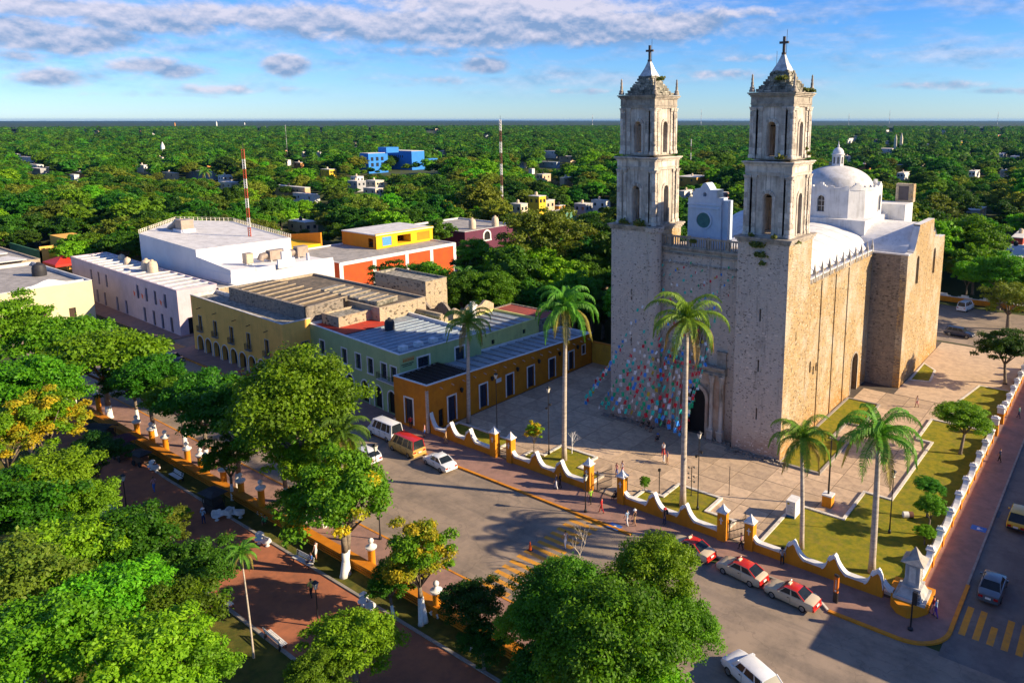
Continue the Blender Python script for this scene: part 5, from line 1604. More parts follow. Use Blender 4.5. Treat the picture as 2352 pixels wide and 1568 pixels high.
s.build('shaft', M_MON, mo)
s = MB(); s.box(mcx + .1 + .55, mcx + .1 + .59, mcy - .27, mcy + .27, 2.5, 3.9); s.box(mcx - .17, mcx + .37, mcy - .59, mcy - .55, 2.5, 3.9); s.build('panel', M_KERBW, mo)
s = MB()
for k in range(6): s.box(mcx + .1 + .59, mcx + .1 + .605, mcy - .2 + .02 * (k % 2), mcy + .18, 2.62 + k * .22, 2.70 + k * .22)
s.build('inscription', pm('inscription_grey', (.2, .2, .2)), mo)
s = MB(); s.box(mcx + .1 - .68, mcx + .1 + .68, mcy - .68, mcy + .68, 4.1, 4.28); s.frus(mcx + .1, mcy, 4.28, 4.7, .95, .95, .45, .45); s.frus(mcx + .1, mcy, 4.7, 5.5, .45, .45, .03, .03); s.build('pyramid_cap', pm('monument_cap', (.40, .36, .31), (.28, .25, .22), 2, .9, .4, dirt=.4), mo)
# ------------------------------------------------------------------ vegetation
M_BARK = pm('bark', (.20, .16, .12), (.11, .09, .07), 3, .95, .6, 12)
M_BARKP = pm('pale_bark', (.40, .36, .30), (.26, .23, .19), 2.5, .95, .5, 12)
M_LIME = pm('limewashed_bark', (.72, .71, .68), (.55, .54, .50), 2, .9, .3)
L_MID = leafmat('leaf_mid_green', (.036, .135, .004), (.090, .23, .007), (.05, .16, .005))
L_BRI = leafmat('leaf_bright_green', (.052, .19, .004), (.125, .31, .007), (.075, .23, .005))
L_DRK = leafmat('leaf_dark_green', (.018, .085, .005), (.042, .145, .007), (.024, .10, .006))
L_YEL = leafmat('leaf_yellow_green', (.24, .27, .008), (.50, .42, .015), (.13, .23, .010))
L_OLV = leafmat('leaf_olive', (.08, .14, .010), (.16, .21, .02), (.11, .16, .012))
L_PALM = leafmat('palm_frond', (.04, .14, .010), (.09, .21, .014), None, .25)
L_PALMD = leafmat('palm_frond_old', (.13, .11, .02), (.20, .17, .04), None, .25)
L_ORA = leafmat('leaf_orange', (.42, .22, .02), (.5, .32, .03), None, .3)
nr = np.random.RandomState(11)

def leaves_mesh(name, clumps, n, leaf, mats, seed, flat=.45, asp=.62, droop=0.0):
    """many leaf-sized faces spread round clump centres (c, radius, material index)"""
    r = np.random.RandomState(seed)
    tot = sum(c[1] ** 2 for c in clumps)
    V = []; MI = []
    for c, rad, mi, sq in clumps:
        k = max(6, int(n * rad * rad / tot))
        d = r.normal(size=(k, 3)); d /= np.linalg.norm(d, axis=1)[:, None]
        d[:, 2] = np.where(d[:, 2] < -.25, -d[:, 2] * .6, d[:, 2])
        rr = rad * (r.uniform(.35, 1.0, (k, 1)) ** .45) * (1 + .18 * r.normal(size=(k, 1)))
        p = np.array(c) + d * rr * np.array([1, 1, sq])
        nn = d * .55 + np.array([0, 0, flat]) + r.normal(size=(k, 3)) * .42
        nn /= np.linalg.norm(nn, axis=1)[:, None]
        t = np.cross(nn, r.normal(size=(k, 3))); t /= np.linalg.norm(t, axis=1)[:, None]
        b = np.cross(nn, t)
        s = leaf * r.uniform(.6, 1.35, (k, 1))
        q = np.stack([p - t * s, p - b * s * asp + nn * s * .12, p + t * s - np.array([0, 0, droop]) * s, p + b * s * asp + nn * s * .12], 1)
        V.append(q.reshape(-1, 3)); MI += [mi] * k
    V = np.concatenate(V); nf = len(V) // 4
    me = bpy.data.meshes.new(name)
    me.vertices.add(len(V)); me.vertices.foreach_set('co', V.ravel())
    me.loops.add(nf * 4); me.loops.foreach_set('vertex_index', np.arange(nf * 4))
    me.polygons.add(nf); me.polygons.foreach_set('loop_start', np.arange(nf) * 4); me.polygons.foreach_set('loop_total', np.full(nf, 4))
    for m in mats: me.materials.append(m)
    if len(mats) > 1: me.polygons.foreach_set('material_index', np.array(MI))
    me.update(); me.validate()
    return me

def crown_clumps(R, H, n, seed, gap=.0, flatb=.3, shape='dome', second=0.0, lobes=0):
    """clumps spread over several uneven lobes, so that the outline is broken and gaps stay open"""
    r = random.Random(seed); out = []
    L_ = [((0, 0, 0), .78)]
    nl = lobes or 6
    for k in range(nl):
        a = 2 * math.pi * (k + r.uniform(-.3, .3)) / nl; e = r.uniform(.42, .62)
        zz = r.uniform(-.15, .45) if shape != 'umb' else r.uniform(-.05, .2)
        L_.append(((e * math.cos(a), e * math.sin(a), zz), r.uniform(.36, .52)))
    L_.append(((r.uniform(-.2, .2), r.uniform(-.2, .2), .5 if shape != 'umb' else .25), .48))
    ga = math.pi * (3 - math.sqrt(5))
    tot = sum(q[1] ** 2 for q in L_)
    for (lc, lr) in L_:
        m = max(4, int(n * 1.5 * lr * lr / tot))
        for k in range(m):
            t = (k + .5) / m; z = 1 - t * (1 + flatb); rr = math.sqrt(max(0, 1 - z * z)); a = ga * k + r.uniform(-.4, .4)
            if r.random() < gap: continue
            e = lr * r.uniform(.75, 1.05)
            c = (R * (lc[0] + rr * math.cos(a) * e), R * (lc[1] + rr * math.sin(a) * e), H * (lc[2] + z * e))
            out.append((c, R * r.uniform(.13, .24), 1 if r.random() < second else 0, .72))
    out += [((r.uniform(-.3, .3) * R, r.uniform(-.3, .3) * R, r.uniform(-.1, .3) * H), R * .36, 0, .8) for _ in range(3)]
    return out

def trunk_mesh(name, h, r0, R, Hc, seed, mats, lime=0.0, nb=7, multi=1):
    """tapered trunk with limbs reaching into the crown; base at 0, crown centre at h"""
    r = random.Random(seed); s = MB()
    for q in range(multi):
        lean = Vector((r.uniform(-.12, .12), r.uniform(-.12, .12), 0)) * h * (1 if multi == 1 else 2.2)
        o = Vector((r.uniform(-.3, .3), r.uniform(-.3, .3), 0)) * (multi > 1)
        fork = o + lean * .5 + Vector((0, 0, h * .62))
        if lime:
            zl = min(lime, h * .5); m_ = o + lean * .5 * zl / (h * .62) + Vector((0, 0, zl))
            s.tube([o + Vector((0, 0, -.1)), o + Vector((0, 0, .25)) , m_], [r0 * 1.5, r0 * 1.12, r0 * .95], 9, 1)
            s.tube([m_, fork], [r0 * .95, r0 * .75], 9, 0)
        else:
            s.tube([o + Vector((0, 0, -.1)), o + Vector((0, 0, .3)), fork], [r0 * 1.5, r0 * 1.1, r0 * .75], 9, 0)
        for k in range(nb):
            a = 2 * math.pi * k / nb + r.uniform(-.4, .4)
            e = Vector((math.cos(a) * R * r.uniform(.5, .85), math.sin(a) * R * r.uniform(.5, .85), h + Hc * r.uniform(-.15, .6)))
            md = fork + (e - fork) * .5 + Vector((0, 0, Hc * r.uniform(0, .18)))
            s.tube([fork - Vector((0, 0, .15)), md, e], [r0 * .5, r0 * .3, r0 * .08], 5, 0)
            for j in range(2):
                e2 = md + Vector((r.uniform(-1, 1), r.uniform(-1, 1), r.uniform(.1, .8))) * R * .38
                s.tube([md, e2], [r0 * .24, r0 * .06], 4, 0)
    return s.mesh(name, mats, smooth='all')

# --- crowns used by the near trees (unit radius 5)
CR_ = {}
def near_crown(key, R, H, nc, nl, leaf, mats, seed, **kw):
    CR_[key] = (leaves_mesh('crown', crown_clumps(R, H, nc, seed, **kw), nl, leaf, mats, seed), R, H)
near_crown('round', 5, 4.0, 60, 21000, .155, [L_MID], 21, gap=.08)
near_crown('bright', 5, 3.6, 66, 23000, .15, [L_BRI], 22, gap=.06)
near_crown('umbrella', 5, 2.4, 60, 17000, .155, [L_BRI], 23, gap=.14, shape='umb', flatb=.15, lobes=8)
near_crown('loose', 5, 4.4, 52, 15000, .16, [L_MID, L_BRI], 24, gap=.24, second=.4)
near_crown('dark', 5, 4.4, 60, 19000, .16, [L_DRK], 25, gap=.08)
near_crown('yellow', 5, 5.0, 46, 15000, .17, [L_YEL, L_BRI], 26, gap=.16, second=.4)
near_crown('olive', 5, 4.2, 52, 14000, .155, [L_OLV], 27, gap=.2)
near_crown('blossom', 5, 4.6, 56, 19000, .16, [L_MID, L_YEL], 28, gap=.1, second=.07)
near_crown('big', 5, 4.0, 90, 36000, .115, [L_BRI, L_MID], 29, gap=.05, second=.25)
TRK = {}
def tree(name, label, x, y, z0, R, zc, kind, cat='tree', lime=0.0, r0=.28, group=None, hs=1.0, multi=1, bark=None, rot=None):
    """x,y: trunk foot; zc: height of crown centre; R: crown radius"""
    me, R0, H0 = CR_[kind]
    t = thing(name, label, cat, (x, y, z0), group=group)
    sc_ = R / R0
    c = bpy.data.objects.new('crown', me); COL.objects.link(c); c.parent = t; c.location = (0, 0, zc - z0); c.scale = (sc_, sc_, sc_ * hs)
    c.rotation_euler = (0, 0, rnd.uniform(0, 6.28) if rot is None else rot)
    tm = trunk_mesh('trunk', zc - z0, r0, R * .85, H0 * sc_ * hs, rnd.randint(0, 9999), [bark or M_BARK, M_LIME], lime, multi=multi)
    link('trunk', tm, t)
    return t
def ct(px, py, zc): p = at(px, py, zc); return p.x, p.y
# big trees of the square's near corner and the park
x, y = ct(1500, 1335, 8.0)
bt = tree('broad_tree', 'big dense bright tree overhanging the near road beside the crossing', -29.0, 35.9, .1, 4.0, 7.6, 'big', r0=.5)
for (px_, py_, zz_, rr_2, kd_) in ((1500, 1330, 8.2, 3.7, 'big'), (1400, 1490, 7.6, 5.0, 'big'), (1285, 1370, 6.6, 3.1, 'big'), (1560, 1450, 6.5, 3.0, 'big'), (1205, 1440, 4.8, 2.3, 'bright')):
    p_ = at(px_, py_, zz_); sc_ = rr_2 / 5
    c_ = bpy.data.objects.new('crown', CR_[kd_][0]); COL.objects.link(c_); c_.parent = bt
    c_.location = (p_.x + 29.0, p_.y - 35.9, zz_ - .1); c_.scale = (sc_, sc_, sc_ * 1.05); c_.rotation_euler = (0, 0, px_ * .7)
x, y = ct(1260, 1545, 5); tree('broad_tree', 'dark leafy tree at the bottom edge left of the big near tree', x, y, .1, 3.2, 4.6, 'round', r0=.3)
x, y = ct(1500, 1600, 5); tree('broad_tree', 'leafy tree at the bottom edge under the big near tree', x - 1, y - .5, .1, 3.6, 5.0, 'bright', r0=.35)
tree('shade_tree', 'tall tree with whitewashed forked trunk beside the park wall', -54.8, 36.0, .1, 5.0, 7.0, 'blossom', lime=2.6, r0=.32, hs=1.15, multi=2)
tree('shade_tree', 'tallest full green tree standing before the green building', -66.2, 38.9, .1, 7.2, 11.6, 'big', lime=2.2, r0=.42, hs=1.15)
tree('shade_tree', 'lower bright tree crowded under the tallest green tree', -63.6, 39.6, .1, 4.6, 6.2, 'bright', lime=1.8, r0=.24)
tree('shade_tree', 'mid green tree filling in left of the tallest green tree', -71.2, 40.2, .1, 4.8, 7.2, 'round', lime=1.8, r0=.24)
tree('shade_tree', 'dense green tree left of the tallest park tree', -78.5, 38.6, .1, 5.4, 8.3, 'round', lime=1.9, r0=.3)
tree('shade_tree', 'green tree behind the middle of the park wall', -87.5, 39.6, .1, 5.2, 7.4, 'round', lime=1.9, r0=.28)
tree('shade_tree', 'bright crowned tree over the park pillars', -94.5, 40.4, .1, 4.2, 6.2, 'bright', lime=1.9, r0=.26)
tree('shade_tree', 'green tree over the maroon kiosk end of the park wall', -101, 39.6, .1, 4.8, 7.0, 'round', lime=1.9, r0=.26)
tree('shade_tree', 'low green tree at the far end of the park wall', -107.5, 40.2, .1, 4.0, 5.6, 'dark', lime=1.9, r0=.22)
tree('shade_tree', 'small olive tree between the park wall pillars', -76.5, 37.0, .1, 2.8, 4.6, 'loose', lime=1.9, r0=.16)
x, y = ct(270, 760, 8.6)
tree('spreading_tree', 'wide umbrella crowned tree before the pale yellow building', -112.5, 38.6, .1, 8.6, 8.6, 'umbrella', lime=1.8, r0=.4)
tree('spreading_tree', 'loose spreading tree left of the umbrella crowned tree', -124, 37.5, .1, 7.8, 9.2, 'umbrella', lime=1.8, r0=.4)
tree('spreading_tree', 'tall tree with sky gaps at the far left edge', -131, 33.5, .1, 6.4, 10.5, 'loose', r0=.4)
x, y = ct(60, 900, 9); tree('park_tree', 'large green tree at the left edge above the yellow one', x, y, .1, 6.2, 8.6, 'bright', r0=.4)
x, y = ct(105, 985, 7); tree('flame_tree', 'golden yellow leaved tree at the left edge', x, y, .1, 4.6, 7.2, 'yellow', r0=.3)
x, y = ct(20, 1010, 8); tree('flame_tree', 'taller yellow leaved tree cut by the left edge', x, y, .1, 4.2, 8.0, 'yellow', r0=.3)
LST = [(110, 1120, 7, 4.6, 'bright', 'bright green tree below the yellow trees'), (200, 1165, 5.5, 3.2, 'round', 'dark rounded tree beside the park path lamp'), (30, 1180, 7, 4.8, 'loose', 'loose green tree at the left edge'),
       (290, 1280, 6.2, 4.3, 'round', 'broad round tree in the middle of the park trees'), (450, 1320, 5.2, 3.2, 'dark', 'dark round tree with white trunk by the park path'), (150, 1300, 7, 4.6, 'bright', 'bright broad tree of the lower left park'),
       (30, 1370, 7.5, 4.6, 'olive', 'olive toned tree at the lower left edge'), (250, 1420, 7, 4.4, 'bright', 'bright leafy tree near the bottom left'), (400, 1450, 6.0, 3.4, 'loose', 'loose bright tree near the park lawn'),
       (110, 1500, 8, 4.4, 'bright', 'leafy tree in the bottom left corner'), (330, 1550, 7.5, 4.2, 'bright', 'tree cut by the bottom edge, left part'), (440, 1575, 6, 3.0, 'loose', 'small loose tree cut by the bottom edge'), (370, 1230, 4.5, 2.6, 'olive', 'pinkish olive shrub tree by the path'),
       (220, 1050, 6.5, 3.0, 'dark', 'dark small tree behind the yellow tree'), (160, 840, 6.0, 4.2, 'dark', 'dark shaded tree under the umbrella tree'),
       (815, 1490, 4.6, 3.3, 'bright', 'vivid round tree at the bottom of the path'), (735, 1555, 4.6, 2.4, 'round', 'round tree at the bottom edge beside the path')]
for (px, py, zc, R, kd, lab) in LST:
    x, y = ct(px, py, zc)
    tree('park_tree', lab, x, y, .1, R, zc, kd, lime=1.6, r0=.2 + R * .02)
tree('yellowing_tree', 'small yellow green tree beside the near road kerb', -44.2, 35.8, .1, 3.3, 5.3, 'yellow', lime=2.3, r0=.2, hs=1.1, multi=2)
x, y = ct(900, 1345, 3); tree('park_tree', 'small dark tree left of the yellow green tree', x, y, .1, 2.0, 3.2, 'round', lime=1.2, r0=.13)
tree('park_tree', 'small dark tree leaning over the park wall near the big tree', -38.4, 35.9, .1, 2.5, 3.9, 'dark', lime=1.6, r0=.16)
x, y = ct(1110, 1475, 2.5); tree('park_shrub', 'dark shrub under the wall near the bottom', x, y, .1, 1.9, 2.2, 'dark', r0=.12, cat='shrub')
x, y = ct(720, 1150, 3.5); tree('park_shrub', 'flowering dark shrub tree left of the forked trunk', x - 1, y, .1, 3.0, 3.4, 'blossom', r0=.16, cat='shrub')
x, y = ct(410, 1180, 2); tree('park_shrub', 'orange leaved shrub by the park lamp', x, y, .1, 1.3, 1.5, 'yellow', r0=.08, cat='shrub')
# gardens
tree('garden_tree', 'green tree with layered crown in the church side garden', -14.6, 96.0, .2, 3.7, 4.7, 'bright', r0=.2, hs=.7)
tree('garden_tree', 'dark green tree beside the far end of the street wall', -14.0, 127.5, .2, 4.6, 5.4, 'dark', r0=.24, hs=.9)
tree('garden_tree', 'bushy tree against the street wall near the corner', -13.5, 74.2, .2, 1.6, 3.2, 'round', r0=.1)
tree('garden_tree', 'small tree with double crown near the barrel', -14.4, 77.8, .2, 1.7, 3.6, 'bright', r0=.1, hs=.6)
tree('garden_shrub', 'low round shrub by the street wall posts', -13.4, 72.3, .2, 1.1, 1.4, 'bright', r0=.07, cat='shrub')
tree('garden_shrub', 'yellowish young tree left of the central gate', -57.0, 64.6, .2, 1.25, 2.9, 'yellow', r0=.08, cat='shrub', hs=1.3)
tree('garden_shrub', 'small conical green shrub inside the right front wall', -41.0, 64.9, .2, .62, 1.3, 'bright', r0=.05, cat='shrub', hs=1.7)
# trees behind the buildings of the left side and the church
BK = [(905, 650, 6, 5.6, 'dark', 'dark tree before the red hotel wall'), (990, 655, 6, 6.0, 'round', 'round tree in the yard behind the ruin'), (1100, 600, 9, 6.0, 'round', 'tall green tree before the purple building'), (1060, 680, 7.5, 5.8, 'round', 'tree above the ruined walls'),
      (1130, 675, 8, 6.0, 'bright', 'bright tree over the lime annex'), (1250, 570, 12.5, 10.5, 'olive', 'large olive tree with pale branches behind the plaza'), (1180, 610, 9.5, 7.0, 'bright', 'leafy tree left of the large olive tree'),
      (1355, 545, 10, 7.0, 'dark', 'dark tall tree touching the left tower'), (1360, 640, 8, 5.6, 'dark', 'dark tree under the left tower belfry'), (1320, 680, 7.5, 5.6, 'round', 'tree behind the yard wall'), (1240, 690, 5, 4.2, 'round', 'shaded tree behind the second palm'),
      (1385, 720, 5, 4.4, 'dark', 'dark tree squeezed between yard wall and tower')]
for (px, py, zc, R, kd, lab) in BK:
    x, y = ct(px, py, zc); tree('yard_tree', lab, x, y, 0, R, zc, kd, r0=.35, bark=M_BARKP if kd == 'olive' else None)
BR = [(2235, 570, 9, 9.5, 'round', 'very large round tree behind the transept'), (2300, 640, 7, 6.5, 'round', 'tree below the large round tree on the right'), (2320, 700, 5, 5.2, 'olive', 'greyish feathery tree over the back street'), (2200, 470, 9, 8, 'dark', 'dark tree above the transept gable')]
for (px, py, zc, R, kd, lab) in BR:
    x, y = ct(px, py, zc); tree('street_tree', lab, x, y, 0, R, zc, kd, r0=.4)

# --- royal palms
def palm_fronds(name, seed, L=3.6, n=15, dr=1.0):
    """feathery fronds: arched midrib with two rows of narrow hanging leaflets"""
    r = random.Random(seed); s = MB()
    els = [84, 72, 60, 50, 40, 30, 20, 8, -6, -22]
    for k in range(n):
        a = 2.39996 * k + r.uniform(-.15, .15)
        el = R_(els[int(k * len(els) / n)] + r.uniform(-5, 5))
        l = L * r.uniform(.9, 1.08); mi = 1 if k >= n - 3 else 0
        pts = []; p = Vector((0, 0, 0)); e = el; ns = 12
        for j in range(ns + 1):
            pts.append(p.copy())
            p = p + Vector((math.cos(a) * math.cos(e), math.sin(a) * math.cos(e), math.sin(e))) * l / ns
            if e > -1.30: e -= (.07 + .17 * j / ns) * dr
        s.tube(pts[::3], [.055, .045, .035, .022, .01], 4, mi)
        M = 44
        for j in range(3, M):
            f = j / M * ns; i = min(int(f), ns - 1); c = pts[i] + (pts[i + 1] - pts[i]) * (f - i); d = (pts[i + 1] - pts[i]).normalized()
            side = Vector((-math.sin(a), math.cos(a), 0)); upv = side.cross(d)
            if upv.z < 0: upv = -upv
            w = (.66 * math.sin(min(1, .15 + j / M * .95) * math.pi) ** .5 + .08)
            for sg in (-1, 1):
                ww = w * r.uniform(.8, 1.1)
                md = c + side * sg * ww * .45 + d * .12 + upv * .10
                tip = c + side * sg * ww * .72 + d * r.uniform(.2, .38) - Vector((0, 0, ww * r.uniform(.25, .65)))
                b_ = d * .034
                s.poly([c - b_, c + b_, md + b_ * 1.2, md - b_ * 1.2], mi); s.poly([md - b_ * 1.2, md + b_ * 1.2, tip + b_ * .3, tip - b_ * .3], mi)
    return s.mesh(name, [L_PALM, L_PALMD])
PF = [palm_fronds('fronds', 31, L=4.2, n=20, dr=1.45), palm_fronds('fronds', 32, L=4.3, n=21, dr=1.55), palm_fronds('fronds', 33, L=4.3, n=20, dr=1.35)]
M_PTR = pm('palm_trunk', (.46, .40, .33), (.30, .26, .22), 1.2, .9, .3, stretch=(1, 1, 4), dirt=.4, dirtc=(.16, .13, .10))
M_CSH = pm('palm_crownshaft', (.18, .22, .05), (.28, .24, .08), 1.5, .6)
def palm(label, x, y, z0, top, R=1.0, v=0, r0=.24, lean=(0, 0), name='royal_palm', group=None):
    t = thing(name, label, 'palm tree', (x, y, z0), group=group)
    h = top - z0 - 1.2; s = MB(); n = 9
    P_ = lambda z: Vector((lean[0] * (z / h) ** 1.5, lean[1] * (z / h) ** 1.5, z))
    s.tube([P_(h * k / n) - Vector((0, 0, .1 if k == 0 else 0)) for k in range(n + 1)], [r0 * (1.45 if k == 0 else 1.12 - .38 * k / n + .10 * math.sin(k / n * math.pi)) for k in range(n + 1)], 10)
    s.build('trunk', M_PTR, t, smooth='all', w=False)
    s = MB(); p = P_(h); s.tube([p - Vector((0, 0, .05)), p + Vector((0, 0, .6)), p + Vector((0, 0, 1.4))], [r0 * .78, r0 * .8, r0 * .4], 8); s.build('crownshaft', M_CSH, t, smooth='all', w=False)
    f = bpy.data.objects.new('fronds', PF[v]); COL.objects.link(f); f.parent = t; f.location = (p.x, p.y, p.z + 1.2); f.scale = (R, R, R); f.rotation_euler = (0, 0, rnd.uniform(0, 6))
    return t
def palm_at(label, bx, by, tx, ty, R, v, z0=.2, **kw):
    b = at(bx, by, z0)
    lo, hi = 1, 60
    for _ in range(40):
        m = (lo + hi) / 2
        lo, hi = (m, hi) if proj((b.x, b.y, m))[1] > ty else (lo, m)
    px_ = proj((b.x, b.y, lo))[0]; dd = proj((b.x, b.y, lo))[2]
    sh = (tx - px_) * dd / FPX
    return palm(label, b.x, b.y, z0, lo, R, v, lean=(sh * CR.x, sh * CR.y), **kw)
palm_at('royal palm with leaning trunk nearest the ochre building', 1077, 970, 1075, 740, 1.06, 0)
palm_at('tallest royal palm left of the central gateway', 1296, 1057, 1299, 708, 1.20, 1, r0=.26)
palm_at('tall royal palm before the church door', 1568, 1162, 1578, 735, 1.20, 2, r0=.29)
palm_at('short royal palm by the white cabinet', 1841, 1260, 1843, 1010, .96, 0, r0=.2)
palm_at('royal palm nearest the corner monument', 2002, 1315, 2020, 1003, 1.20, 1, r0=.27)
palm_at('slender young palm over the park path', 583, 1510, 555, 1270, .38, 2, r0=.07, z0=.1, name='young_palm')
palm_at('palm rising through the tallest park tree', 790, 1240, 783, 1000, .9, 0, r0=.13, z0=.1, name='park_palm')
for i, (px, py, top, R) in enumerate(((1065, 640, 9, 1.1), (1010, 670, 8, .9), (470, 395, 12, 1.2))):
    x, y = ct(px, py, top)
    palm(['coconut palm with yellowish fronds behind the ruin', 'small palm beside the coconut palm', 'feathery palm in the far left wood'][i], x, y, 0, top, R, i, name='coconut_palm')

# bare tree by the crossing
def bare(label, x, y, h, seed, m, name='bare_tree', cat='tree'):
    r = random.Random(seed); t = thing(name, label, cat, (x, y, 0)); s = MB()
    def br(p, d, l, w, k):
        q = p + d * l; s.tube([p, (p + q) / 2 + Vector((r.uniform(-.05, .05), r.uniform(-.05, .05), 0)) * l, q], [w, w * .8, w * .6], 4)
        if k > 0:
            for _ in range(3): br(q, (d + Vector((r.uniform(-.8, .8), r.uniform(-.8, .8), r.uniform(-.1, .5)))).normalized(), l * r.uniform(.55, .8), w * .55, k - 1)
    br(Vector((0, 0, 0)), Vector((.05, 0, 1)), h * .35, .09 * h / 4, 4)
    s.build('branches', m, t, w=False); return t
p = at(1330, 1310); bare('leafless pale tree on the near corner by the crossing', p.x, p.y, 4.6, 4, M_BARKP)
bare('small white wire tree sculpture inside the front garden', -53.5, 67.7, 3.4, 9, M_WHITE, 'wire_tree', 'sculpture')
# ------------------------------------------------------------------ vehicles
def paint(name, c, rough=.3, metal=0.0):
    return pm(name, c, tuple(q * .9 for q in c), 2, rough, spec=.5, coat=.6, metal=metal)
M_TYRE = pm('tyre_rubber', (.018, .018, .018), None, 5, .9); M_RIM = pm('wheel_rim', (.42, .42, .43), None, 2, .35, metal=.7)
M_TAIL = pm('tail_lamp', (.40, .01, .008), None, 2, .25, spec=.6); M_HEAD = pm('head_lamp', (.75, .75, .72), None, 2, .15, spec=.7)
M_PLATE = pm('number_plate', (.7, .7, .68), None, 2, .5); M_BUMP = pm('bumper_black', (.03, .03, .032), None, 2, .6)
M_CGL = pm('car_glass', (.008, .012, .016), (.014, .02, .026), 2, .22, spec=.35)

def car(name, label, cat, x, y, heading, L, W, H, lower, green, body, roofm=None, bump=None, z0=0.0, group=None, wheelr=.30, lowerm=None, roofbox=None, antenna=False):
    """lower: list (t, z_bottom, z_belt, halfwidth fraction) along the length 0=front..1=rear;
       green: (t0 base front, t1 roof front, t2 roof rear, t3 base rear, number of side panes)"""
    t = thing(name, label, cat, (x, y, z0), heading, group); t.scale = (1.08,) * 3
    X = lambda q: L * (.5 - q)        # front at +x
    s = MB(); rings = []
    for (q, zb, zt, wf) in lower:
        hw = W / 2 * wf
        rings.append([(X(q), -hw * .90, zb), (X(q), -hw, zb + .12), (X(q), -hw * 1.0, zb + (zt - zb) * .62), (X(q), -hw * .93, zt - .03), (X(q), -hw * .78, zt + .015),
                      (X(q), hw * .78, zt + .015), (X(q), hw * .93, zt - .03), (X(q), hw, zb + (zt - zb) * .62), (X(q), hw, zb + .12), (X(q), hw * .90, zb)])
    n = 10; i0 = len(s.v)
    for r_ in rings: s.v += r_
    for j in range(len(rings) - 1):
        for k in range(n):
            k2 = (k + 1) % n
            s.f.append((i0 + j * n + k, i0 + (j + 1) * n + k, i0 + (j + 1) * n + k2, i0 + j * n + k2)); s.m.append(0)
    s.f.append(tuple(i0 + k for k in range(n))); s.m.append(0)
    j = len(rings) - 1; s.f.append(tuple(i0 + j * n + k for k in reversed(range(n)))); s.m.append(0)
    bd = s.build('body', body, t, smooth=True, w=False)
    t0, t1, t2, t3, npn = green
    def belt(q):
        for a, b_ in zip(lower, lower[1:]):
            if a[0] <= q <= b_[0]: return a[2] + (b_[2] - a[2]) * (q - a[0]) / (b_[0] - a[0])
        return lower[-1][2]
    wb, wr = W / 2 * .86, W / 2 * .70
    B = [Vector((X(t0), 0, belt(t0))), Vector((X(t1), 0, H - .05)), Vector((X(t2), 0, H - .05)), Vector((X(t3), 0, belt(t3)))]
    def P(q, sd, up): return Vector((q.x, sd * (wr if up else wb), q.z))
    def band(mb, a, b_, c, d, m=0, off=0.0):
        mb.poly([a, b_, c, d], m)
    # glass
    g = MB(); g.poly([P(B[0], -1, 0), P(B[0], 1, 0), P(B[1], 1, 1), P(B[1], -1, 1)]); g.build('windscreen', M_CGL, t, w=False)
    g = MB(); g.poly([P(B[3], 1, 0), P(B[3], -1, 0), P(B[2], -1, 1), P(B[2], 1, 1)]); g.build('rear_window', M_CGL, t, w=False)
    # pillars behind the panes (paint) and side panes slightly proud
    pl = MB()
    for sd in (-1, 1):
        q = [P(B[0], sd, 0), P(B[3], sd, 0), P(B[2], sd, 1), P(B[1], sd, 1)]
        pl.poly(q if sd < 0 else q[::-1])
    for (a, c) in ((B[0], B[1]), (B[3], B[2])):
        for sd in (-1, 1):
            pl.tube([P(a, sd * 1.0, 0), P(c, sd * 1.0, 1)], .05, 5, 1)
    pl.build('pillars', [body, roofm or body], t, w=False)
    for sd in (-1, 1):
        for k in range(npn):
            a, b_ = (k + .06) / npn, (k + .94) / npn
            def Q(f, up):
                lo = B[0] + (B[3] - B[0]) * f; hi = B[1] + (B[2] - B[1]) * f
                p = Vector((lo.x + (hi.x - lo.x) * up, 0, lo.z + (hi.z - lo.z) * up)); w = wb + (wr - wb) * up + .012
                return Vector((p.x, sd * w, p.z))
            a_ = max(a, .10) if k == 0 else a; c_ = min(b_, .90) if k == npn - 1 else b_
            q = [Q(a_, .05), Q(c_, .05), Q(c_, .93), Q(a_, .93)]
            g = MB(); g.poly(q if sd < 0 else q[::-1]); g.build('side_window', M_CGL, t, w=False)
    rf = MB(); rr_ = []
    for (q, dz, ww) in ((B[1] + Vector((.06, 0, 0)), 0, 1.0), (B[1] - Vector((.12, 0, 0)), .05, .96), ((B[1] + B[2]) / 2, .07, .98), (B[2] + Vector((.12, 0, 0)), .05, .96), (B[2] - Vector((.05, 0, 0)), 0, 1.0)):
        rr_.append([(q.x, -wr * ww - .02, q.z - .01), (q.x, -wr * .8 * ww, q.z + dz * .8), (q.x, 0, q.z + dz + .01), (q.x, wr * .8 * ww, q.z + dz * .8), (q.x, wr * ww + .02, q.z - .01)])
    i0 = len(rf.v)
    for r_ in rr_: rf.v += r_
    for j in range(4):
        for k in range(4):
            rf.f.append((i0 + j * 5 + k, i0 + (j + 1) * 5 + k, i0 + (j + 1) * 5 + k + 1, i0 + j * 5 + k + 1)); rf.m.append(0)
    rf.build('roof', roofm or body, t, smooth='all', w=False)
    for fx in (.19, .80):
        for sd in (-1, 1):
            w_ = bpy.data.objects.new('wheel', WHEEL[0]); COL.objects.link(w_); w_.parent = t; w_.location = (X(fx), sd * (W / 2 - .09), wheelr); w_.scale = (wheelr / .3, 1, wheelr / .3)
            w_.rotation_euler = (0, 0, 0 if sd < 0 else math.pi)
            ri = bpy.data.objects.new('rim', WHEEL[1]); COL.objects.link(ri); ri.parent = w_
        # dark arches
    bm_ = bump or M_BUMP
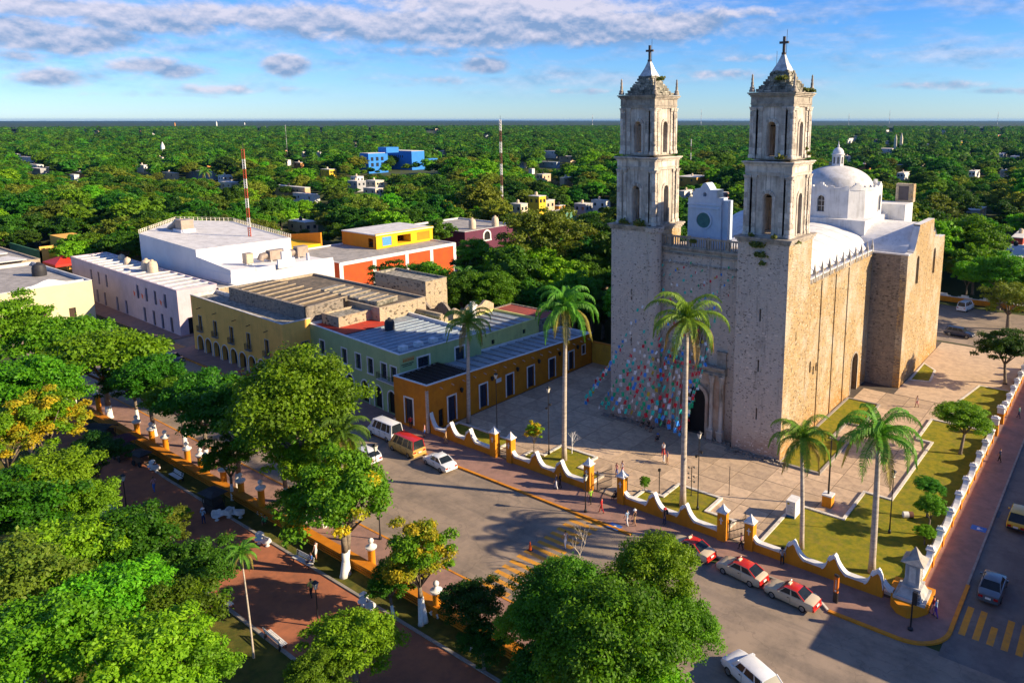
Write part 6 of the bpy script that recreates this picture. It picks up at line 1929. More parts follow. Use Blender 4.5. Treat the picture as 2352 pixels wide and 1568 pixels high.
    for (q, nm) in ((lower[0], 'front_bumper'), (lower[-1], 'rear_bumper')):
        sgn = 1 if nm[0] == 'f' else -1
        g = MB(); xx = X(q[0]); hw = W / 2 * q[3]
        g.box(min(xx, xx + sgn * .10), max(xx, xx + sgn * .10), -hw * .96, hw * .96, q[1] + .02, q[1] + (q[2] - q[1]) * .42)
        g.build(nm, bm_, t, w=False)
    for sd in (-1, 1):
        q = lower[0]; g = MB(); hw = W / 2 * q[3]; xx = X(q[0]) + .015; zc = q[1] + (q[2] - q[1]) * .66
        g.box(xx - .05, xx + .02, sd * hw * .62 - .17, sd * hw * .62 + .17, zc - .07, zc + .07); g.build('headlight', M_HEAD, t, w=False)
        q = lower[-1]; g = MB(); hw = W / 2 * q[3]; xx = X(q[0]) - .015; zc = q[1] + (q[2] - q[1]) * .66
        g.box(xx - .02, xx + .05, sd * hw * .72 - .16, sd * hw * .72 + .16, zc - .09, zc + .09); g.build('tail_light', M_TAIL, t, w=False)
        g = MB(); g.box(B[0].x - .32, B[0].x - .16, sd * (W / 2 + .09) - .08, sd * (W / 2 + .09) + .08, B[0].z - .02, B[0].z + .12); g.build('mirror', body, t, w=False)
    q = lower[-1]; g = MB(); xx = X(q[0]) - .02; g.box(xx - .095, xx - .02, -.2, .2, q[1] + (q[2] - q[1]) * .48, q[1] + (q[2] - q[1]) * .48 + .14); g.build('number_plate', M_PLATE, t, w=False)
    # door seams and handles
    for sd in (-1, 1):
        g = MB()
        for k in range(1, npn):
            f = k / npn; px_ = B[0].x + (B[3].x - B[0].x) * f
            g.box(px_ - .012, px_ + .012, sd * W / 2 * 1.0 - .006, sd * W / 2 * 1.0 + .006, .38, belt(.5) - .12)
            g.box(px_ + .10, px_ + .26, sd * (W / 2 * .99) - .02, sd * (W / 2 * .99) + .02, belt(.5) - .22, belt(.5) - .18)
        g.build('door_seams', M_BUMP, t, w=False)
    if lowerm:
        for sd in (-1, 1):
            g = MB(); g.box(X(.98), X(.02), sd * W / 2 * 1.0 - .012, sd * W / 2 * 1.0 + .012, .30, .46); g.build('side_stripe', lowerm, t, w=False)
    return t
def _wheel():
    s = MB(); n = 18
    prof = [(.0, .19), (.10, .25), (.0, .25)]
    def ring(r, y): return [(r * math.cos(2 * math.pi * k / n), y, r * math.sin(2 * math.pi * k / n)) for k in range(n)]
    rs = [ring(.19, -.10), ring(.28, -.10), ring(.30, -.06), ring(.30, .08), ring(.26, .11), ring(.10, .11)]
    for r_ in rs: s.v += r_
    for j in range(len(rs) - 1):
        for k in range(n):
            s.f.append((j * n + k, (j + 1) * n + k, (j + 1) * n + (k + 1) % n, j * n + (k + 1) % n)); s.m.append(0)
    a = s.mesh('wheel', M_TYRE, smooth=True)
    s = MB(); s.poly(ring(.195, -.09)[::-1])
    for k in range(5):
        an = 2 * math.pi * k / 5
        c, d = math.cos(an), math.sin(an)
        s.poly([(c * .03 - d * .03, -.105, d * .03 + c * .03), (c * .18 - d * .035, -.10, d * .18 + c * .035), (c * .18 + d * .035, -.10, d * .18 - c * .035), (c * .03 + d * .03, -.105, d * .03 - c * .03)])
    b = s.mesh('rim', M_RIM)
    return a, b
WHEEL = _wheel()
SED = [(0, .30, .62, .80), (.03, .24, .72, .92), (.12, .20, .80, .99), (.30, .20, .92, 1.0), (.60, .20, .95, 1.0), (.82, .22, .95, .99), (.95, .26, .93, .94), (1.0, .32, .84, .86)]
SEDG = (.29, .42, .66, .83, 2)
HAT = [(0, .28, .60, .80), (.04, .22, .76, .93), (.14, .20, .88, .99), (.28, .20, .98, 1.0), (.60, .20, 1.0, 1.0), (.90, .24, 1.02, .98), (.985, .30, .98, .92), (1.0, .34, .80, .88)]
HATG = (.22, .36, .84, .97, 2)
VAN = [(0, .32, .70, .84), (.03, .26, .95, .95), (.10, .24, 1.12, .99), (.2, .24, 1.18, 1.0), (.6, .24, 1.18, 1.0), (.95, .24, 1.18, 1.0), (1.0, .30, 1.10, .98)]
VANG = (.11, .24, .96, .985, 4)
SUV = [(0, .38, .78, .82), (.03, .32, .92, .94), (.14, .28, 1.02, 1.0), (.30, .28, 1.10, 1.0), (.60, .28, 1.12, 1.0), (.92, .30, 1.12, .98), (1.0, .38, 1.0, .90)]
SUVG = (.26, .36, .88, .97, 3)
P_WH = paint('car_white', (.72, .74, .77)); P_CREAM = paint('taxi_cream', (.50, .42, .30)); P_REDC = paint('taxi_red', (.50, .02, .015)); P_GOLD = paint('van_gold', (.46, .30, .08), .35)
P_BLK = paint('car_dark', (.02, .022, .028)); P_SILV = paint('car_silver', (.11, .135, .16), .3, .3); P_YELC = paint('car_yellow', (.62, .38, .01)); P_NAVY = paint('car_navy', (.02, .03, .07)); P_RC = paint('car_red', (.40, .02, .02))
car('white_car', 'white saloon parked behind the gold minibus at the kerb', 'car', -64.5, 56.0, R_(172), 4.5, 1.82, 1.44, SED, SEDG, P_WH, bump=P_WH)
v = car('minibus', 'gold minibus with red roof parked at the kerb', 'minibus', -70.8, 56.2, R_(176), 4.95, 1.86, 2.15, VAN, VANG, P_GOLD, roofm=P_REDC, bump=P_GOLD, wheelr=.33)
car('white_van', 'white minibus ahead of the gold one near the green building', 'minibus', -76.8, 57.6, R_(178), 5.0, 1.88, 2.2, VAN, VANG, P_WH, bump=P_WH, wheelr=.33)
car('white_car', 'white car mostly hidden by the park tree on the road', 'car', -73.2, 51.8, R_(178), 4.2, 1.75, 1.45, HAT, HATG, P_WH, bump=P_WH)
tx = [(-20.7, 56.75, 174.5, 'nearest cream taxi with red roof and boot at the plaza kerb', SED, SEDG, 1.42), (-25.7, 57.35, 173, 'middle cream taxi with red roof between the two others', HAT[:5] + [(.85, .22, .98, .99), (.97, .26, .95, .93), (1.0, .32, .85, .86)], (.28, .40, .72, .90, 2), 1.45), (-31.2, 57.9, 173, 'third taxi half hidden by the big near tree', SED, SEDG, 1.42)]
for (x, y, hd, lab, lo_, gr_, h_) in tx:
    t = car('taxi', lab, 'taxi', x, y, R_(hd), 4.3, 1.66, h_, lo_, gr_, P_CREAM, roofm=P_REDC, bump=P_REDC, group='cream and red taxis at the kerb')
    s = MB(); s.box(-2.17, -2.10, -.72, .72, .34, .82); s.build('red_tail_panel', P_REDC, t, w=False)
    s = MB(); s.frus(.18, 0, h_ + .02, h_ + .14, .10, .22, .07, .18); s.build('roof_sign', pm('taxi_sign', (.75, .62, .4)), t, w=False)
car('white_car', 'large white car crossing the junction at the bottom edge', 'car', -19.4, 45.8, R_(158), 4.5, 1.86, 1.62, SUV, (.24, .35, .86, .98, 3), P_WH, bump=P_WH, wheelr=.34)
car('silver_car', 'silver grey saloon waiting before the side street crossing', 'car', -6.9, 68.4, R_(90), 4.3, 1.75, 1.42, SED, SEDG, P_SILV, bump=P_SILV)
t = car('yellow_car', 'bright yellow van like car on the shaded side street', 'car', -6.6, 82.4, R_(90), 4.0, 1.7, 1.75, HAT, HATG, P_YELC, bump=M_BUMP)
car('dark_car', 'black car turning before the yellow arcade', 'car', -131.2, 55.3, R_(12), 4.4, 1.8, 1.5, HAT, HATG, P_BLK)
car('white_car', 'small white car parked by the park side kerb', 'car', -116.5, 47.8, R_(20), 4.0, 1.7, 1.45, HAT, HATG, P_WH, bump=P_WH)
car('white_car', 'white car glimpsed left of the park pillar', 'car', -129.0, 37.6, R_(30), 4.2, 1.7, 1.45, SED, SEDG, P_WH, bump=P_WH)
car('dark_suv', 'dark blue estate car crossing behind the church', 'car', -25.2, 152.2, R_(-6), 4.7, 1.85, 1.7, SUV, SUVG, P_NAVY, wheelr=.36)
car('white_van', 'white van parked by the rear wall behind the church', 'van', -28.2, 174.8, R_(80), 4.6, 1.85, 2.0, VAN, VANG, P_WH, bump=P_WH, wheelr=.33)
car('red_car', 'red car half hidden by the transept corner', 'car', -34.8, 173.5, R_(80), 4.2, 1.7, 1.5, HAT, HATG, P_RC)

# ------------------------------------------------------------------ street furniture
def lamp(label, x, y, z0, h, style='globe', lean=0):
    t = thing('street_lamp', label, 'street lamp', (x, y, z0)); s = MB()
    s.lathe(0, 0, [(.16, 0), (.16, .25), (.09, .4), (.06, 1.2), (.045, h - .6)], 8); s.build('pole', M_IRON, t, w=False)
    s = MB(); s.lathe(0, 0, [(.05, h - .65), (.14, h - .55), (.10, h - .5)], 8); s.frus(0, 0, h - .5, h - .05, .10, .10, .19, .19); s.build('lantern', pm('lamp_glass', (.6, .58, .5), None, 2, .3), t, w=False)
    s = MB(); s.frus(0, 0, h - .05, h + .18, .24, .24, .04, .04); s.build('lantern_cap', M_IRON, t, w=False)
    if style == 'arms':
        s = MB()
        for k, z in ((1, h - 2.0), (-1, h - 2.6)):
            s.box(-.03 if k > 0 else -.3, .3 if k > 0 else .03, -.03, .03, z, z + .05); s.frus(k * .3, 0, z - .22, z + .05, .09, .09, .12, .12)
        s.build('floodlights', M_IRON, t, w=False)
    return t
lamp('tall lamp post with floodlights inside the left front garden', -55.6, 65.8, .3, 8.6, 'arms')
lamp('tall lamp post with floodlights inside the right front garden', -34.4, 65.0, .3, 8.6, 'arms')
lamp('slender lamp post on the lawn between the palms', -16.7, 72.3, .3, 6.6)
lamp('thin lamp post beside the second left palm', -64.2, 65.6, .3, 8.6)
lamp('tall lamp post on the park side kerb', -57.1, 41.6, .13, 9.9)
lamp('lamp post by the park path with the orange shrub', -82.7, 28.9, .12, 4.3); lamp('lamp post in the shade at the far park path', -93.4, 29.8, .12, 4.3)
lamp('park lamp above the lower path', -50.6, 30.4, .14, 4.0); lamp('slim lamp post before the arcade', -117.6, 47.7, 0, 7.5)
x, y = -43.8, 56.7; lamp('black lamp with basket beside the zebra crossing', x, y + 1.0, .13, 4.2)
def spost(label, x, y, z0, h, r=.05, name='post', top=None):
    t = thing(name, label, 'post', (x, y, z0)); s = MB(); s.lathe(0, 0, [(r * 2.2, 0), (r * 2.2, .08), (r, .1), (r, h)], 8); s.build('pole', M_IRON, t, w=False)
    if top: s = MB(); s.box(-top, top, -top, top, h, h + top * 2.4); s.build('lamp_head', M_IRON, t, w=False)
    return t
spost('short black garden light behind the right front wall', -39.6, 65.7, .2, 2.6, top=.12)
t = spost('metal pole with round traffic camera lights behind the palm', -36.4, 67.2, .2, 3.4, .05); 
for k, (dx_, z) in enumerate(((-.35, 3.3), (.3, 3.5), (-.4, 2.6), (.3, 2.4), (-.35, 2.1), (.35, 1.8))):
    s = MB(); s.ball((dx_, 0, z), .12, 8); s.box(min(dx_, 0), max(dx_, 0), -.015, .015, z - .015, z + .015); s.build('lamp_ball', M_IRON, t, w=False)
t = spost('slim post with cross plate shadow near the gateway', -33.2, 70.0, .15, 3.4, .035); t = spost('thin pole beside the right gateway', -27.9, 62.6, .15, 3.0, .04)
# flagpole on ochre pedestal
t = thing('pedestal_pole', 'dark pole on a square ochre pedestal with white top', 'pole', (-23.6, 74.2, .15))
s = MB(); s.box(-.5, .5, -.5, .5, 0, 1.25); s.build('pedestal', M_OCHREW, t, w=False); s = MB(); s.box(-.55, .55, -.55, .55, 1.25, 1.4); s.build('pedestal_cap', M_WHITE, t, w=False)
s = MB(); s.lathe(0, 0, [(.11, 1.4), (.10, 3), (.06, 7.5)], 8); s.build('pole', M_IRON, t, w=False)
# white cabinet
t = thing('white_cabinet', 'tall white notice cabinet with blue foot panel on the lawn edge', 'cabinet', (-25.85, 70.0, .14))
s = MB(); s.box(-.5, .5, -.75, .75, 0, 1.95); s.build('casing', M_WHITE, t, w=False)
s = MB(); s.box(-.45, .45, -.78, -.755, .08, .38); s.build('blue_panel', pm('notice_blue', (.02, .14, .30)), t, w=False)
s = MB(); s.box(-.36, -.14, -.78, -.755, 1.55, 1.75); s.build('yellow_emblem', pm('emblem_yellow', (.5, .38, .03)), t, w=False)
s = MB()
for k in range(7): s.box(-.36, .3 - .1 * (k % 3), -.775, -.755, .62 + k * .12, .66 + k * .12)
s.build('printed_lines', pm('notice_grey', (.35, .40, .45)), t, w=False)
s = MB(); s.box(.505, .515, -.7, .7, .95, .97); s.build('panel_seam', M_GREYM, t, w=False)
# barrel
t = thing('barrel', 'white and rusty barrel lying on the lawn', 'barrel', (-16.0, 76.6, .55), R_(35))
s = MB(); s.tube([(-.5, 0, 0), (.05, 0, 0)], .33, 14); s.build('white_end', M_WHITE, t, w=False); s = MB(); s.tube([(.051, 0, 0), (.5, 0, 0)], .335, 14); s.build('rusty_end', M_MRUST, t, w=False)
# totem sign
t = thing('totem_sign', 'orange and black totem sign on the near pavement', 'sign', (-17.5, 58.6, .13), R_(-14))
s = MB(); s.box(-.2, .2, -.09, .09, 0, .95); s.build('black_base', M_IRON, t, w=False); s = MB(); s.box(-.2, .2, -.09, .09, .951, 2.4); s.build('orange_panel', pm('totem_orange', (.62, .16, .02)), t, w=False); s = MB(); s.box(-.2, .2, -.09, .09, 2.401, 2.6); s.build('black_cap', M_IRON, t, w=False)
s = MB()
for k in range(9): s.box(-.05 + .02 * (k % 2), .06, -.10, -.092, 1.35 + k * .09, 1.40 + k * .09)
s.box(-.08, .08, -.10, -.092, 1.05, 1.2); s.build('white_print', M_WHITE, t, w=False)
# traffic light
t = thing('traffic_light', 'black traffic light on the near pavement corner', 'traffic light', (-11.4, 58.75, .13)); s = MB()
s.lathe(0, 0, [(.22, 0), (.22, .15), (.07, .25), (.06, 3.4)], 8); s.build('pole', M_IRON, t, w=False)
s = MB(); s.box(.0, .34, -.15, .15, 2.35, 3.45); s.build('signal_head', M_IRON, t, w=False)
for k in range(3):
    s = MB(); z = 2.55 + k * .35; s.tube([(.34, 0, z), (.52, 0, z - .02)], .13, 10); s.build('visor', pm('visor_grey', (.16, .16, .17)), t, w=False)
# cones, bollard bin, bike sign decal
def cone(label, x, y, z):
    t = thing('traffic_cone', label, 'cone', (x, y, z)); s = MB(); s.box(-.22, .22, -.22, .22, 0, .05); s.build('base', M_BUMP, t, w=False)
    s = MB(); s.lathe(0, 0, [(.17, .05), (.09, .6), (.03, .95)], 12); s.build('cone_body', pm('cone_orange', (.68, .10, .01), None, 2, .5), t, w=False)
cone('orange traffic cone standing on the road before the crossing', -44.0, 49.1, 0)
t = thing('litter_bin', 'small dark bin with red top on the park side pavement', 'bin', (-69.3, 40.9, .13)); s = MB(); s.lathe(0, 0, [(.22, 0), (.25, .9), (.2, 1.0)], 10); s.build('bin_body', M_IRON, t, w=False); s = MB(); s.lathe(.5, .1, [(.2, 0), (.24, .4)], 10); s.build('red_pot', M_RED, t, w=False)
for i, (px, py) in enumerate(((1412, 1208), (2248, 1213))):
    p = at(px, py, .14); s = MB(); s.poly([(p.x - .7, p.y - .5, .137), (p.x + .7, p.y - .5, .137), (p.x + .7, p.y + .5, .137), (p.x - .7, p.y + .5, .137)]); o = s.build('painted_ramp_mark', pm('ramp_blue', (.03, .12, .42), (.06, .18, .45), 3, .7)); tag(o, kind='structure')
    s = MB(); s.box(p.x - .15, p.x + .1, p.y - .25, p.y + .25, .138, .141); s.box(p.x + .1, p.x + .35, p.y - .1, p.y, .138, .141); o = s.build('ramp_symbol', M_WHITE); tag(o, kind='structure')
p = at(2283, 1178, 0); s = MB(); s.poly([(p.x - .6, p.y - .8, .009), (p.x + .6, p.y - .8, .009), (p.x + .6, p.y + .8, .009), (p.x - .6, p.y + .8, .009)]); tag(s.build('drain_cover', M_IRON), kind='structure')

# park wall: low banded ochre wall with pillars
pw = thing('park_wall', 'long low banded ochre wall along the park side of the road', 'wall', (-76, 37.4, .1))
s = MB(); s.box(-118, -33, 37.0, 37.5, .1, 1.0); s.build('wall_face', M_OCHREW, pw)
for k in range(3):
    s = MB(); s.box(-118, -33, 36.86, 37.0, .32 + k * .24, .42 + k * .24); s.box(-118, -33, 37.5, 37.62, .32 + k * .24, .42 + k * .24); s.build('wall_band', M_OCHRE, pw)
s = MB(); s.box(-118.1, -32.9, 36.8, 37.7, 1.0, 1.12); s.build('coping', M_OCHRE, pw)
def pillar(label, x, y, h=2.35, tall=False):
    t = thing('park_pillar', label, 'pillar', (x, y, .1), group='ochre pillars with white finials along the park wall')
    hh = h if not tall else h + .75
    s = MB(); s.lathe(0, 0, [(.42, 0), (.42, .22), (.33, .3), (.33, hh - .35), (.36, hh - .3)], 12); s.build('shaft', M_OCHREW, t, smooth=True, w=False)
    s = MB(); s.lathe(0, 0, [(.36, hh - .3), (.52, hh - .12), (.52, hh), (.30, hh + .08), (.22, hh + .2), (.12, hh + .32)], 12); s.ball((0, 0, hh + .55), .26, 10); s.build('finial', M_WHITE, t, smooth=True, w=False)
    s = MB()
    for a in (-1, 1): s.tube([(a * .34, -.28, .0), (a * .5, -.34, .2), (a * .3, -.3, .36)], .09, 6)
    s.build('scroll_foot', M_WHITE, t, w=False)
PL = [(-71.0, 37.3, 1), (-75.7, 37.6, 0), (-79.8, 37.8, 0), (-83.9, 37.9, 0), (-85.6, 38.1, 0), (-88.6, 38.0, 0), (-94.2, 38.0, 0), (-98.2, 38.1, 0), (-102.2, 38.0, 0), (-53.6, 38.0, 0), (-43.9, 37.2, 0), (-64.4, 37.6, 0), (-121.2, 37.2, 1), (-115.1, 38.3, 1)]
PLL = ['tall ochre pillar with white finial at the wall end beside the cart', 'first ochre pillar behind the tall end pillar', 'second ochre pillar from the tall end pillar', 'left one of two close set ochre pillars', 'thin ochre pillar close behind another', 'ochre pillar under the round tree crown', 'ochre pillar behind whitewashed trunks', 'ochre pillar half hid by branches', 'last ochre pillar by the food carts',
       'white finialed pillar behind the forked trunk tree', 'ochre pillar beside the yellow green tree', 'ochre pillar under the flowering shrub', 'left tall ochre pillar of the far park entrance', 'right tall ochre pillar of the far park entrance']
for (x, y, tl), lab in zip(PL, PLL): pillar(lab, x, y, tall=bool(tl))

# white S-shaped stone love seats
def seat(label, x, y, rz):
    t = thing('love_seat', label, 'bench', (x, y, .14), rz, 'white stone seats beside the park path')
    s = MB()
    for k, (cx, cy) in enumerate(((-.55, 0), (.55, 0))):
        s.lathe(cx, cy, [(.34, .40), (.42, .44), (.42, .52), (.30, .54)], 14)
        s.lathe(cx, cy, [(.20, 0), (.22, .06), (.10, .18), (.12, .36), (.24, .40)], 10)
    s.box(-.55, .55, -.2, .2, .44, .52)
    s.build('seat', M_DOMEW, t, smooth=True, w=False)
    s = MB(); n = 22
    pts = []
    for k in range(n + 1):
        a = math.pi * k / n
        pts.append((-.55 - .44 * math.cos(a), .44 * math.sin(a)))
    for k in range(n + 1):
        a = math.pi + math.pi * k / n
        pts.append((.55 - .44 * math.cos(a), .44 * math.sin(a)))
    for k in range(len(pts) - 1):
        (a0, b0), (a1, b1) = pts[k], pts[k + 1]
        if abs(a0 - a1) + abs(b0 - b1) < 1e-4: continue
        d = Vector((a1 - a0, b1 - b0)).normalized(); nn = Vector((-d.y, d.x)) * .05
        h = .95 + .12 * math.sin(k / len(pts) * math.pi * 4) ** 2
        s.prism([(a0 - nn.x, b0 - nn.y), (a1 - nn.x, b1 - nn.y), (a1 + nn.x, b1 + nn.y), (a0 + nn.x, b0 + nn.y)], .52, h)
    s.build('backrest', M_DOMEW, t, w=False)
def bench(label, x, y, rz, L=2.0):
    t = thing('park_bench', label, 'bench', (x, y, .14), rz)
    for k in range(4):
        s = MB(); s.box(-L / 2, L / 2, -.25 + k * .13, -.15 + k * .13, .42, .46); s.build('slat', M_DOMEW, t, w=False)
    for k in range(3):
        s = MB(); s.box(-L / 2, L / 2, .28 + k * .03, .31 + k * .03, .55 + k * .15, .66 + k * .15); s.build('back_slat', M_DOMEW, t, w=False)
    for a in (-1, 1):
        s = MB(); s.box(a * L * .42 - .04, a * L * .42 + .04, -.25, -.19, 0, .42); s.box(a * L * .42 - .04, a * L * .42 + .04, .2, .38, 0, .42); s.box(a * L * .42 - .03, a * L * .42 + .03, .24, .34, .42, 1.0); s.build('leg', M_IRON, t, w=False)
for (x, y, rz, lab) in ((-65.5, 34.2, .2, 'white S shaped stone seat nearest the tall pillar'), (-49.3, 34.2, 0, 'white stone seat nearest the yellow green tree'), (-73.4, 34.3, 1.2, 'upright white stone seat beside the dark cart'), (-90.6, 35.0, .1, 'white stone seat with someone behind it in the shade'), (-72.6, 35.2, .6, 'second white seat behind the cart seat')):
    seat(lab, x, y, rz)
for (x, y, rz, L, lab) in ((-86.3, 35.5, .0, 2.4, 'white slatted bench under the whitewashed trunks'), (-59.4, 34.6, .05, 2.6, 'white slatted bench with a seated visitor'), (-51.6, 27.3, 3.1, 2.6, 'white slatted bench on the lower path edge'), (-59.2, 27.3, 3.1, 1.6, 'white bench at the lawn corner under the dark tree'), (-85.0, 28.2, 3.1, 2.4, 'white bench with a visitor by the lamp')):
    bench(lab, x, y, rz, L)
# vendor carts
def cart(label, x, y, rz, w, d, h, roofc, bodyc, arch=False):
    t = thing('vendor_cart', label, 'cart', (x, y, .14), rz)
    s = MB(); s.box(-w / 2, w / 2, -d / 2, d / 2, .35, 1.15); s.build('counter', bodyc, t, w=False)
    s = MB()
    for a in (-1, 1):
        for b_ in (-1, 1): s.box(a * w / 2 - .03, a * w / 2 + .03, b_ * d / 2 - .03, b_ * d / 2 + .03, 1.15, h)
    s.build('roof_posts', M_IRON, t, w=False)
    s = MB()
    if arch:
        n = 10
        for k in range(n):
            a0, a1 = math.pi * k / n, math.pi * (k + 1) / n
            s.poly([(-w / 2 - .3, -(d / 2 + .3) * math.cos(a0), h + .5 * math.sin(a0)), (w / 2 + .3, -(d / 2 + .3) * math.cos(a0), h + .5 * math.sin(a0)), (w / 2 + .3, -(d / 2 + .3) * math.cos(a1), h + .5 * math.sin(a1)), (-w / 2 - .3, -(d / 2 + .3) * math.cos(a1), h + .5 * math.sin(a1))])
    else:
        s.frus(0, 0, h, h + .35, w / 2 + .35, d / 2 + .35, w / 2 - .2, d / 2 - .3)
    s.build('canopy', roofc, t, w=False)
    s = MB(); s.box(-w / 2 + .1, w / 2 - .1, -d / 2 + .1, d / 2 - .1, 1.15, 1.75); s.build('display_case', M_BUMP, t, w=False)
    for a in (-1, 1):
        for b_ in (-1, 1):
            s = MB(); s.tube([(a * w * .35, b_ * d / 2, .33), (a * w * .35, b_ * (d / 2 + .08), .33)], .33, 14); s.build('wheel', M_TYRE, t, w=False)
M_CVD = pm('canvas_dark', (.035, .035, .04), (.05, .05, .055), 2, .8); M_CVM = pm('canvas_maroon', (.10, .03, .05), None, 2, .8); M_CVW = pm('cart_wood', (.10, .05, .03), None, 2, .7)
cart('black vendor cart with square dark canopy beside the park wall', -75.3, 34.4, .1, 1.8, 1.3, 2.35, M_CVD, M_IRON)
cart('tall maroon roofed vendor kiosk in the park shade', -97.0, 34.4, 0, 2.0, 1.8, 2.5, M_CVM, M_CVW)
cart('covered cart with arched dark canopy at the far path end', -104.3, 34.6, .5, 2.6, 1.8, 1.9, M_CVD, M_CVW, True)
cart('low wooden cart beside the maroon roofed kiosk', -93.6, 34.8, .2, 1.6, 1.0, 1.5, M_CVD, M_CVW)

# ------------------------------------------------------------------ strings of cut paper flags
FC = [pm('flag_green', (.01, .45, .20), None, 1, .8), pm('flag_white', (.88, .88, .9), None, 1, .8), pm('flag_red', (.72, .03, .05), None, 1, .8), pm('flag_blue', (.05, .30, .85), None, 1, .8), pm('flag_teal', (.03, .62, .50), None, 1, .8), pm('flag_yellow', (.6, .42, .03), None, 1, .8)]
def flagmesh(m):
    s = MB(); w, h = .17, .46
    n = 3
    pts = lambda y, q: [(-w + 2 * w * k / 4, q * .05 * math.sin(k * 1.7 + y * 5), -y * h - (.05 if (y > .9 and k % 2) else 0)) for k in range(5)]
    rows = [pts(i / n, 1) for i in range(n + 1)]
    for a, b_ in zip(rows, rows[1:]):
        for k in range(4): s.poly([b_[k], b_[k + 1], a[k + 1], a[k]])
    return s.mesh('paper_flag', m)
FM = [flagmesh(m) for m in FC]
bot = [(1340, 926), (1346, 910), (1356, 893), (1366, 875), (1380, 856), (1372, 936), (1390, 934), (1406, 938), (1420, 942), (1436, 944), (1450, 946), (1464, 950), (1478, 955), (1492, 960), (1505, 967), (1518, 974), (1532, 981), (1546, 988), (1558, 996), (1566, 985), (1574, 965), (1582, 940), (1592, 910), (1602, 880)]
r = random.Random(77); ns_ = len(bot)
M_CORD = pm('cord', (.5, .5, .48))
order = sorted(range(ns_), key=lambda i: bot[i][0])
for q, i in enumerate(order):
    f = q / (ns_ - 1)
    bx_, by_ = bot[i]
    e = at(bx_, by_, 2.6 + 1.2 * (q % 2) + (2.5 * max(0, f - .82) / .18))
    a = Vector((-49.4 + 10.4 * f ** .9, 81.9, 24.2 - .6 * (q % 3)))
    t = thing('flag_string', 'sagging string of coloured paper flags fanning down from the facade top', 'bunting', tuple(e), group='strings of paper flags before the church door')
    t.location = (0, 0, 0)
    L_ = (e - a).length; n = int(L_ / .92)
    P_ = lambda k: a + (e - a) * k + Vector((0, 0, -1)) * math.sin(k * math.pi) * 1.6
    s = MB(); s.tube([P_(k / 12) for k in range(13)], .018, 3); s.build('cord', M_CORD, t, w=False)
    d = (e - a).normalized()
    az_ = math.atan2(d.y, d.x)
    for k in range(1, n + 1):
        u = (k + r.uniform(-.2, .2)) / (n + .5)
        if u < .45 and (q + k) % 2: continue
        p = P_(u); o = bpy.data.objects.new('paper_flag', FM[r.choice([0, 1, 1, 1, 2, 3, 3, 4, 4, 4, 0, 2] if r.random() > .04 else [5])]); COL.objects.link(o); o.parent = t
        o.location = p + Vector((r.uniform(-.1, .1), 0, -.02)); o.rotation_euler = (r.uniform(-.5, .3), r.uniform(-.25, .25), r.gauss(.25, .5)); sc1 = .60 + .68 * u; o.scale = (sc1, sc1, sc1)

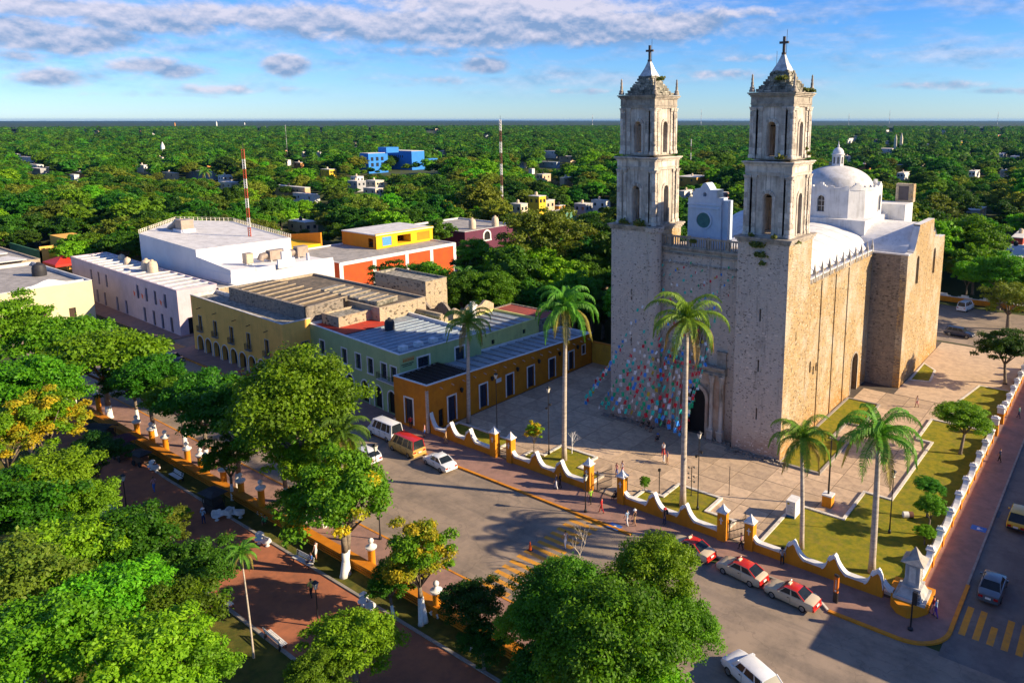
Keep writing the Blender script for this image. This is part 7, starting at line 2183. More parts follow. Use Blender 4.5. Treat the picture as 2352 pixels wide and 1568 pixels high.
# ------------------------------------------------------------------ people
def person_mesh(pose, seed):
    """continuous skinned body; returns mesh and per-face slot (0 skin,1 top,2 bottom,3 hair,4 shoes)"""
    J = {}; E_ = []
    def j(n, p, r_, par=None, slot=1):
        J[n] = (Vector(p), r_, slot)
        if par: E_.append((par, n))
    st = {'stand': (.06, .0, .1), 'walk': (.19, .2, .25), 'stride': (.26, .3, .35)}.get(pose, (.0, 0, .2))
    if pose == 'sit':
        j('pelvis', (0, 0, .52), .14, None, 2)
    else:
        j('pelvis', (0, 0, .94), .13, None, 2)
    zb = 0 if pose != 'sit' else -.42
    j('waist', (0, .01, 1.10 + zb), .12, 'pelvis', 1); j('chest', (0, .0, 1.32 + zb), .145, 'waist', 1); j('neck', (0, .0, 1.48 + zb), .055, 'chest', 0)
    j('jaw', (0, .02, 1.55 + zb), .075, 'neck', 0); j('head', (0, .01, 1.64 + zb), .098, 'jaw', 0); j('crown', (0, -.01, 1.71 + zb), .085, 'head', 3); j('nose', (0, .115, 1.605 + zb), .014, 'head', 0)
    for sd, n in ((-1, 'l'), (1, 'r')):
        j('ear' + n, (sd * .10, 0, 1.61 + zb), .018, 'head', 0)
        sw = st[2] * sd * .6
        j('sh' + n, (sd * .19, 0, 1.42 + zb), .062, 'chest', 1); j('el' + n, (sd * .25, -sw * .25 + .02, 1.14 + zb), .045, 'sh' + n, 0 if seed % 2 else 1)
        wr = (sd * .25, -sw * .55 + .12, .90 + zb); 
        if pose == 'sit': wr = (sd * .16, .35, .66)
        j('wr' + n, wr, .030, 'el' + n, 0); w = Vector(wr); dn = (w - J['el' + n][0]).normalized()
        j('pa' + n, w + dn * .07, .034, 'wr' + n, 0)
        for k in range(4):
            j('f%s%d' % (n, k), w + dn * (.155 + .012 * (k in (1, 2))) + Vector((sd * -.015, (k - 1.5) * .024, 0)), .011, 'pa' + n, 0)
        j('th' + n, w + dn * .09 + Vector((-sd * .01, .055, 0)), .013, 'pa' + n, 0)
        lg = st[0] * sd
        if pose == 'sit':
            j('hip' + n, (sd * .10, .0, .50), .10, 'pelvis', 2); j('kn' + n, (sd * .12, .44, .50), .07, 'hip' + n, 2); j('an' + n, (sd * .12, .46, .09), .045, 'kn' + n, 0); j('to' + n, (sd * .12, .62, .045), .042, 'an' + n, 4)
        else:
            j('hip' + n, (sd * .10, 0, .86), .10, 'pelvis', 2); j('kn' + n, (sd * .10, lg * .45 + .04, .49), .068, 'hip' + n, 2); j('an' + n, (sd * .10, lg, .09 + (.06 if lg < -.2 else 0)), .045, 'kn' + n, 0 if seed % 3 == 0 else 2); j('to' + n, (sd * .115, lg + .16, .045), .042, 'an' + n, 4)
    names = list(J); me = bpy.data.meshes.new('body'); me.from_pydata([J[n][0] for n in names], [(names.index(a), names.index(b)) for a, b in E_], [])
    o = bpy.data.objects.new('tmp_body', me); COL.objects.link(o)
    m = o.modifiers.new('s', 'SKIN')
    for i, n in enumerate(names):
        me.skin_vertices[0].data[i].radius = (J[n][1], J[n][1] * (.78 if n in ('chest', 'waist', 'pelvis') else 1)); me.skin_vertices[0].data[i].use_root = (n == 'pelvis')
    m.use_smooth_shade = True; m.branch_smoothing = .6
    m2 = o.modifiers.new('d', 'SUBSURF'); m2.levels = 1; m2.render_levels = 1
    dg = bpy.context.evaluated_depsgraph_get(); dg.update()
    out = bpy.data.meshes.new_from_object(o.evaluated_get(dg)); bpy.data.objects.remove(o)
    segs = []
    for a, b in E_: segs.append((J[a][0], J[b][0], J[b][2]))
    for f in out.polygons:
        c = f.center; best = 9; sl_ = 1
        for a, b, s_ in segs:
            ab = b - a; tt = max(0, min(1, (c - a).dot(ab) / max(1e-9, ab.length_squared))); d = (a + ab * tt - c).length
            if d < best: best, sl_ = d, s_
        if sl_ in (0,) and c.z > J['head'][0].z - .02 and (c.y < .03 or c.z > J['head'][0].z + .055): sl_ = 3
        f.material_index = sl_
    out.name = 'body'
    return out
PM_ = {}
def people_mesh(p, s):
    k = (p, s % 6)
    if k not in PM_:
        PM_[k] = person_mesh(p, s % 6)
        if not PM_[k].materials:
            for _ in range(5): PM_[k].materials.append(None)
    return PM_[k]
CLO = {}
def cloth(c):
    if c not in CLO: CLO[c] = pm('cloth_%d' % len(CLO), c, tuple(q * .8 for q in c), 4, .85)
    return CLO[c]
SK = cloth((.36, .19, .12)); HR = cloth((.02, .014, .01)); SH = cloth((.04, .035, .03))
WHT, RED_, BLU, NVY, BLK, GRN, PNK, YLW, GRY, TAN, LBL = (.68, .68, .7), (.55, .03, .03), (.06, .15, .45), (.02, .03, .09), (.015, .015, .018), (.05, .3, .12), (.6, .28, .3), (.55, .55, .05), (.2, .2, .22), (.45, .28, .13), (.35, .5, .65)
def person(label, x, y, z0, rz, pose, top, bot_, seed=0, hat=None, sc1=1.0, bag=None):
    t = thing('person', label, 'person', (x, y, z0), rz)
    o = bpy.data.objects.new('body', people_mesh(pose, seed)); COL.objects.link(o); o.parent = t; o.scale = (sc1 * 1.06,) * 3
    for i, m in enumerate((SK, cloth(top), cloth(bot_), HR, SH)):
        o.material_slots[i].link = 'OBJECT'; o.material_slots[i].material = m
    hz = 1.70 if pose != 'sit' else 1.28
    if hat:
        s = MB(); s.lathe(0, 0, [(.20, hz), (.20, hz + .02), (.11, hz + .03), (.10, hz + .12), (.03, hz + .14)], 12); s.build('hat', cloth(hat), t, w=False)
    if bag:
        s = MB(); zc = 1.1 if pose != 'sit' else .7; s.box(-.15, .15, -.30, -.13, zc, zc + .42); s.build('backpack', cloth(bag), t, w=False)
    return t
def pp(label, px, py, z, rz, pose, top, bot_, seed=0, **kw):
    p = at(px, py, z); return person(label, p.x, p.y, z, rz, pose, top, bot_, seed, **kw)
z0s = .13
pp('person in red top standing on the sunlit plaza', 1525, 1062, .15, 2.2, 'stand', RED_, WHT, 1); pp('person in lilac top close beside the red topped visitor', 1533, 1066, .15, 2.5, 'stand', (.35, .3, .5), TAN, 3)
pp('person in white shirt just behind the red topped visitor', 1524, 1046, .15, 3.0, 'walk', WHT, RED_, 4); pp('person in dark clothes with blue cap in the plaza shade', 1511, 1018, .15, 1.0, 'sit', BLK, BLK, 2, hat=BLU)
pp('person in bright green shirt walking out of the central gate', 1357, 1157, z0s, 1.3, 'walk', (.25, .5, .03), BLK, 4); pp('person in all red walking on the pavement', 1382, 1178, z0s, 2.0, 'stride', RED_, (.35, .02, .02), 2)
pp('person in white shirt walking left of the dark dressed companion', 1441, 1207, z0s, 1.4, 'walk', LBL, WHT, 2); pp('person in black with pale hat walking on the pavement', 1458, 1206, z0s, 1.7, 'walk', BLK, TAN, 3, hat=WHT)
pp('person with red cap and backpack by the right front wall', 1527, 1203, z0s, 2.6, 'stand', BLK, NVY, 1, hat=RED_, bag=BLK); pp('person in blue shirt and white trousers beside the left front wall', 1278, 1123, z0s, 1.9, 'walk', NVY, WHT, 4)
pp('person in black dress beside the blue shirted walker', 1287, 1120, z0s, 1.9, 'walk', BLK, BLK, 2); pp('person in tan outfit walking near the left wall start', 1025, 1018, z0s, 2.3, 'walk', TAN, TAN, 2); pp('person in pink shirt near the ochre building corner', 976, 1003, z0s, 2.3, 'stand', PNK, BLU, 3)
pp('person in blue vest standing by the green building doors', 908, 985, z0s, 0, 'stand', WHT, BLU, 1); pp('person in red shirt before the ochre building door', 944, 984, z0s, 1, 'stand', RED_, BLK, 2)
pp('person in pink vest and blue shorts inside the central gate', 1417, 1095, .15, 2.8, 'stand', PNK, BLU, 3); pp('person in white top inside the central gate', 1430, 1090, .15, 2.8, 'stand', WHT, PNK, 1)
pp('person crouched in black against the right gate pillar', 1413, 1152, z0s, 1.2, 'sit', BLK, BLK, 4, bag=BLK); pp('person in pink top and dark trousers at the right gateway', 1702, 1262, z0s, 2.2, 'walk', PNK, BLK, 2)
pp('person leaning over the scalloped wall in dark trousers', 1796, 1297, z0s, .2, 'stand', GRY, BLK, 2, hat=BLK)
pp('person in white top and purple trousers at the monument corner', 2149, 1417, z0s, 1.6, 'walk', LBL, (.12, .05, .3), 2, bag=None); pp('person in maroon partly behind the purple trousered one', 2143, 1412, z0s, 1.6, 'walk', (.25, .02, .05), PNK, 4)
pp('person in dark clothes walking the side street pavement', 2296, 1061, z0s, 1.4, 'walk', NVY, BLK, 2); pp('person in pale shirt walking on the sunny side yard', 2106, 935, .15, 2.5, 'walk', WHT, PNK, 3)
pp('person far along the side street pavement in teal', 2340, 960, z0s, 1.5, 'walk', (.1, .3, .3), NVY, 4)
pp('person in yellow vest walking on the terracotta park path', 716, 1371, .14, 1.6, 'walk', (.6, .6, .1), BLK, 2); pp('person in pink top and blue jeans on the park path', 355, 1129, .14, 1.8, 'walk', PNK, BLU, 4)
pp('person in pale shirt standing at the black cart', 468, 1203, .14, .6, 'stand', LBL, NVY, 2, hat=WHT); pp('person in green seated on the near stone seat', 610, 1210, .14, 1.4, 'sit', GRN, BLK, 4)
pp('person in blue seated on the white slatted bench', 716, 1298, .2, 2.9, 'sit', BLU, NVY, 4); pp('person in white seated on the far bench by the lamp', 262, 1165, .14, .2, 'sit', LBL, BLU, 2); pp('person in white standing beside the bench and kerb', 727, 1283, .14, 2, 'stand', WHT, WHT, 3)
pp('person in dark blue bending over a white seat', 358, 1083, .14, .4, 'sit', NVY, BLK, 4); pp('person in long maroon dress by the far park entrance', 198, 945, .13, 1, 'stand', (.35, .02, .10), (.35, .02, .10), 2); pp('person in dark blue beside the maroon dressed one', 186, 935, .13, 1.4, 'stand', NVY, BLK, 4)
pp('person in pale top crossing by the bare tree', 1299, 1258, 0.0, 1.2, 'walk', (.6, .5, .45), WHT, 1)
for i, (px, py, c1) in enumerate(((1490, 985, BLK), (1500, 990, GRY), (1478, 978, GRN))):
    pp(['person in black resting on the steps of the church door', 'person in grey resting by the church door', 'person in green sitting against the facade'][i], px, py, .4, 3.0, 'sit', c1, BLK, i)
# tables and red parasols before the arcade
for i, (px, py) in enumerate(((555, 862), (575, 870), (595, 878))):
    p = at(px, py, .13); t = thing('cafe_table', 'small red clothed table under the arcade front', 'table', tuple(p), group='cafe tables before the yellow arcade'); s = MB(); s.lathe(0, 0, [(.05, 0), (.05, .7), (.5, .72), (.5, .76)], 12); s.build('tabletop', M_RED, t, w=False)
# ------------------------------------------------------------------ the town and forest behind
VIS = []     # (px0, px1, py_low, distance): trees nearer than this must not cover this part of the view
def hcol(c): return pm('house_%d_%d_%d' % tuple(int(q * 100) for q in c), c, tuple(q * .85 for q in c), .6, .85, dirt=.3, dirtc=tuple(q * .45 for q in c))
def ext(p, axis, px):
    """how far to go from p along an axis until the survey column px is reached"""
    lo, hi = 0.0, 200.0
    s = 1 if proj(p + axis * 1.0)[0] > proj(p)[0] else -1
    for _ in range(40):
        m = (lo + hi) / 2
        lo, hi = (m, hi) if (proj(p + axis * m)[0] - px) * s < 0 else (lo, m)
    return lo
XA, YA, ZA = Vector((1, 0, 0)), Vector((0, 1, 0)), Vector((0, 0, 1))
def house(label, px, py, wpx, dpx, h, col, rc=(.45, .44, .42), name='town_house', cat='house', tank_=True, group=None, vis=True, win=2, sky_=13):
    """px,py: roof corner nearest the camera; wpx: columns of the shaded front (to the left); dpx: columns of the sunlit side (to the right)"""
    c = at(px, py, h); c.z = 0
    w = ext(c + ZA * h, -XA, px - wpx); d = ext(c + ZA * h, YA, px + dpx)
    w, d = max(3, min(w, 60)), max(3, min(d, 60))
    t = thing(name, label, cat, (c.x - w / 2, c.y + d / 2, 0), group=group)
    O = (c.x - w, c.y, 0)
    fh = [(w * (k + .5) / win - .6, w * (k + .5) / win + .6, h - 2.4, h - 1.1, False) for k in range(win)] if w > 4 else []
    sh2 = [(d * (k + .5) / win - .6, d * (k + .5) / win + .6, h - 2.4, h - 1.1, False) for k in range(win)] if d > 4 else []
    s = MB()
    wall(s, O, XA, w, h, fh, .2); wall(s, c, YA, d, h, sh2, .2); wall(s, (c.x, c.y + d, 0), -XA, w, h); wall(s, (c.x - w, c.y + d, 0), -YA, d, h)
    s.build('wall', hcol(col), t)
    s = MB(); s.box(c.x - w - .1, c.x + .1, c.y - .1, c.y + d + .1, h, h + .18); s.box(c.x - w + .25, c.x - .25, c.y + .25, c.y + d - .25, h + .181, h + .2)
    s.build('roof', hcol(rc), t)
    for f in fh:
        s = MB(); s.fbox(O, XA, f[0], f[1], -.2, -.15, f[2], f[3]); s.build('window', M_GLASS, t)
    for f in sh2:
        s = MB(); s.fbox(c, YA, f[0], f[1], -.2, -.15, f[2], f[3]); s.build('window', M_GLASS, t)
    if tank_:
        s = MB(); s.lathe(c.x - w * .6, c.y + d * .5, [(.6, h + .2), (.6, h + 1.3), (.3, h + 1.6)], 10); s.build('roof_tank', M_TANKC if rnd.random() < .5 else M_TANKD, t)
    EX.append((c.x - w, c.x, c.y, c.y + d))
    if vis: VIS.append((px - wpx - 1, px + dpx + 1, py + sky_, (c - Vector((0, 0, CAM_H))).length))
    return t, c, w, d
WH_, TN_, CRM, GRY_, YE_, OR_, BLG = (.70, .69, .67), (.55, .42, .28), (.62, .55, .42), (.33, .34, .36), (.66, .44, .03), (.55, .26, .08), (.36, .42, .50)
HL = [(70, 362, 26, 14, 5, WH_, 'white low roofs at the left edge of the forest'), (84, 379, 22, 16, 5, WH_, 'white house below the leftmost low roofs'), (92, 388, 20, 14, 4.5, GRY_, 'grey white house in the left cluster'), (110, 385, 8, 8, 4, TN_, 'tan house right of the left cluster'), (40, 354, 12, 8, 4, WH_, 'tiny white house at far left'),
      (186, 396, 14, 12, 5, OR_, 'orange tan house in the left wood'), (170, 402, 10, 6, 4, WH_, 'small white house beside the orange tan one'), (330, 380, 18, 14, 6, WH_, 'white gabled house with green tank'), (338, 388, 8, 10, 4, TN_, 'tan house below the white gabled one'),
      (372, 362, 18, 12, 7, CRM, 'pale house under the white spire'), (400, 398, 28, 8, 5, TN_, 'low tan roof left of the long blue grey roof'), (488, 396, 62, 4, 5.5, BLG, 'long blue grey roof in the trees'), (512, 404, 12, 22, 5.5, WH_, 'white house with dark front'), (530, 420, 24, 20, 4.5, CRM, 'cream houses beside the striped mast'),
      (475, 378, 6, 5, 8, OR_, 'narrow orange house in the trees'), (160, 318, 6, 4, 5, CRM, 'small pale house in the far forest'), (210, 319, 10, 4, 5, WH_, 'pale roof in the far forest'), (225, 300, 14, 6, 6, TN_, 'tan far off building left'), (198, 299, 8, 4, 6, TN_, 'tan far off building further left'),
      (756, 390, 20, 16, 7, YE_, 'yellow house with blue side and tank'), (820, 417, 22, 20, 6, GRY_, 'grey fronted house left of the blue building trees'), (862, 416, 22, 20, 5.5, CRM, 'cream roofs under the blue building'), (862, 434, 28, 18, 4.5, CRM, 'low cream house among the roofs'), (700, 432, 70, 12, 7, (.58, .38, .22), 'long peach building in the middle wood'),
      (722, 448, 50, 12, 4.5, WH_, 'white house below the peach building'), (690, 374, 16, 12, 5, OR_, 'peach roof right of the thin mast'), (660, 368, 12, 8, 5, WH_, 'white roof at the thin mast'), (822, 338, 8, 4, 6, WH_, 'white speck house in the far wood'), (1276, 347, 30, 6, 8, WH_, 'white box building on the right of the middle forest'),
      (1310, 360, 26, 12, 5.5, TN_, 'tan house beside the white box building'), (1278, 373, 40, 8, 5, BLG, 'pale blue long roof in the middle forest'), (1204, 373, 12, 4, 5, WH_, 'white small roof left of the pale blue roof'), (1222, 388, 8, 6, 4, WH_, 'white small house in the middle wood'),
      (1238, 452, 24, 16, 12, YE_, 'tall yellow house block behind the plaza trees'), (1254, 462, 6, 20, 9, (.50, .40, .27), 'tan walled house attached to the yellow block'), (1196, 470, 24, 16, 8, CRM, 'cream house left of the yellow block'), (1284, 474, 10, 14, 6, (.62, .24, .02), 'low bright orange wall right of the yellow block'),
      (1300, 488, 36, 24, 5, (.10, .25, .18), 'green low building under the orange wall'), (1345, 470, 26, 16, 6, GRY_, 'grey terrace near the left tower'), (1392, 462, 34, 10, 6, WH_, 'white house hidden by the left tower'),
      (1600, 408, 46, 34, 8, (.55, .30, .06), 'long ochre building seen between the towers'), (1572, 440, 14, 24, 5, WH_, 'white house seen between the towers'), (1655, 445, 8, 20, 6, (.5, .28, .26), 'pink wall beside the clock gable'),
      (2048, 342, 30, 10, 6, WH_, 'white roof beside the far twin towered chapel'), (2134, 331, 12, 6, 5, WH_, 'white far house on the right'), (2268, 332, 4, 6, 9, YE_, 'yellow far house on the right'), (2305, 354, 18, 12, 5, WH_, 'white far roofs at the right edge'), (2340, 360, 20, 10, 5, BLG, 'pale far roof at the right edge'),
      (2214, 452, 26, 22, 5, OR_, 'orange low house right of the dome'), (2250, 484, 30, 16, 4.5, GRY_, 'grey roof among the right trees'), (2350, 548, 14, 20, 7.5, (.45, .07, .05), 'red roofed house at the right edge'), (2340, 578, 30, 20, 5.5, GRY_, 'grey house below the red roof at the right edge'),
      (1000, 296, 24, 8, 7, TN_, 'tan long building near the horizon'), (2170, 300, 10, 4, 6, WH_, 'white speck near the horizon right'), (700, 512, 40, 30, 5, TN_, 'tan shed roof before the hall railing')]
for (px, py, a, b_, h, c, lab) in HL:
    house(lab, px, py, a, b_, h, c, tank_=(h > 4.6 and py > 350), rc=(.62, .60, .57) if c != BLG else (.34, .38, .44))
rg = random.Random(41)
for k in range(58):
    px = rg.uniform(0, 1390) if rg.random() < .7 else rg.uniform(1900, 2352)
    py = 292 + 125 * rg.random() ** 1.5
    if any(abs(px - h[0]) < 26 and abs(py - h[1]) < 10 for h in HL): continue
    sz_ = .35 + (py - 285) / 130
    c_ = rg.choice([WH_, WH_, WH_, CRM, TN_, BLG, OR_, YE_, WH_])
    cn = {WH_: 'white', CRM: 'cream', TN_: 'tan', BLG: 'pale blue grey', OR_: 'peach orange', YE_: 'yellow'}[c_]
    where = 'left' if px < 450 else ('left centre' if px < 900 else ('centre' if px < 1400 else 'right'))
    row = 'near the horizon' if py < 310 else ('in the middle distance' if py < 350 else 'among the nearer trees')
    house('small %s house %s, %s part of the forest' % (cn, row, where), px, py, rg.uniform(6, 16) * sz_, rg.uniform(5, 16) * sz_, rg.uniform(4.5, 7), c_, tank_=py > 340, group='small houses scattered in the forest', rc=(.6, .58, .55))
# mustard house with white pediment at the right edge
t, c, w, d = house('mustard house with white pediment at the right edge', 2330, 612, 36, 40, 6.5, (.50, .22, .015), rc=(.62, .62, .62), name='mustard_house', tank_=False)
s = MB(); s.prism([(c.x - w * .55 - 1, c.y - .5), (c.x - w * .55 + 1, c.y - .5), (c.x - w * .55 + 1, c.y), (c.x - w * .55 - 1, c.y)], 0, 3.6); s.frus(c.x - w * .55, c.y - .3, 3.6, 4.8, 1.4, .4, .1, .3); s.build('porch', M_WHITE, t)
# blue building
def block(root, O, w, d, h, name='wall', m=None, holes=()):
    s = MB(); wall(s, O, XA, w, h, holes, .3); O = Vector(O); wall(s, O + XA * w, YA, d, h, [], .3); wall(s, O + XA * w + YA * d, -XA, w, h); wall(s, O + YA * d, -YA, d, h)
    s.poly([(O.x, O.y, h), (O.x + w, O.y, h), (O.x + w, O.y + d, h), (O.x, O.y + d, h)]); return s.build(name, m, root)
M_BLU = pm('vivid_blue_paint', (.03, .20, .60), (.025, .17, .54), .3, .8)
c = at(848, 399, 0); bt_ = thing('blue_building', 'bright blue long building rising from the forest', 'building', (c.x, c.y, 0))
HB = 15.3; wA = ext(c + ZA * HB, -XA, 826); dA = ext(c + ZA * HB, YA, 890)
block(bt_, c - XA * wA, wA, dA, HB, m=M_BLU)
for k in range(3):
    for z in (5.2, 9.6):
        s = MB(); y = c.y + dA * (.12 + .26 * k); s.box(c.x, c.x + .12, y, y + 2.4, z, z + 2.8); s.build('window', M_GLASS, bt_)
c2 = c + YA * dA * .98 ; wB = 0
c3 = at(945, 348, HB); c3.z = 0; wB = ext(c3 + ZA * HB, -XA, 890); dB = ext(c3 + ZA * HB, YA, 974)
block(bt_, c3 - XA * wB, wB, dB, HB, 'long_wing', M_BLU, [(wB * .08 + k * wB * .085, wB * .08 + k * wB * .085 + wB * .05, 9.8, 11.8, False) for k in range(7)])
s = MB(); s.box(c3.x - wB, c3.x, c3.y + .3, c3.y + .35, 9.7, 11.9); s.build('window_band', M_GLASS, bt_)
c4 = c3 + YA * dB; d4 = ext(c4 + ZA * 8, YA, 1005); block(bt_, c4 - XA * 8, 8, d4, 8.5, 'low_wing', M_BLU)
s = MB(); cc = c + YA * dA * .9; s.box(cc.x - 9, cc.x + 1, cc.y, cc.y + 12, HB, HB + 4.2); s.build('roof_tower', M_BLU, bt_)
s = MB(); s.box(c.x - wA, c.x, c.y, c.y + dA, HB + .02, HB + .3); s.box(c3.x - wB, c3.x, c3.y, c3.y + dB, HB + .02, HB + .3); s.build('roof', hcol((.6, .58, .55)), bt_)
VIS.append((824, 1008, 400, 560)); VIS.append((760, 1044, 640, 204)); VIS.append((1044, 1190, 566, 240)); VIS.append((312, 770, 560, 178)); EX.append((c.x - wA, c.x + 40, c.y - 5, c.y + 120))
# far spires, chapel towers, tank towers, thin masts
def spire(label, px, pyb, pyt, w, col, name='spire', cat='tower'):
    p = at(px, pyb, 8); p.z = 0; lo, hi = 5, 90
    for _ in range(40):
        m = (lo + hi) / 2; lo, hi = (m, hi) if proj((p.x, p.y, m))[1] > pyt else (lo, m)
    t = thing(name, label, cat, tuple(p)); s = MB(); s.frus(0, 0, 0, lo * .75, w, w, w * .9, w * .9); s.build('shaft', hcol(col), t, w=False); s = MB(); s.frus(0, 0, lo * .75, lo, w * .95, w * .95, .1, .1); s.build('spire_cap', hcol(col), t, w=False)
    VIS.append((px - 5, px + 5, pyb, p.length)); return t
spire('white pointed church spire in the left forest', 375, 352, 326, 1.6, WH_); spire('left tower of the far twin towered chapel', 2056, 342, 308, 1.5, CRM, 'chapel_tower'); spire('right tower of the far twin towered chapel', 2069, 342, 305, 1.5, CRM, 'chapel_tower')
spire('far water tower on the horizon left', 498, 292, 278, 2.2, WH_, 'water_tower'); spire('small orange far tower on the horizon', 402, 290, 281, 2.5, OR_, 'water_tower'); spire('white far tower near the horizon centre', 562, 287, 281, 2.2, WH_, 'water_tower')
for (px, pb, pt_, lab) in ((661, 366, 287, 'thin pale lattice mast in the middle forest'), (1586, 400, 320, 'rusty mast seen between the towers'), (1361, 292, 264, 'short far mast left of the left tower'), (2042, 290, 254, 'faint far mast on the right horizon'), (2290, 292, 258, 'faint far mast at the right horizon end'), (1949, 290, 262, 'faint far mast right of the right tower'), (1610, 290, 252, 'faint far mast between the towers')):
    p = at(px, pb, 4); p.z = 0; lo, hi = 5, 200
    for _ in range(40):
        m = (lo + hi) / 2; lo, hi = (m, hi) if proj((p.x, p.y, m))[1] > pt_ else (lo, m)
    rr = p.length / FPX * .55
    mast(p.x, p.y, 0, lo, min(1.2, max(.25, rr)), 6, lab, M_MRUST if 'rusty' in lab else M_GREYM, M_MW)
# rear wall behind the church and its garden
rw = thing('rear_wall', 'ochre scalloped wall behind the back street', 'wall', (-28, 181, 0))
s = MB(); s.box(-52, -14, 181, 181.4, 0, 1.2); s.build('wall_face', M_OCHREW, rw)
s = MB()
for k in range(9):
    x = -52 + k * 4.5
    for j in range(6):
        t0, t1 = j / 6, (j + 1) / 6; h = 1.25 + .8 * (abs((t0 + t1) / 2 - .5) * 2) ** 2; s.box(x + 4.5 * t0, x + 4.5 * t1, 180.9, 181.5, 1.2, h)
s.build('coping', M_WHITE, rw)

# --- trees
def core(V, F, R, H, seed):
    r = random.Random(seed); b = MB(); n = 10
    b.lathe(0, 0, [(max(.02, R * math.sin(math.pi * j / 6)) , -H * math.cos(math.pi * j / 6) * (.45 if j < 3 else 1)) for j in range(7)], n)
    off = len(V)
    for v in b.v:
        f = r.uniform(.85, 1.12); V.append((v[0] * f, v[1] * f, v[2] * f))
    for f in b.f: F.append(tuple(off + i for i in f))
def far_crown(name, R, H, nc, nl, leaf, mat_, seed, coreR=.72, gap=.05):
    me = leaves_mesh(name, crown_clumps(R, H, nc, seed, gap=gap), nl, leaf, [mat_], seed)
    V = [tuple(v.co) for v in me.vertices]; F = [tuple(p.vertices) for p in me.polygons]
    core(V, F, R * coreR, H * coreR, seed)
    m2 = bpy.data.meshes.new(name); m2.from_pydata(V, [], F); m2.materials.append(mat_); m2.update()
    bpy.data.meshes.remove(me); return m2
LV = [L_MID, L_DRK, L_BRI, L_DRK, L_OLV]
LF = [L_DRK, L_DRK, L_MID, L_DRK, L_MID]
MIDC = [far_crown('crown', 5, 3.6 + .5 * (k % 3), 34 + 3 * k, 5200, .29, LV[k], 50 + k, .6) for k in range(5)]
MIDT = [trunk_mesh('trunk', 6, .28, 4, 3, 60 + k, [M_BARKP if k == 4 else M_BARK], nb=4) for k in range(3)]
r = random.Random(99); cand = []
CLEAR = [(-62, 14, 60, 179), (-150, -60, -60, 100), (-262, -60, 20, 66), (-212, -140, 60, 76), (-205, -141, 66, 101)]
def okspot(x, y, R=4):
    for (a, b_, c_, d_) in CLEAR:
        if a < x < b_ and c_ < y < d_: return False
    for (a, b_, c_, d_) in EX:
        if a - R * .8 < x < b_ + R * .8 and c_ - R * .8 < y < d_ + R * .8: return False
    return True
def scan(r0, r1, step):
    out = []
    n = int(2 * r1 / step)
    a0, a1 = math.radians(-80), math.radians(8)
    rr = r0
    while rr < r1:
        k = int(rr * (a1 - a0) / step)
        for i in range(k):
            a = a0 + (a1 - a0) * (i + r.random()) / k; q = rr + r.uniform(-.5, .5) * step
            out.append((q * math.sin(a), q * math.cos(a)))
        rr += step * .9
    return out
pts = []
for (x, y) in scan(95, 620, 7.6):
    R = r.uniform(3.2, 6.6) * (1.4 if r.random() < .2 else 1); zc = R * .75 + r.uniform(1.2, 5.0)
    if not okspot(x, y, R): continue
    px, py, dd = proj((x, y, zc + R * .75)); 
    if dd < 30: continue
    rp = R / dd * FPX
    if px + rp < -160 or px - rp > 2520: continue
    D = math.hypot(x, y)
    bad = False
    for (a, b_, yl, dist) in VIS:
        if D < dist - 3 and px + rp * .8 > a and px - rp * .8 < b_ and py < yl: bad = True; break
    if bad: 
        # a lower tree may still stand there
        R *= .55; zc = R * .7 + 1.2; px, py, dd = proj((x, y, zc + R * .7)); rp = R / dd * FPX
        if any(D < dist - 3 and px + rp * .8 > a and px - rp * .8 < b_ and py < yl for (a, b_, yl, dist) in VIS): continue
    pts.append((R / dd, x, y, R, zc, D))
pts.sort(reverse=True)
def inview(x, y, zc):
    px, py, dd = proj((x, y, zc + 3)); return -30 < px < 2380 and py < 1600
near = [p for p in pts if inview(p[1], p[2], p[4])][:285]; ns = set(near); rest = [p for p in pts if p not in ns]
for i, (_, x, y, R, zc, D) in enumerate(near):
    k = r.randrange(5)
    kn = ('round mid green', 'dark dense', 'bright green', 'bushy green', 'olive toned')[k]; sz = 'large' if R > 6.6 else ('small' if R < 4.2 else 'medium')
    pxx, pyy, _d = proj((x, y, zc))
    if pxx < 320: wh_ = 'in the wood left of the white hall'
    elif pxx < 560: wh_ = 'behind the white hall roof'
    elif pxx < 790: wh_ = 'behind the striped radio mast'
    elif pxx < 1050: wh_ = 'beyond the red and orange hotel'
    elif pxx < 1400: wh_ = 'between the purple building and the left tower'
    elif pxx < 1700: wh_ = 'seen between the two bell towers'
    elif pxx < 2060: wh_ = 'behind the white dome'
    else: wh_ = 'right of the church by the back street'
    dn = 'near ' if D < 190 else ('' if D < 260 else 'farther ')
    t = thing('forest_tree', '%s%s %s tree %s' % (dn, sz, kn, wh_), 'tree', (x, y, 0), r.uniform(0, 6.28), 'trees of the wood behind the square')
    c = bpy.data.objects.new('crown', MIDC[k]); COL.objects.link(c); c.parent = t; c.location = (0, 0, zc); c.scale = (R / 5, R / 5 * r.uniform(.85, 1.1), R / 5 * r.uniform(.85, 1.15))
    c = bpy.data.objects.new('trunk', MIDT[k % 3]); COL.objects.link(c); c.parent = t; c.scale = (R / 5, R / 5, zc / 6)
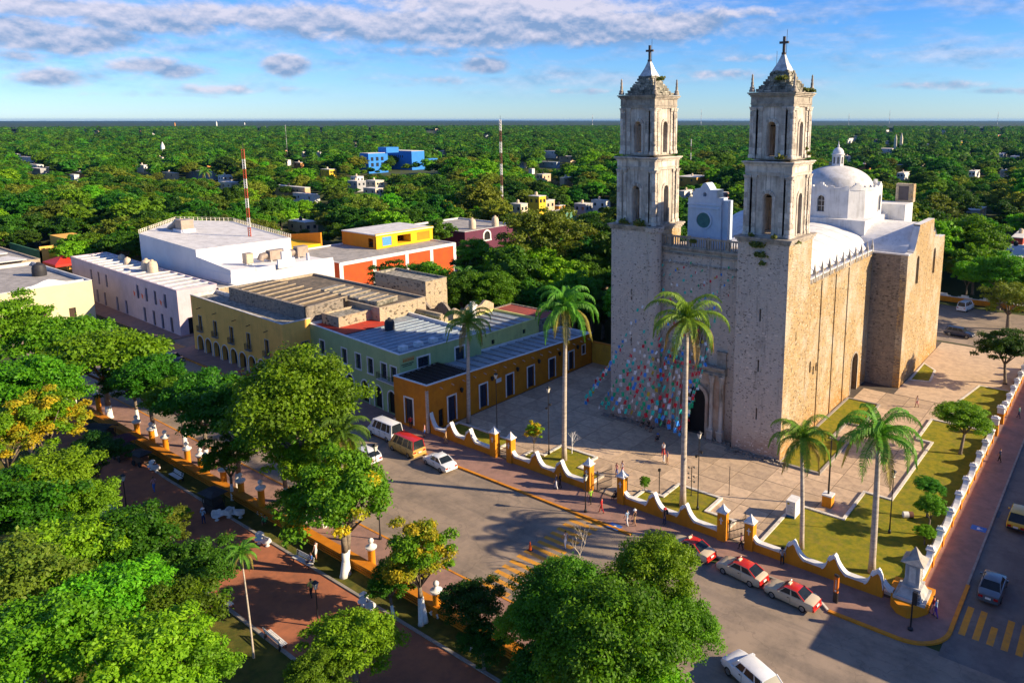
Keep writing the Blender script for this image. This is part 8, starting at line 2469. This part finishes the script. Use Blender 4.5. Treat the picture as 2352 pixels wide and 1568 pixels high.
# the rest of the forest, one object: crowns instanced on points
def scatter(name, P, objs, kind='stuff'):
    me = bpy.data.meshes.new(name); me.from_pydata([p[:3] for p in P], [], [])
    for nm, ty, col in (('sc', 'FLOAT', 3), ('rot', 'FLOAT', 4), ('idx', 'INT', 5)):
        a = me.attributes.new(nm, ty, 'POINT'); a.data.foreach_set('value', [p[col] for p in P])
    o = bpy.data.objects.new(name, me); COL.objects.link(o); o['kind'] = kind
    ng = bpy.data.node_groups.new(name, 'GeometryNodeTree')
    ng.interface.new_socket('Geometry', in_out='INPUT', socket_type='NodeSocketGeometry'); ng.interface.new_socket('Geometry', in_out='OUTPUT', socket_type='NodeSocketGeometry')
    N = ng.nodes; Lk = ng.links; gi = N.new('NodeGroupInput'); go = N.new('NodeGroupOutput'); ip = N.new('GeometryNodeInstanceOnPoints'); jn = N.new('GeometryNodeJoinGeometry')
    for ob in reversed(objs):
        oi = N.new('GeometryNodeObjectInfo'); oi.inputs['Object'].default_value = ob; oi.inputs['As Instance'].default_value = True; Lk.new(oi.outputs['Geometry'], jn.inputs[0])
    def att(n, t): q = N.new('GeometryNodeInputNamedAttribute'); q.data_type = t; q.inputs[0].default_value = n; return q.outputs['Attribute']
    Lk.new(gi.outputs[0], ip.inputs['Points']); Lk.new(jn.outputs[0], ip.inputs['Instance']); ip.inputs['Pick Instance'].default_value = True
    Lk.new(att('idx', 'INT'), ip.inputs['Instance Index'])
    cx = N.new('ShaderNodeCombineXYZ'); Lk.new(att('rot', 'FLOAT'), cx.inputs[2]); Lk.new(cx.outputs[0], ip.inputs['Rotation'])
    Lk.new(att('sc', 'FLOAT'), ip.inputs['Scale']); Lk.new(ip.outputs[0], go.inputs[0])
    m = o.modifiers.new('scatter', 'NODES'); m.node_group = ng
    return o
MIDO = [bpy.data.objects.new('crown_source', m) for m in MIDC]
FARM = [far_crown('crown', 5, 3.4 + .4 * (k % 3), 18, 620, .68, LF[k], 80 + k, .8) for k in range(5)]
FARO = [bpy.data.objects.new('crown_source', m) for m in FARM]
scatter('distant_trees', [(x, y, zc, R / 5, r.uniform(0, 6.28), r.randrange(5)) for (_, x, y, R, zc, D) in rest], MIDO)
far = []
rng = np.random.RandomState(5)
def ring(r0, r1, area, Rm):
    n = int(.5 * R_(84) * (r1 * r1 - r0 * r0) / area)
    q = np.sqrt(rng.uniform(r0 * r0, r1 * r1, n)); a = rng.uniform(R_(-77), R_(7), n)
    return [(q_ * math.sin(a_), q_ * math.cos(a_), rs) for q_, a_, rs in zip(q, a, rng.uniform(Rm * .75, Rm * 1.3, n))]
VF = [v for v in VIS if v[3] > 500]
EXF = [e for e in EX if math.hypot(e[0], e[2]) > 480]
for (x, y, R) in ring(600, 1300, 48, 5.0) + ring(1300, 3400, 105, 6.6):
    D = math.hypot(x, y); zc = R * .7 + 2.5
    px, py, dd = proj((x, y, zc + R * .6))
    if dd < 50 or px < -150 or px > 2500: continue
    if any(a - 3 < x < b_ + 3 and c_ - 3 < y < d_ + 3 for (a, b_, c_, d_) in EXF): continue
    if any(D < dist - 3 and a - 2 < px < b_ + 2 and py < yl for (a, b_, yl, dist) in VF): continue
    zc += rng.uniform(-1.2, 2.4) * (1 if rng.uniform() < .8 else 1.8); far.append((x, y, zc, R / 5, (x * 7.1) % 6.28, int(abs(x * 3.7 + y)) % 5))
scatter('far_forest', far, FARO)
# beyond: the closed canopy as relief, out to the horizon
Vv, Ff = [], []
rad = [3300 * 1.075 ** k for k in range(28)]; na = 420
for q in rad:
    for i in range(na + 1):
        a = R_(-95) + R_(120) * i / na
        Vv.append((q * math.sin(a), q * math.cos(a), 6.5 + 3.0 * rng.uniform()))
for j in range(len(rad) - 1):
    for i in range(na):
        k = j * (na + 1) + i; Ff.append((k, k + na + 1, k + na + 2, k + 1))
me = bpy.data.meshes.new('horizon_forest'); me.from_pydata(Vv, [], Ff); me.materials.append(M_CANOPY); me.polygons.foreach_set('use_smooth', [True] * len(Ff)); me.update()
o = link('horizon_forest', me); o['kind'] = 'stuff'

# ------------------------------------------------------------------ air
hb = MB(); HZ = 27500
hb.box(-HZ, HZ, -HZ, HZ, -1.1, 58)
m = bpy.data.materials.new('haze'); m.use_nodes = True; m.node_tree.nodes.clear(); t_ = NT(m)
pv = t_.new('ShaderNodeVolumePrincipled'); pv.inputs['Color'].default_value = (.12, .36, .85, 1); pv.inputs['Density'].default_value = 2.4e-5; pv.inputs['Anisotropy'].default_value = .2
oo = t_.new('ShaderNodeOutputMaterial'); t_.l.new(pv.outputs[0], oo.inputs['Volume'])
tag(hb.build('haze', m), kind='stuff')
